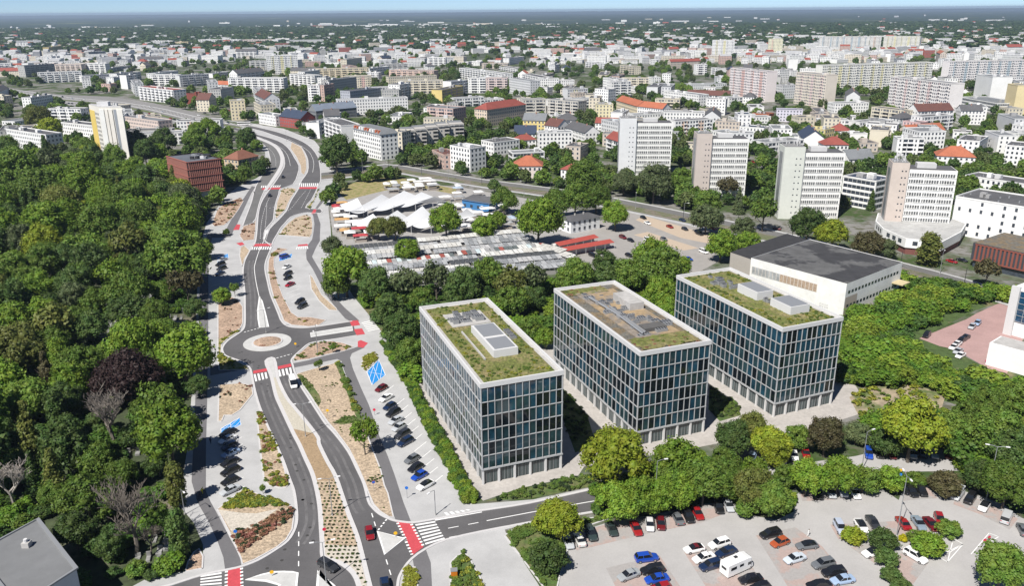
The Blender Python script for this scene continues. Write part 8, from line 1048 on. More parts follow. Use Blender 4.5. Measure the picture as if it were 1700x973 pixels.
def trunk_mesh(seed, top=.62, r=.022, limbs=5, m=M_bark):
    g = random.Random(seed); mb = MB(); mb.tube([(0, 0, 0), (g.uniform(-.02, .02), g.uniform(-.02, .02), top * .5), (0, 0, top)], [r * 1.3, r, r * .4], 7)
    for k in range(limbs):
        a = g.uniform(0, 6.28); z = g.uniform(.2, .45); l = g.uniform(.2, .34); mb.tube([(0, 0, z), (math.cos(a) * l * .5, math.sin(a) * l * .5, z + .14), (math.cos(a) * l, math.sin(a) * l, z + .3)], [r * .55, r * .4, r * .15], 5)
    return mb.mesh('trunk', m)
def bare_mesh(seed):
    g = random.Random(seed); mb = MB()
    def grow(p, d, l, r, depth):
        pts_ = [p]; dd = d.copy(); n = 3
        for k in range(n):
            dd = (dd + Vector((g.uniform(-1, 1), g.uniform(-1, 1), g.uniform(-.3, .8))) * .17).normalized(); pts_.append(pts_[-1] + dd * l / n)
        mb.tube(pts_, [r, r * .9, r * .8, r * .62], 6 if depth < 2 else 4, cap=depth > 4)
        if depth >= 5: return
        for k in range(4 if depth < 3 else 3):
            t = g.uniform(.35, 1) if depth else g.uniform(.6, 1); q = pts_[min(3, int(t * 3))].lerp(pts_[min(3, int(t * 3) + 1)], t * 3 % 1)
            a = g.uniform(0, 6.283); out = Vector((math.cos(a), math.sin(a), g.uniform(.1, .7))); nd = (dd * .8 + out * g.uniform(.5, .9)).normalized()
            grow(q, nd, l * g.uniform(.58, .8), max(.0028, r * g.uniform(.45, .62)), depth + 1)
    grow(Vector((0, 0, 0)), Vector((.02, .03, 1)).normalized(), .34, .024, 0)
    v = np.array(mb.v); k = max(np.ptp(v[:, 0]), np.ptp(v[:, 1]))
    mb.v = [(p[0] / k, p[1] / k, p[2] / v[:, 2].max()) for p in mb.v]
    return mb.mesh('branches', M_barkc)
PROTO = {
 'broad': [crown('crown', s, 'broad', 115, 105, .0165, (.075, .15)) for s in (1, 2, 3, 4, 5)],
 'round': [crown('crown', s, 'broad', 80, 100, .021, (.09, .17), base=.06) for s in (11, 12, 13)],
 'loose': [crown('crown', s, 'loose', 34, 60, .034, (.12, .2), base=.25) for s in (21, 22)],
 'conifer': [crown('crown', s, 'cone', 90, 50, .04, (.22, .30), base=.05) for s in (31, 32)],
 'column': [crown('crown', s, 'column', 60, 70, .055, (.22, .30), base=.03) for s in (41,)],
 'bush': [crown('crown', s, 'broad', 46, 80, .034, (.12, .2), base=.0) for s in (51, 52)],
 'hedgeball': [crown('crown', s, 'broad', 80, 110, .024, (.10, .16), base=-.05) for s in (61,)],
}
TRUNK = [trunk_mesh(s) for s in (1, 2, 3)]; BARE = [bare_mesh(s) for s in (3, 8, 5)]
NAMEK = {'broad': 'broadleaf_tree', 'round': 'round_tree', 'loose': 'sparse_tree', 'conifer': 'spruce_tree', 'column': 'column_tree', 'bush': 'bush', 'hedgeball': 'clipped_bush', 'bare': 'bare_tree'}
ti = 0
def plant_tree(kind, col, pos, wd, h, label, group):
    global ti; ti += 1
    cat = 'bush' if kind in ('bush', 'hedgeball') else 'tree'
    root = tag(empty(NAMEK[kind], (*pos, 0), (ti * 2.399) % 6.283), label, cat, group)
    if kind == 'bare':
        objm('branches', BARE[ti % 3], root, color=col, scale=(wd, wd, h)); return root
    vr = PROTO[kind]; c = rng.uniform(.88, 1.12)
    objm('crown', vr[ti % len(vr)], root, color=tuple(min(1, x * c) for x in col), scale=(wd * rng.uniform(.94, 1.06), wd * rng.uniform(.94, 1.06), h))
    if kind not in ('bush', 'hedgeball'): objm('trunk', TRUNK[ti % 3], root, scale=(wd, wd, h) if kind not in ('conifer', 'column') else (wd * 1.6, wd * 1.6, h))
    return root
KEEP = []
for t in DATA['trees']:
    plant_tree(*t); KEEP.append((t[2], t[3]))
Bc, Mc, Dc, Oc, Sc, Yc = (.115, .195, .022), (.088, .15, .024), (.06, .105, .026), (.1, .12, .028), (.08, .108, .045), (.17, .22, .02)
CNAME = {Bc: 'bright green', Mc: 'mid green', Dc: 'dark green', Oc: 'olive', Sc: 'grey green', Yc: 'yellow green'}
KN = {'broad': 'broad tree', 'round': 'round tree', 'loose': 'sparse tree', 'conifer': 'spruce', 'column': 'column tree'}
MARKS = [(t[2], ' '.join(t[5].split()[:6])) for t in DATA['trees'] if t[6].startswith('trees of the wood')]
rw = random.Random(5); wood = DATA['wood_floor']; nw = 0
for _ in range(30000):
    if nw >= 240: break
    p = (rw.uniform(-340, -40), rw.uniform(108, 560))
    if not inside(p, wood) or p[0] < -.68 * p[1] - 12 or (p[1] < 152 and p[0] < -58): continue
    if any(abs(p[0] - a) < c and abs(p[1] - b) < d for a, b, c, d in DATA['wood_gaps']): continue
    wd = rw.choice([8, 9, 10, 11, 12, 13, 14])
    if any(math.hypot(p[0] - q[0], p[1] - q[1]) < .36 * (wd + w2) for q, w2 in KEEP): continue
    if any(inside((p[0] + dx, p[1]), DATA['pavement']) for dx in (wd * .42, 0)): continue
    k = rw.choices(['broad', 'round', 'loose', 'conifer', 'column'], [6, 3, 1.4, .9, .5])[0]; c = rw.choices([Bc, Mc, Dc, Oc, Sc, Yc], [2.5, 4, 3, 1.5, .8, .5])[0]
    if k == 'conifer': wd = rw.uniform(5, 7); c = rw.choice([Dc, Oc]); h = wd * 2.5
    elif k == 'column': wd = rw.uniform(3, 4); c = Dc; h = wd * 3.5
    else: wd *= 1.12; h = wd * rw.uniform(1.0, 1.3)
    KEEP.append((p, wd)); nw += 1
    q, mk = min(MARKS, key=lambda m: (m[0][0] - p[0]) ** 2 + (m[0][1] - p[1]) ** 2)
    dx, dy = p[0] - q[0], p[1] - q[1]; rel = ('right of' if dx > 0 else 'left of') if abs(dx) > abs(dy) else ('behind' if dy > 0 else 'in front of')
    plant_tree(k, c, p, wd, h, unique(f'{CNAME[c]} {KN[k]} {rel} the {mk}'), 'trees of the wood beside the road')

# ---- masses of far trees and scrub: points with instanced crowns
def src_collection(name, items):
    c = bpy.data.collections.new(name)
    for me, col in items:
        me = me.copy(); me.materials[0] = leafmat('leaves_' + name, col); c.objects.link(bpy.data.objects.new('crown_source', me))
    return c
def scatter(name, pts, coll, label, cat):
    """pts: x, y, z, width, height, variant"""
    P_ = np.array(pts, dtype=np.float64); n = len(P_)
    me = bpy.data.meshes.new(name); me.vertices.add(n); me.vertices.foreach_set('co', P_[:, :3].astype(np.float32).ravel())
    a = me.attributes.new('size', 'FLOAT_VECTOR', 'POINT'); a.data.foreach_set('vector', np.stack([P_[:, 3], P_[:, 3], P_[:, 4]], 1).astype(np.float32).ravel())
    a = me.attributes.new('spin', 'FLOAT_VECTOR', 'POINT'); a.data.foreach_set('vector', np.stack([np.zeros(n), np.zeros(n), np.arange(n) * 2.399 % 6.283], 1).astype(np.float32).ravel())
    a = me.attributes.new('pick', 'INT', 'POINT'); a.data.foreach_set('value', P_[:, 5].astype(np.int32))
    o = objm(name, me); tag(o, label, cat, kind='stuff')
    ng = bpy.data.node_groups.new(name + '_nodes', 'GeometryNodeTree')
    ng.interface.new_socket('Geometry', in_out='INPUT', socket_type='NodeSocketGeometry'); ng.interface.new_socket('Geometry', in_out='OUTPUT', socket_type='NodeSocketGeometry')
    N = ng.nodes; L = ng.links; gi = N.new('NodeGroupInput'); go = N.new('NodeGroupOutput'); ip = N.new('GeometryNodeInstanceOnPoints'); ci = N.new('GeometryNodeCollectionInfo')
    ci.inputs['Collection'].default_value = coll; ci.inputs['Separate Children'].default_value = True; ci.inputs['Reset Children'].default_value = True
    def na(nm, ty):
        q = N.new('GeometryNodeInputNamedAttribute'); q.data_type = ty; q.inputs['Name'].default_value = nm; return [s for s in q.outputs if s.enabled and s.name == 'Attribute'][0]
    L.new(gi.outputs[0], ip.inputs['Points']); L.new(ci.outputs[0], ip.inputs['Instance']); ip.inputs['Pick Instance'].default_value = True
    L.new(na('pick', 'INT'), ip.inputs['Instance Index']); L.new(na('spin', 'FLOAT_VECTOR'), ip.inputs['Rotation']); L.new(na('size', 'FLOAT_VECTOR'), ip.inputs['Scale'])
    L.new(ip.outputs[0], go.inputs[0]); md = o.modifiers.new('scatter', 'NODES'); md.node_group = ng
    return o
mid = [crown('crown_mid', s, 'broad', 26, 46, .062, (.15, .24), base=.08) for s in (71, 72, 73)]
low = [crown('crown_low', s, 'broad', 16, 14, .10, (.18, .28), base=.0) for s in (81, 82)]
bushm = [crown('crown_bush', s, 'broad', 30, 70, .045, (.15, .25), base=-.05) for s in (91, 92)]
town_src = src_collection('town_tree_sources', [(mid[0], (.075, .135, .028)), (mid[1], (.052, .098, .025)), (mid[2], (.1, .165, .028)), (mid[0], (.08, .11, .035))])
scrub_src = src_collection('scrub_sources', [(bushm[0], (.095, .18, .02)), (bushm[1], (.06, .125, .02)), (bushm[0], (.14, .21, .025)), (bushm[1], (.05, .10, .025))])
wood_src = src_collection('forest_sources', [(low[0], (.05, .09, .03)), (low[1], (.06, .10, .033)), (low[0], (.042, .08, .03)), (low[1], (.07, .11, .035))])
rs = random.Random(21); pts = []
bank = tb + [(p[0] + 2, p[1] - 16) for p in tb[::-1]]
NEAR_AVOID = ROADS + [bank[:]] + [DATA['mid_lot'], DATA['market_ground'], DATA['wood_floor'], DATA['scrub_ground']]
def on_building(x, y, m=2.5):
    return any(math.hypot(x - c[0], y - c[1]) < min(c[2] * .75, 14 + c[2] * .2) + m for c in gnear(x, y))
for _ in range(120000):
    if len(pts) >= 3100: break
    t = rs.uniform(44, 330); y = 135400 / t * .95 if rs.random() < .75 else rs.uniform(420, 2600); x = rs.uniform(-.70, .70) * y
    if y < 420: continue
    if any(inside((x, y), p) for p in NEAR_AVOID) or on_building(x, y): continue
    pk_ = inpark(x, y)
    if not pk_ and rs.random() > .75: continue
    wd = rs.uniform(5, 9.5) if y < 900 else rs.uniform(6, 11)
    if y < 560 and any(math.hypot(x - q[0], y - q[1]) < .3 * (wd + w2) for q, w2 in KEEP): continue
    pts.append((x, y, 0, wd, wd * rs.uniform(.9, 1.25), rs.randrange(4)))
for _ in range(90):
    y = rs.uniform(110, 330); x = .64 * y + 32 + rs.uniform(8, 70)
    if not any(inside((x, y), p) for p in (DATA['car_park'], DATA['pink_lot'])) and math.hypot(x - 165, y - 225) > 24: pts.append((x, y, 0, rs.uniform(6, 11), rs.uniform(6, 10), rs.randrange(4)))
scatter('town_trees', pts, town_src, 'green trees filling the gaps between the town buildings', 'trees')
pts = []
for _ in range(150000):
    if len(pts) >= 15000: break
    y = rs.uniform(2100, 5600); dv = 135400 / y; az = rs.uniform(-.74, .74); x = az * y; u = 850 + 1300 * az
    d = 1.0 if dv < 36 else (.75 if dv < 48 else .5)
    if rs.random() > d or any(math.hypot(x - c[0], y - c[1]) < c[2] + 6 for c in gnear(x, y)): continue
    s = 18 + 20 * rs.random()
    pts.append((x, y, -2, s, rs.uniform(13, 19), rs.randrange(4)))
scatter('distant_forest', pts, wood_src, 'dark forest stretching to the horizon behind the town', 'forest')
pts = []; zc = [220, 520, 90]; rots = R(22.4)
def in_office(x, y, m=2.5):
    for (ox, oy), L in (((-6.9, 157.5), 51.5), ((29.6, 173.9), 49.4), ((67.2, 188.3), 46.8)):
        lx = (x - ox) * math.cos(rots) + (y - oy) * math.sin(rots); ly = -(x - ox) * math.sin(rots) + (y - oy) * math.cos(rots)
        if -m < lx < 19.3 + m and -m < ly < L + m: return True
    return False
hall_poly = [tuple(p[:2]) for p in ha]; hall_poly = offset_line(hall_poly, -3 if area(hall_poly) > 0 else 3, True)
for z, n in zip(DATA['scrub_zones'], zc):
    xs = [p[0] for p in z]; ysz = [p[1] for p in z]; k = 0
    for _ in range(20000):
        if k >= n: break
        p = (rs.uniform(min(xs), max(xs)), rs.uniform(min(ysz), max(ysz)))
        if not inside(p, z) or in_office(*p) or any(inside(p, q) for q in (DATA['office_paving'], DATA['pink_lot'], DATA['pavement'], DATA['hedge_strip'], hall_poly, DATA['dirt'], DATA['yard_front'])) or math.hypot(p[0] - 112, p[1] - 277) < 30 and inside(p, hall_poly): continue
        w = rs.uniform(2.5, 6) if rs.random() < .75 else rs.uniform(6, 9.5); pts.append((*p, -.1, w, w * rs.uniform(.45, .8), rs.choice([0, 0, 1, 2, 2, 3]))); k += 1
z = DATA['row_zone']; xs = [p[0] for p in z]; ysz = [p[1] for p in z]
for _ in range(700):
    p = (rs.uniform(min(xs), max(xs)), rs.uniform(min(ysz), max(ysz)))
    if inside(p, z) and not inside(p, DATA['car_park']) and not inside((p[0], p[1] - 2), DATA['car_park']): w = rs.uniform(1.5, 4); pts.append((*p, -.1, w, w * rs.uniform(.4, .7), rs.randrange(4)))
scatter('scrub', pts, scrub_src, 'bright green scrub covering the waste ground around the offices and car park trees', 'scrub')
pts = []
for _ in range(9000):
    if len(pts) >= 1500: break
    p = (rs.uniform(-345, -40), rs.uniform(112, 560))
    if not inside(p, wood) or p[0] < -.68 * p[1] - 12 or any(abs(p[0] - a) < c * .8 and abs(p[1] - b) < d * .8 for a, b, c, d in DATA['wood_gaps']) or inside((p[0] + 3, p[1]), DATA['pavement']): continue
    w = rs.uniform(2.5, 6.5); pts.append((*p, -.1, w, w * rs.uniform(.5, .8), rs.choice([0, 1, 1, 3, 3])))
scatter('undergrowth', pts, scrub_src, 'green undergrowth filling the gaps under the wood trees', 'undergrowth')
pts = []; z = DATA['hedge_strip']; xs = [p[0] for p in z]; ysz = [p[1] for p in z]
for _ in range(9000):
    p = (rs.uniform(min(xs), max(xs)), rs.uniform(min(ysz), max(ysz)))
    if inside(p, z) and len(pts) < 420: w = rs.uniform(1.1, 2.3); pts.append((*p, 0, w, w * rs.uniform(.6, 1.0), rs.randrange(4)))
h_ = scatter('long_hedge', pts, scrub_src, 'long low hedge between the parking row and the left office', 'hedge'); 
# bed planting: low tufts, too many to count
tuft = [crown('tuft', s, 'broad', 7, 16, .16, (.22, .34), core=False, base=-.1) for s in (95, 96)]
tuft_src = src_collection('tuft_sources', [(tuft[0], (.20, .22, .03)), (tuft[1], (.09, .145, .03)), (tuft[0], (.24, .13, .08)), (tuft[1], (.03, .05, .02))])
pts = []
def tufts(poly, n, kinds, lo=.5, hi=1.1, hr=.6, rows=False):
    xs = [p[0] for p in poly]; ysz = [p[1] for p in poly]; k = 0
    for _ in range(n * 20):
        if k >= n: break
        p = (rs.uniform(min(xs), max(xs)), rs.uniform(min(ysz), max(ysz)))
        if k and not rows and rs.random() < .5:
            q0 = pts[-rs.randint(1, k)]; p = (q0[0] + rs.uniform(-1.1, 1.1), q0[1] + rs.uniform(-1.1, 1.1))
        if rows: p = (round(p[0] / .95) * .95 + rs.uniform(-.12, .12), round(p[1] / 1.2) * 1.2 + rs.uniform(-.12, .12))
        if inside(p, poly): w = rs.uniform(lo, hi); pts.append((*p, .14, w, w * hr, rs.choice(kinds))); k += 1
beds = DATA['beds']
for bi, n, kd, lo, hi in ((24, 130, [1, 1, 0], .7, 1.5), (0, 60, [1, 3], .3, .5), (1, 70, [0, 1, 1], .5, .9), (2, 130, [0, 1, 2], .5, .9), (3, 26, [2, 3], .3, .7), (4, 190, [0, 0, 1], .4, .8), (5, 30, [2, 2, 3], .3, .7), (6, 260, [0, 0, 0, 1, 2], .5, .9), (8, 120, [0], .6, .9), (9, 150, [0], .6, 1.0), (10, 170, [1, 2, 2], .5, 1.0), (11, 50, [2, 3], .4, .8), (12, 90, [0, 1, 2], .5, .9), (13, 90, [1, 0], .5, 1.0), (18, 260, [1, 1, 1, 0], .5, 1.1), (19, 260, [1], .5, 1.3), (17, 50, [1], .5, .8), (22, 90, [1], .3, .5), (23, 90, [1], .3, .5)):
    tufts(beds[bi][1], n, kd, lo, hi)
tb_ = beds[7][1]; top = clip(tb_, tb_[0], tb_[4], 1)
if sum(p[1] for p in top) / len(top) < sum(p[1] for p in tb_) / len(tb_): top = clip(tb_, tb_[0], tb_[4], -1)
tufts(top, 300, [0, 0, 1], .6, 1.1)
tufts(DATA['red_band'], 190, [2, 2, 3], .6, 1.1)
for zz_, n in ((med_z[3], 300), (med_z[4], 260)):
    if len(zz_) > 2: tufts(zz_, n, [3, 3, 1], .25, .45, .8, rows=True)
for p in DATA['office_lawns']: tufts(p, 160, [1, 1, 3], .5, 1.2)
tufts(circ(r2 * .9), 60, [2, 2, 0], .4, .8)
for (ox, oy), L_, dg, kd in (((-6.9, 157.5), 51.5, 20.4, [0, 1, 1]), ((29.6, 173.9), 49.4, 20.8, [2, 1]), ((67.2, 188.3), 46.8, 22.6, [0, 1, 1])):
    for k in range(420 if kd[0] == 0 else 160):
        lx, ly = rs.uniform(1.5, 17.8), rs.uniform(1.5, L_ - 1.5)
        if kd[0] == 2 and 8.5 < ly < L_ - 7: continue
        if kd[0] == 0 and 4.5 < lx < 15 and 7 < ly < 44: continue
        w = rs.uniform(.35, .9); pts.append((ox + lx * math.cos(R(dg)) - ly * math.sin(R(dg)), oy + lx * math.sin(R(dg)) + ly * math.cos(R(dg)), 24.3, w, w * .5, rs.choice(kd)))
tufts(DATA['dirt'], 200, [1, 0], .6, 1.6)
scatter('bed_planting', pts, tuft_src, 'low tufts of grasses and perennials in the mulch beds along the new road', 'planting')

# ---- graves under the trees
stone = MB().box(-.45, .45, -1.0, 1.0, 0, .35); stone.box(-.45, .45, .75, 1.0, .35, 1.1); GM = stone.mesh('gravestone', M_stone)
gi_ = 0
for zi, p in enumerate(DATA['graves']):
    xs = [q[0] for q in p]; ysz = [q[1] for q in p]; ny = int((max(ysz) - min(ysz)) / 3.4); nx = int((max(xs) - min(xs)) / 2.2)
    for j in range(ny):
        for i in range(nx):
            q = (min(xs) + (i + .5) * 2.2 + rs.uniform(-.2, .2), min(ysz) + (j + .5) * 3.4 + rs.uniform(-.3, .3))
            if not inside(q, p) or gi_ > 280 or rs.random() < .2: continue
            o = objm('gravestone', GM, None, loc=(*q, .01), rz=rs.uniform(-.1, .1) + .2, scale=(rs.uniform(.8, 1.3), rs.uniform(.8, 1.2), rs.uniform(.7, 1.4))); tag(o, 'pale stone grave ' + ['under the trees behind the purple copper beech', 'in the sunny gap near the roundabout', 'in front of the large bare tree', 'beside the dark column tree', 'at the foot of the bare grey tree', 'in the gap at the centre of the wood'][zi], 'grave', 'graves under the trees'); gi_ += 1
# ------------------------------------------------------------------ vehicles
def rsec(x, w, z0, z1, tw=None):
    tw = w * .9 if tw is None else tw
    return [(x, -w * .94, z0), (x, -w, z0 + .18), (x, -w, (z0 + z1) * .55), (x, -tw, z1 - .03), (x, -tw * .8, z1), (x, tw * .8, z1), (x, tw, z1 - .03), (x, w, (z0 + z1) * .55), (x, w, z0 + .18), (x, w * .94, z0)]
def csec(x, wb, wt, z0, z1): return [(x, -wb, z0), (x, -wt, z1), (x, wt, z1), (x, wb, z0)]
CARS = {}
def car_meshes(kind):
    if kind in CARS: return CARS[kind]
    L = {'hatch': 4.1, 'sedan': 4.6, 'suv': 4.6, 'coupe': 4.4, 'coupe_r': 4.2, 'van': 4.9, 'panelvan': 5.8}[kind]; h = L / 2; z = {'suv': 1.08, 'van': 1.1, 'panelvan': 1.15}.get(kind, .93); ht = {'hatch': 1.48, 'sedan': 1.44, 'suv': 1.68, 'coupe': 1.4, 'coupe_r': 1.42, 'van': 1.9, 'panelvan': 2.4}[kind]
    w = .9 if kind not in ('panelvan',) else 1.0
    b = MB().loft([rsec(-h, w * .78, .38, z - .12), rsec(-h + .12, w * .93, .26, z), rsec(-h + .7, w, .2, z + .02), rsec(0, w, .2, z), rsec(h - 1.3, w, .2, z - .02), rsec(h - .45, w * .95, .22, z - .17), rsec(h - .1, w * .84, .28, z - .28), rsec(h, w * .7, .38, z - .36)])
    zb = z - .02
    if kind == 'sedan': xs = (-h + .75, -h + 1.35, h - 2.05, h - 1.25)
    elif kind in ('coupe', 'coupe_r'): xs = (-h + .3, -h + 1.4, h - 2.1, h - 1.25)
    elif kind == 'suv': xs = (-h + .12, -h + .5, h - 1.95, h - 1.2)
    elif kind in ('van', 'panelvan'): xs = (-h + .05, -h + .2, h - 1.35, h - .75)
    else: xs = (-h + .15, -h + .65, h - 1.9, h - 1.1)
    wt = w * .70 if kind not in ('van', 'panelvan') else w * .86
    g = MB(); g.add(csec(xs[0], w * .86, w * .86, zb, zb + .01)[:1] + [(xs[0], w * .86, zb), (xs[1], -wt, ht - .06), (xs[1], wt, ht - .06), (xs[2], -wt, ht - .06), (xs[2], wt, ht - .06), (xs[3], -w * .86, zb), (xs[3], w * .86, zb)], [[1, 0, 2, 3], [4, 6, 7, 5], [0, 6, 4, 2], [7, 1, 3, 5]])
    r = MB().loft([[(xs[1] - .02, -wt * .98, ht - .07), (xs[1] - .02, wt * .98, ht - .07), (xs[1] - .02, wt * .9, ht - .02), (xs[1] - .02, -wt * .9, ht - .02)], [((xs[1] + xs[2]) / 2, -wt * 1.03, ht - .06), ((xs[1] + xs[2]) / 2, wt * 1.03, ht - .06), ((xs[1] + xs[2]) / 2, wt * .92, ht), ((xs[1] + xs[2]) / 2, -wt * .92, ht)], [(xs[2] + .02, -wt * .98, ht - .07), (xs[2] + .02, wt * .98, ht - .07), (xs[2] + .02, wt * .9, ht - .03), (xs[2] + .02, -wt * .9, ht - .03)]])
    for s in (-1, 1):   # pillars
        for f in (.42, .0, 1.0):
            xb = xs[0] + (xs[3] - xs[0]) * f; xt = xs[1] + (xs[2] - xs[1]) * f
            r.add([(xb - .06, s * w * .868, zb), (xb + .06, s * w * .868, zb), (xt + .05, s * (wt + .012), ht - .06), (xt - .05, s * (wt + .012), ht - .06)], [[0, 1, 2, 3]])
    if kind == 'panelvan':
        r.add([(-h + .1, s * w * .875, zb) for s in (-1,)] + [(h - 2.0, -w * .875, zb), (h - 2.0, -wt - .02, ht - .06), (-h + .2, -wt - .02, ht - .06)], [[0, 1, 2, 3]]); r.add([(-h + .1, w * .875, zb), (h - 2.0, w * .875, zb), (h - 2.0, wt + .02, ht - .06), (-h + .2, wt + .02, ht - .06)], [[3, 2, 1, 0]])
    wh = MB(); n = 14; rr = .32
    for y0, y1, m_ in ((-.11, .11, 0),):
        vs = [(rr * math.cos(2 * math.pi * k / n), y, rr * math.sin(2 * math.pi * k / n)) for y in (y0, y1) for k in range(n)]
        wh.add(vs, [[k, (k + 1) % n, n + (k + 1) % n, n + k] for k in range(n)] + [list(range(n)), list(range(n, 2 * n))[::-1]])
    rim = MB(); vs = [(.2 * math.cos(2 * math.pi * k / n), s * .115, .2 * math.sin(2 * math.pi * k / n)) for s in (-1, 1) for k in range(n)]; rim.add(vs, [list(range(n)), list(range(n, 2 * n))[::-1]])
    hl = MB().box(-.16, .06, -.17, .17, -.07, .07); tl = MB().box(-.04, .05, -.16, .16, -.08, .08)
    roofm = {'coupe': M_glassc, 'coupe_r': mat('red_roof', (.12, .01, .015), .3, coat=.6)}.get(kind, M_paint)
    CARS[kind] = dict(body=b.mesh('body', M_paint), glass=g.mesh('windows', M_glassc), roof=r.mesh('roof', roofm), wheel=wh.mesh('wheel', M_tyre), rim=rim.mesh('rim', M_rim), hl=hl.mesh('headlight', M_lampw), tl=tl.mesh('tail_light', M_lampr), h=h, w=w, z=z)
    j = MB(); j.add(b.v, b.f, 0); j.add(g.v, g.f, 1); j.add(r.v, r.f, 0)
    for sx in (-h + .8, h - .85):
        for sy in (-w + .1, w - .1): j.add([(v[0] + sx, v[1] + sy, v[2] + .32) for v in wh.v], wh.f, 2)
    CARS[kind]['joined'] = j.mesh('car', [M_paint, M_glassc, M_tyre]); return CARS[kind]
def make_car(kind, col, pos, ang, label, group='parked and moving cars'):
    far = math.hypot(*pos) > 380
    if kind == 'camper': return make_camper(pos, ang, label)
    d = car_meshes(kind); nm = 'van' if kind in ('van', 'panelvan') else 'car'
    if far:
        o = objm(nm, d['joined'], None, color=col, loc=(*pos, .05), rz=ang); return tag(o, label, nm, group)
    root = tag(empty(nm, (*pos, .05), ang), label, nm, group)
    objm('body', d['body'], root, color=col); objm('windows', d['glass'], root); objm('roof', d['roof'], root, color=col)
    h, w, z = d['h'], d['w'], d['z']
    for sx in (-h + .8, h - .85):
        for sy in (-w + .1, w - .1): wo = objm('wheel', d['wheel'], root, loc=(sx, sy, .32)); objm('rim', d['rim'], wo)
    for s in (-1, 1): objm('headlight', d['hl'], root, loc=(h - .12, s * w * .6, z - .42)); objm('tail_light', d['tl'], root, loc=(-h + .03, s * w * .66, z - .24))
    return root
def make_camper(pos, ang, label):
    root = tag(empty('camper_van', (*pos, .05), ang), label, 'camper van')
    MB().loft([[(x, -1.12 * k, .35), (x, 1.12 * k, .35), (x, 1.12 * k, z - .15), (x, 1.0 * k, z), (x, -1.0 * k, z), (x, -1.12 * k, z - .15)] for x, k, z in ((-3.3, .96, 2.85), (-3.2, 1, 2.95), (1.5, 1, 2.95), (2.5, .97, 2.75), (2.75, .9, 2.4))]).build('body', M_paint, root, color=(.78, .78, .77))
    MB().loft([[(x, -.98 * k, .3), (x, .98 * k, .3), (x, .98 * k, z), (x, -.98 * k, z)] for x, k, z in ((1.4, 1, 1.6), (2.6, 1, 1.3), (3.3, .92, 1.05), (3.45, .8, .8))]).build('cab', M_paint, root, color=(.7, .7, .7))
    MB().quad((2.76, -.85, 1.25), (2.76, .85, 1.25), (2.62, .8, 2.0), (2.62, -.8, 2.0)).build('windscreen', M_glassc, root)
    for s in (-1, 1):
        for x0, x1, z0, z1 in ((-2.6, -1.2, 1.55, 2.15), (-.4, .6, 1.6, 2.1), (1.7, 2.5, 1.3, 1.85)): MB().box(x0, x1, s * 1.13 - .02, s * 1.13 + .02, z0, z1).build('side_window', M_glassc, root)
    MB().box(2.2, 2.74, -.7, .7, 2.42, 2.58).build('overcab_window', M_glassc, root); MB().box(-3.34, -3.28, -.6, .6, 1.6, 2.1).build('rear_window', M_glassc, root)
    for x, y in ((-2.2, 0), (-.3, .2), (1.0, -.3)): MB().box(x - .35, x + .35, y - .3, y + .3, 2.95, 3.07).build('roof_hatch', M_dark if x == -.3 else M_frame, root)
    d = car_meshes('hatch')
    for x in (-1.9, 2.4):
        for s in (-1, 1): wo = objm('wheel', d['wheel'], root, loc=(x, s * .98, .33)); objm('rim', d['rim'], wo)
    return root
for k, c, p, a, l in DATA['cars']:
    make_car(k, c, p, a, l if 'far car' in l else unique(l))
# buses at the boulevard stop
for k, (x, y) in enumerate(((-352, 688), (-250, 775), (20, 0))):
    if y == 0: continue
    root = tag(empty('bus', (x, y, .05), .15), ['white bus at the boulevard junction', 'pale bus further along the boulevard'][k], 'bus')
    MB().box(-6, 6, -1.25, 1.25, .35, 3.1).build('body', M_paint, root, color=(.7, .7, .7)); MB().box(-5.8, 5.9, -1.28, 1.28, 1.5, 2.5).build('windows', M_glassc, root)
    for sx in (-3.6, 3.8):
        for s in (-1, 1): objm('wheel', CARS['hatch']['wheel'], root, loc=(sx, s * 1.15, .4), scale=(1.35,) * 3)

# ------------------------------------------------------------------ street furniture
WHERE = ['on the dotted median bed', 'at the upper end of the brown median bed', 'at the lower end of the median', 'on the roundabout island', 'at the exit bed of the roundabout', 'between the trees above the car park row', 'on the planted island of the car park', 'among the trees at the right edge', 'beside the hedge row zebra crossing', 'at the bend of the shaded cycle path', 'on the upper lane', 'left of the upper crossing', 'on the viaduct median', 'first along the tram road', 'second along the tram road', 'third along the tram road', 'fourth along the tram road', 'fifth along the tram road', 'at the market car park edge', 'at the far market car park edge', 'in front of the striped office', 'on the right of the roundabout']
for i, (p, h, dbl) in enumerate(DATA['lamps']):
    root = tag(empty('street_lamp', (*p, .1), (i * 1.3) if i > 2 else .25), 'slender grey street lamp ' + WHERE[i], 'street lamp', 'street lamps')
    MB().tube([(0, 0, 0), (0, 0, h)], [.11, .06], 8).build('pole', M_metal, root); MB().tube([(0, 0, 0), (0, 0, .5)], .16, 8).build('pole_base', M_conc, root)
    for s in ((-1, 1) if dbl else (1,)):
        MB().tube([(0, 0, h - .05), (s * .9, 0, h + .2), (s * 1.8, 0, h + .25)], .05, 6).build('arm', M_metal, root); MB().box(min(s * 1.5, s * 2.3), max(s * 1.5, s * 2.3), -.16, .16, h + .2, h + .32).build('lamp_head', M_frame, root)
SCOL = {'yellow': (.75, .42, .01), 'blue': (.01, .13, .5), 'red': (.55, .02, .06), 'redblue': (.45, .02, .2), 'blueyellow': (.02, .2, .6)}
SW = ['in the tan bed right of the road', 'in the red planted corner bed', 'in the tan bed beside the street tree', 'on the pavement beside the zebra', 'on the triangular island', 'on the island at the bottom left', 'beside the roundabout', 'among the trees above the car park', 'on the median edge', 'at the end of the cycle path', 'at the car park exit', 'beside the car park exit marking']
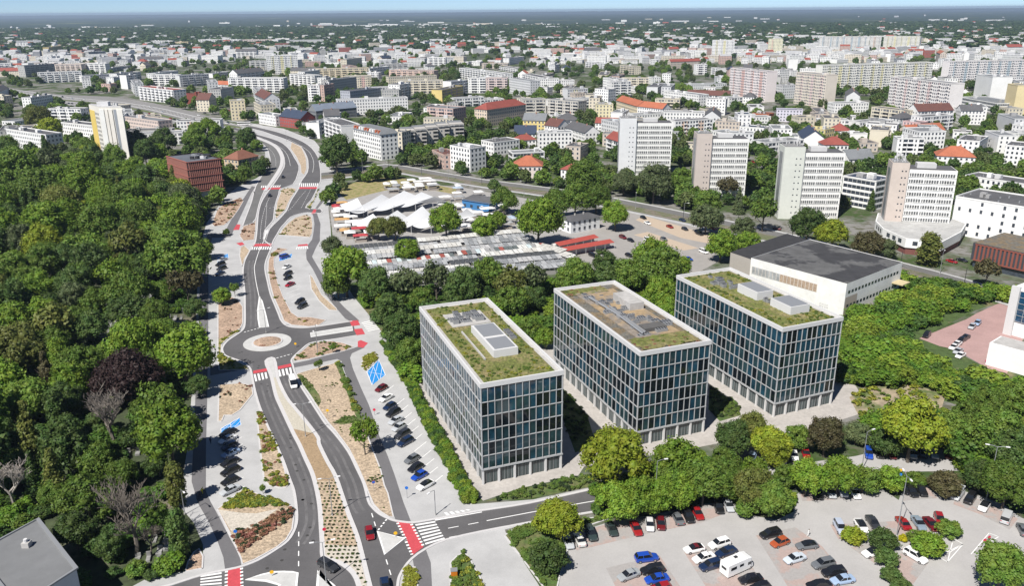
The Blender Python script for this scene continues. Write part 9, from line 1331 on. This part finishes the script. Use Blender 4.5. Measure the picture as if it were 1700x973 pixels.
for i, (k, p, h) in enumerate(DATA['signs']):
    root = tag(empty('road_sign', (*p, .1), .15 * (i % 3)), f"{ {'redblue': 'red and blue', 'blueyellow': 'blue and yellow'}.get(k, k) } sign {SW[i]}".replace('  ', ' '), 'sign', 'road signs')
    MB().tube([(0, 0, 0), (0, 0, h)], .05, 6).build('post', M_metal, root)
    n = 16; f = MB()
    for y in (-.07, -.11): f.add([(.38 * math.cos(2 * math.pi * q / n), y, h + .38 * math.sin(2 * math.pi * q / n)) for q in range(n)], [list(range(n))])
    f.build('face', mat('sign_' + k, SCOL[k], .5), root)
    if k == 'blueyellow': MB().add([(-.5, -.08, h + 1.4), (.5, -.08, h + 1.4), (0, -.08, h + .6)], [[0, 2, 1]]).build('warning_face', mat('sign_yellow', SCOL['yellow'], .5), root)
    if k == 'redblue': MB().box(-.3, .3, -.14, -.12, h - .25, h + .25).build('inner_face', mat('sign_blue', SCOL['blue'], .5), root)
# overhead line poles along the tram road
for i, q in enumerate(between(.6)):
    if i % 2 == 0 and i > 2:
        root = tag(empty('catenary_pole', (*q, 0), 0), unique('dark overhead line pole along the tram tracks'), 'pole', 'tram line poles'); MB().tube([(0, 0, 0), (0, 0, 7.5)], [.14, .09], 6).build('pole', M_dark, root); MB().tube([(0, 0, 6.8), (0, -4, 7.0)], .05, 5).build('arm', M_dark, root)
# bollard-like orange box and white tent hall roof details
o = tag(empty('orange_bin', (*P_bin, .1), .1), 'orange utility box in the grass wedge at the bottom', 'box'); MB().box(-.6, .6, -.5, .5, 0, 1.4).build('box_body', mat('orange_paint', (.45, .14, .01), .5), o); MB().box(-.65, .65, -.55, .55, 1.4, 1.5).build('lid', M_metal, o)

# ------------------------------------------------------------------ people
def person_mesh(pose):
    J = {'pelvis': (0, 0, .95), 'chest': (0.03, 0, 1.35), 'neck': (.05, 0, 1.5), 'head': (.07, 0, 1.66), 'top': (.06, 0, 1.76)}
    if pose == 'walker': J.update(kl=(.14, .1, .52), al=(.2, .1, .08), tl=(.36, .1, .03), kr=(.02, -.1, .52), ar=(-.22, -.1, .12), tr=(-.1, -.1, .04), sl=(.04, .2, 1.42), el=(-.05, .25, 1.14), hl=(.08, .25, .9), sr=(.04, -.2, 1.42), er=(.06, -.25, 1.14), hr=(.2, -.24, .92))
    else:
        J = {'pelvis': (-.2, 0, 1.0), 'chest': (.1, 0, 1.36), 'neck': (.2, 0, 1.5), 'head': (.27, 0, 1.64), 'top': (.28, 0, 1.75)}
        J.update(kl=(.22, .1, .88), al=(.12, .1, .42), tl=(.28, .1, .36), kr=(.15, -.1, .7), ar=(0, -.1, .26), tr=(.16, -.1, .22), sl=(.14, .2, 1.42), el=(.3, .26, 1.2), hl=(.5, .26, 1.08), sr=(.14, -.2, 1.42), er=(.3, -.26, 1.2), hr=(.5, -.26, 1.08))
    names = list(J); E = [('pelvis', 'chest'), ('chest', 'neck'), ('neck', 'head'), ('head', 'top'), ('pelvis', 'kl'), ('kl', 'al'), ('al', 'tl'), ('pelvis', 'kr'), ('kr', 'ar'), ('ar', 'tr'), ('chest', 'sl'), ('sl', 'el'), ('el', 'hl'), ('chest', 'sr'), ('sr', 'er'), ('er', 'hr')]
    rad = dict(pelvis=.15, chest=.17, neck=.06, head=.11, top=.07, kl=.075, kr=.075, al=.05, ar=.05, tl=.04, tr=.04, sl=.07, sr=.07, el=.045, er=.045, hl=.035, hr=.035)
    me = bpy.data.meshes.new('body'); me.from_pydata([J[n] for n in names], [(names.index(a), names.index(b)) for a, b in E], [])
    o = bpy.data.objects.new('body', me); link(o); o.modifiers.new('skin', 'SKIN'); sk = me.skin_vertices[0].data
    for i, n in enumerate(names): sk[i].radius = (rad[n], rad[n])
    sk[0].use_root = True; s = o.modifiers.new('sub', 'SUBSURF'); s.levels = 1; s.render_levels = 1
    return o
PC = [(.65, .6, .03), (.03, .03, .035), (.02, .02, .025), (.7, .7, .68), (.02, .02, .02)]
skin = mat('skin', (.45, .27, .19), .6); hair = mat('hair', (.04, .025, .015), .8)
for i, (pose, p, a, lab) in enumerate(DATA['people']):
    b = person_mesh(pose); b.name = 'person'; b.location = (*p, .06); b.rotation_euler = (0, 0, a); b.color = (*PC[i], 1); b.data.materials.append(M_cloth)
    tag(b, lab, 'person')
    hx = .075 if pose == 'walker' else .275
    iv, if_ = ICO2
    objm('head', npmesh('head', iv * np.array([.1, .085, .125]) + np.array([hx + .02, 0, 1.67 if pose == 'walker' else 1.65]), [if_], skin), b)
    objm('hair', npmesh('hair', iv * np.array([.11, .095, .1]) + np.array([hx - .005, 0, 1.72 if pose == 'walker' else 1.70]), [if_], hair), b)
    lg_ = MB()
    if pose == 'cyclist':
        bk = tag(empty('bicycle', (*p, .06), a), 'bicycle under the ' + ('yellow vest rider' if i == 0 else 'dark clothed rider'), 'bicycle')
        for x in (-.52, .52):
            n = 20; w = MB()
            w.tube([(x + .33 * math.cos(2 * math.pi * q / n), 0, .34 + .33 * math.sin(2 * math.pi * q / n)) for q in range(n + 1)], .025, 5, cap=False); w.build('wheel', M_tyre, bk)
        f = MB(); f.tube([(-.52, 0, .34), (-.05, 0, .3), (.4, 0, .85), (-.2, 0, .86), (-.05, 0, .3)], .025, 5); f.tube([(-.2, 0, .86), (-.52, 0, .34)], .018, 5); f.tube([(.52, 0, .34), (.4, 0, .95)], .022, 5); f.build('frame', M_dark, bk)
        MB().tube([(.46, -.26, 1.05), (.4, 0, .98), (.46, .26, 1.05)], .018, 5).build('handlebar', M_dark, bk); MB().box(-.34, -.1, -.07, .07, .9, .96).build('saddle', M_dark, bk)

# ------------------------------------------------------------------ haze
if HAZE:
    hz = MB().box(-16000, 16000, -600, 26000, -3, 112); o = hz.build('haze', []); tag(o, kind='stuff'); o['label'] = 'thin blue summer haze over the distance'
    m = bpy.data.materials.new('haze_air'); m.use_nodes = True; N = m.node_tree.nodes; N.remove(N['Principled BSDF']); v = N.new('ShaderNodeVolumePrincipled')
    v.inputs['Color'].default_value = (.62, .78, 1.0, 1); v.inputs['Density'].default_value = HAZE; v.inputs['Anisotropy'].default_value = .2
    m.node_tree.links.new(v.outputs[0], N['Material Output'].inputs['Volume']); o.data.materials.clear(); o.data.materials.append(m); m.cycles.homogeneous_volume = True if hasattr(m.cycles, 'homogeneous_volume') else True
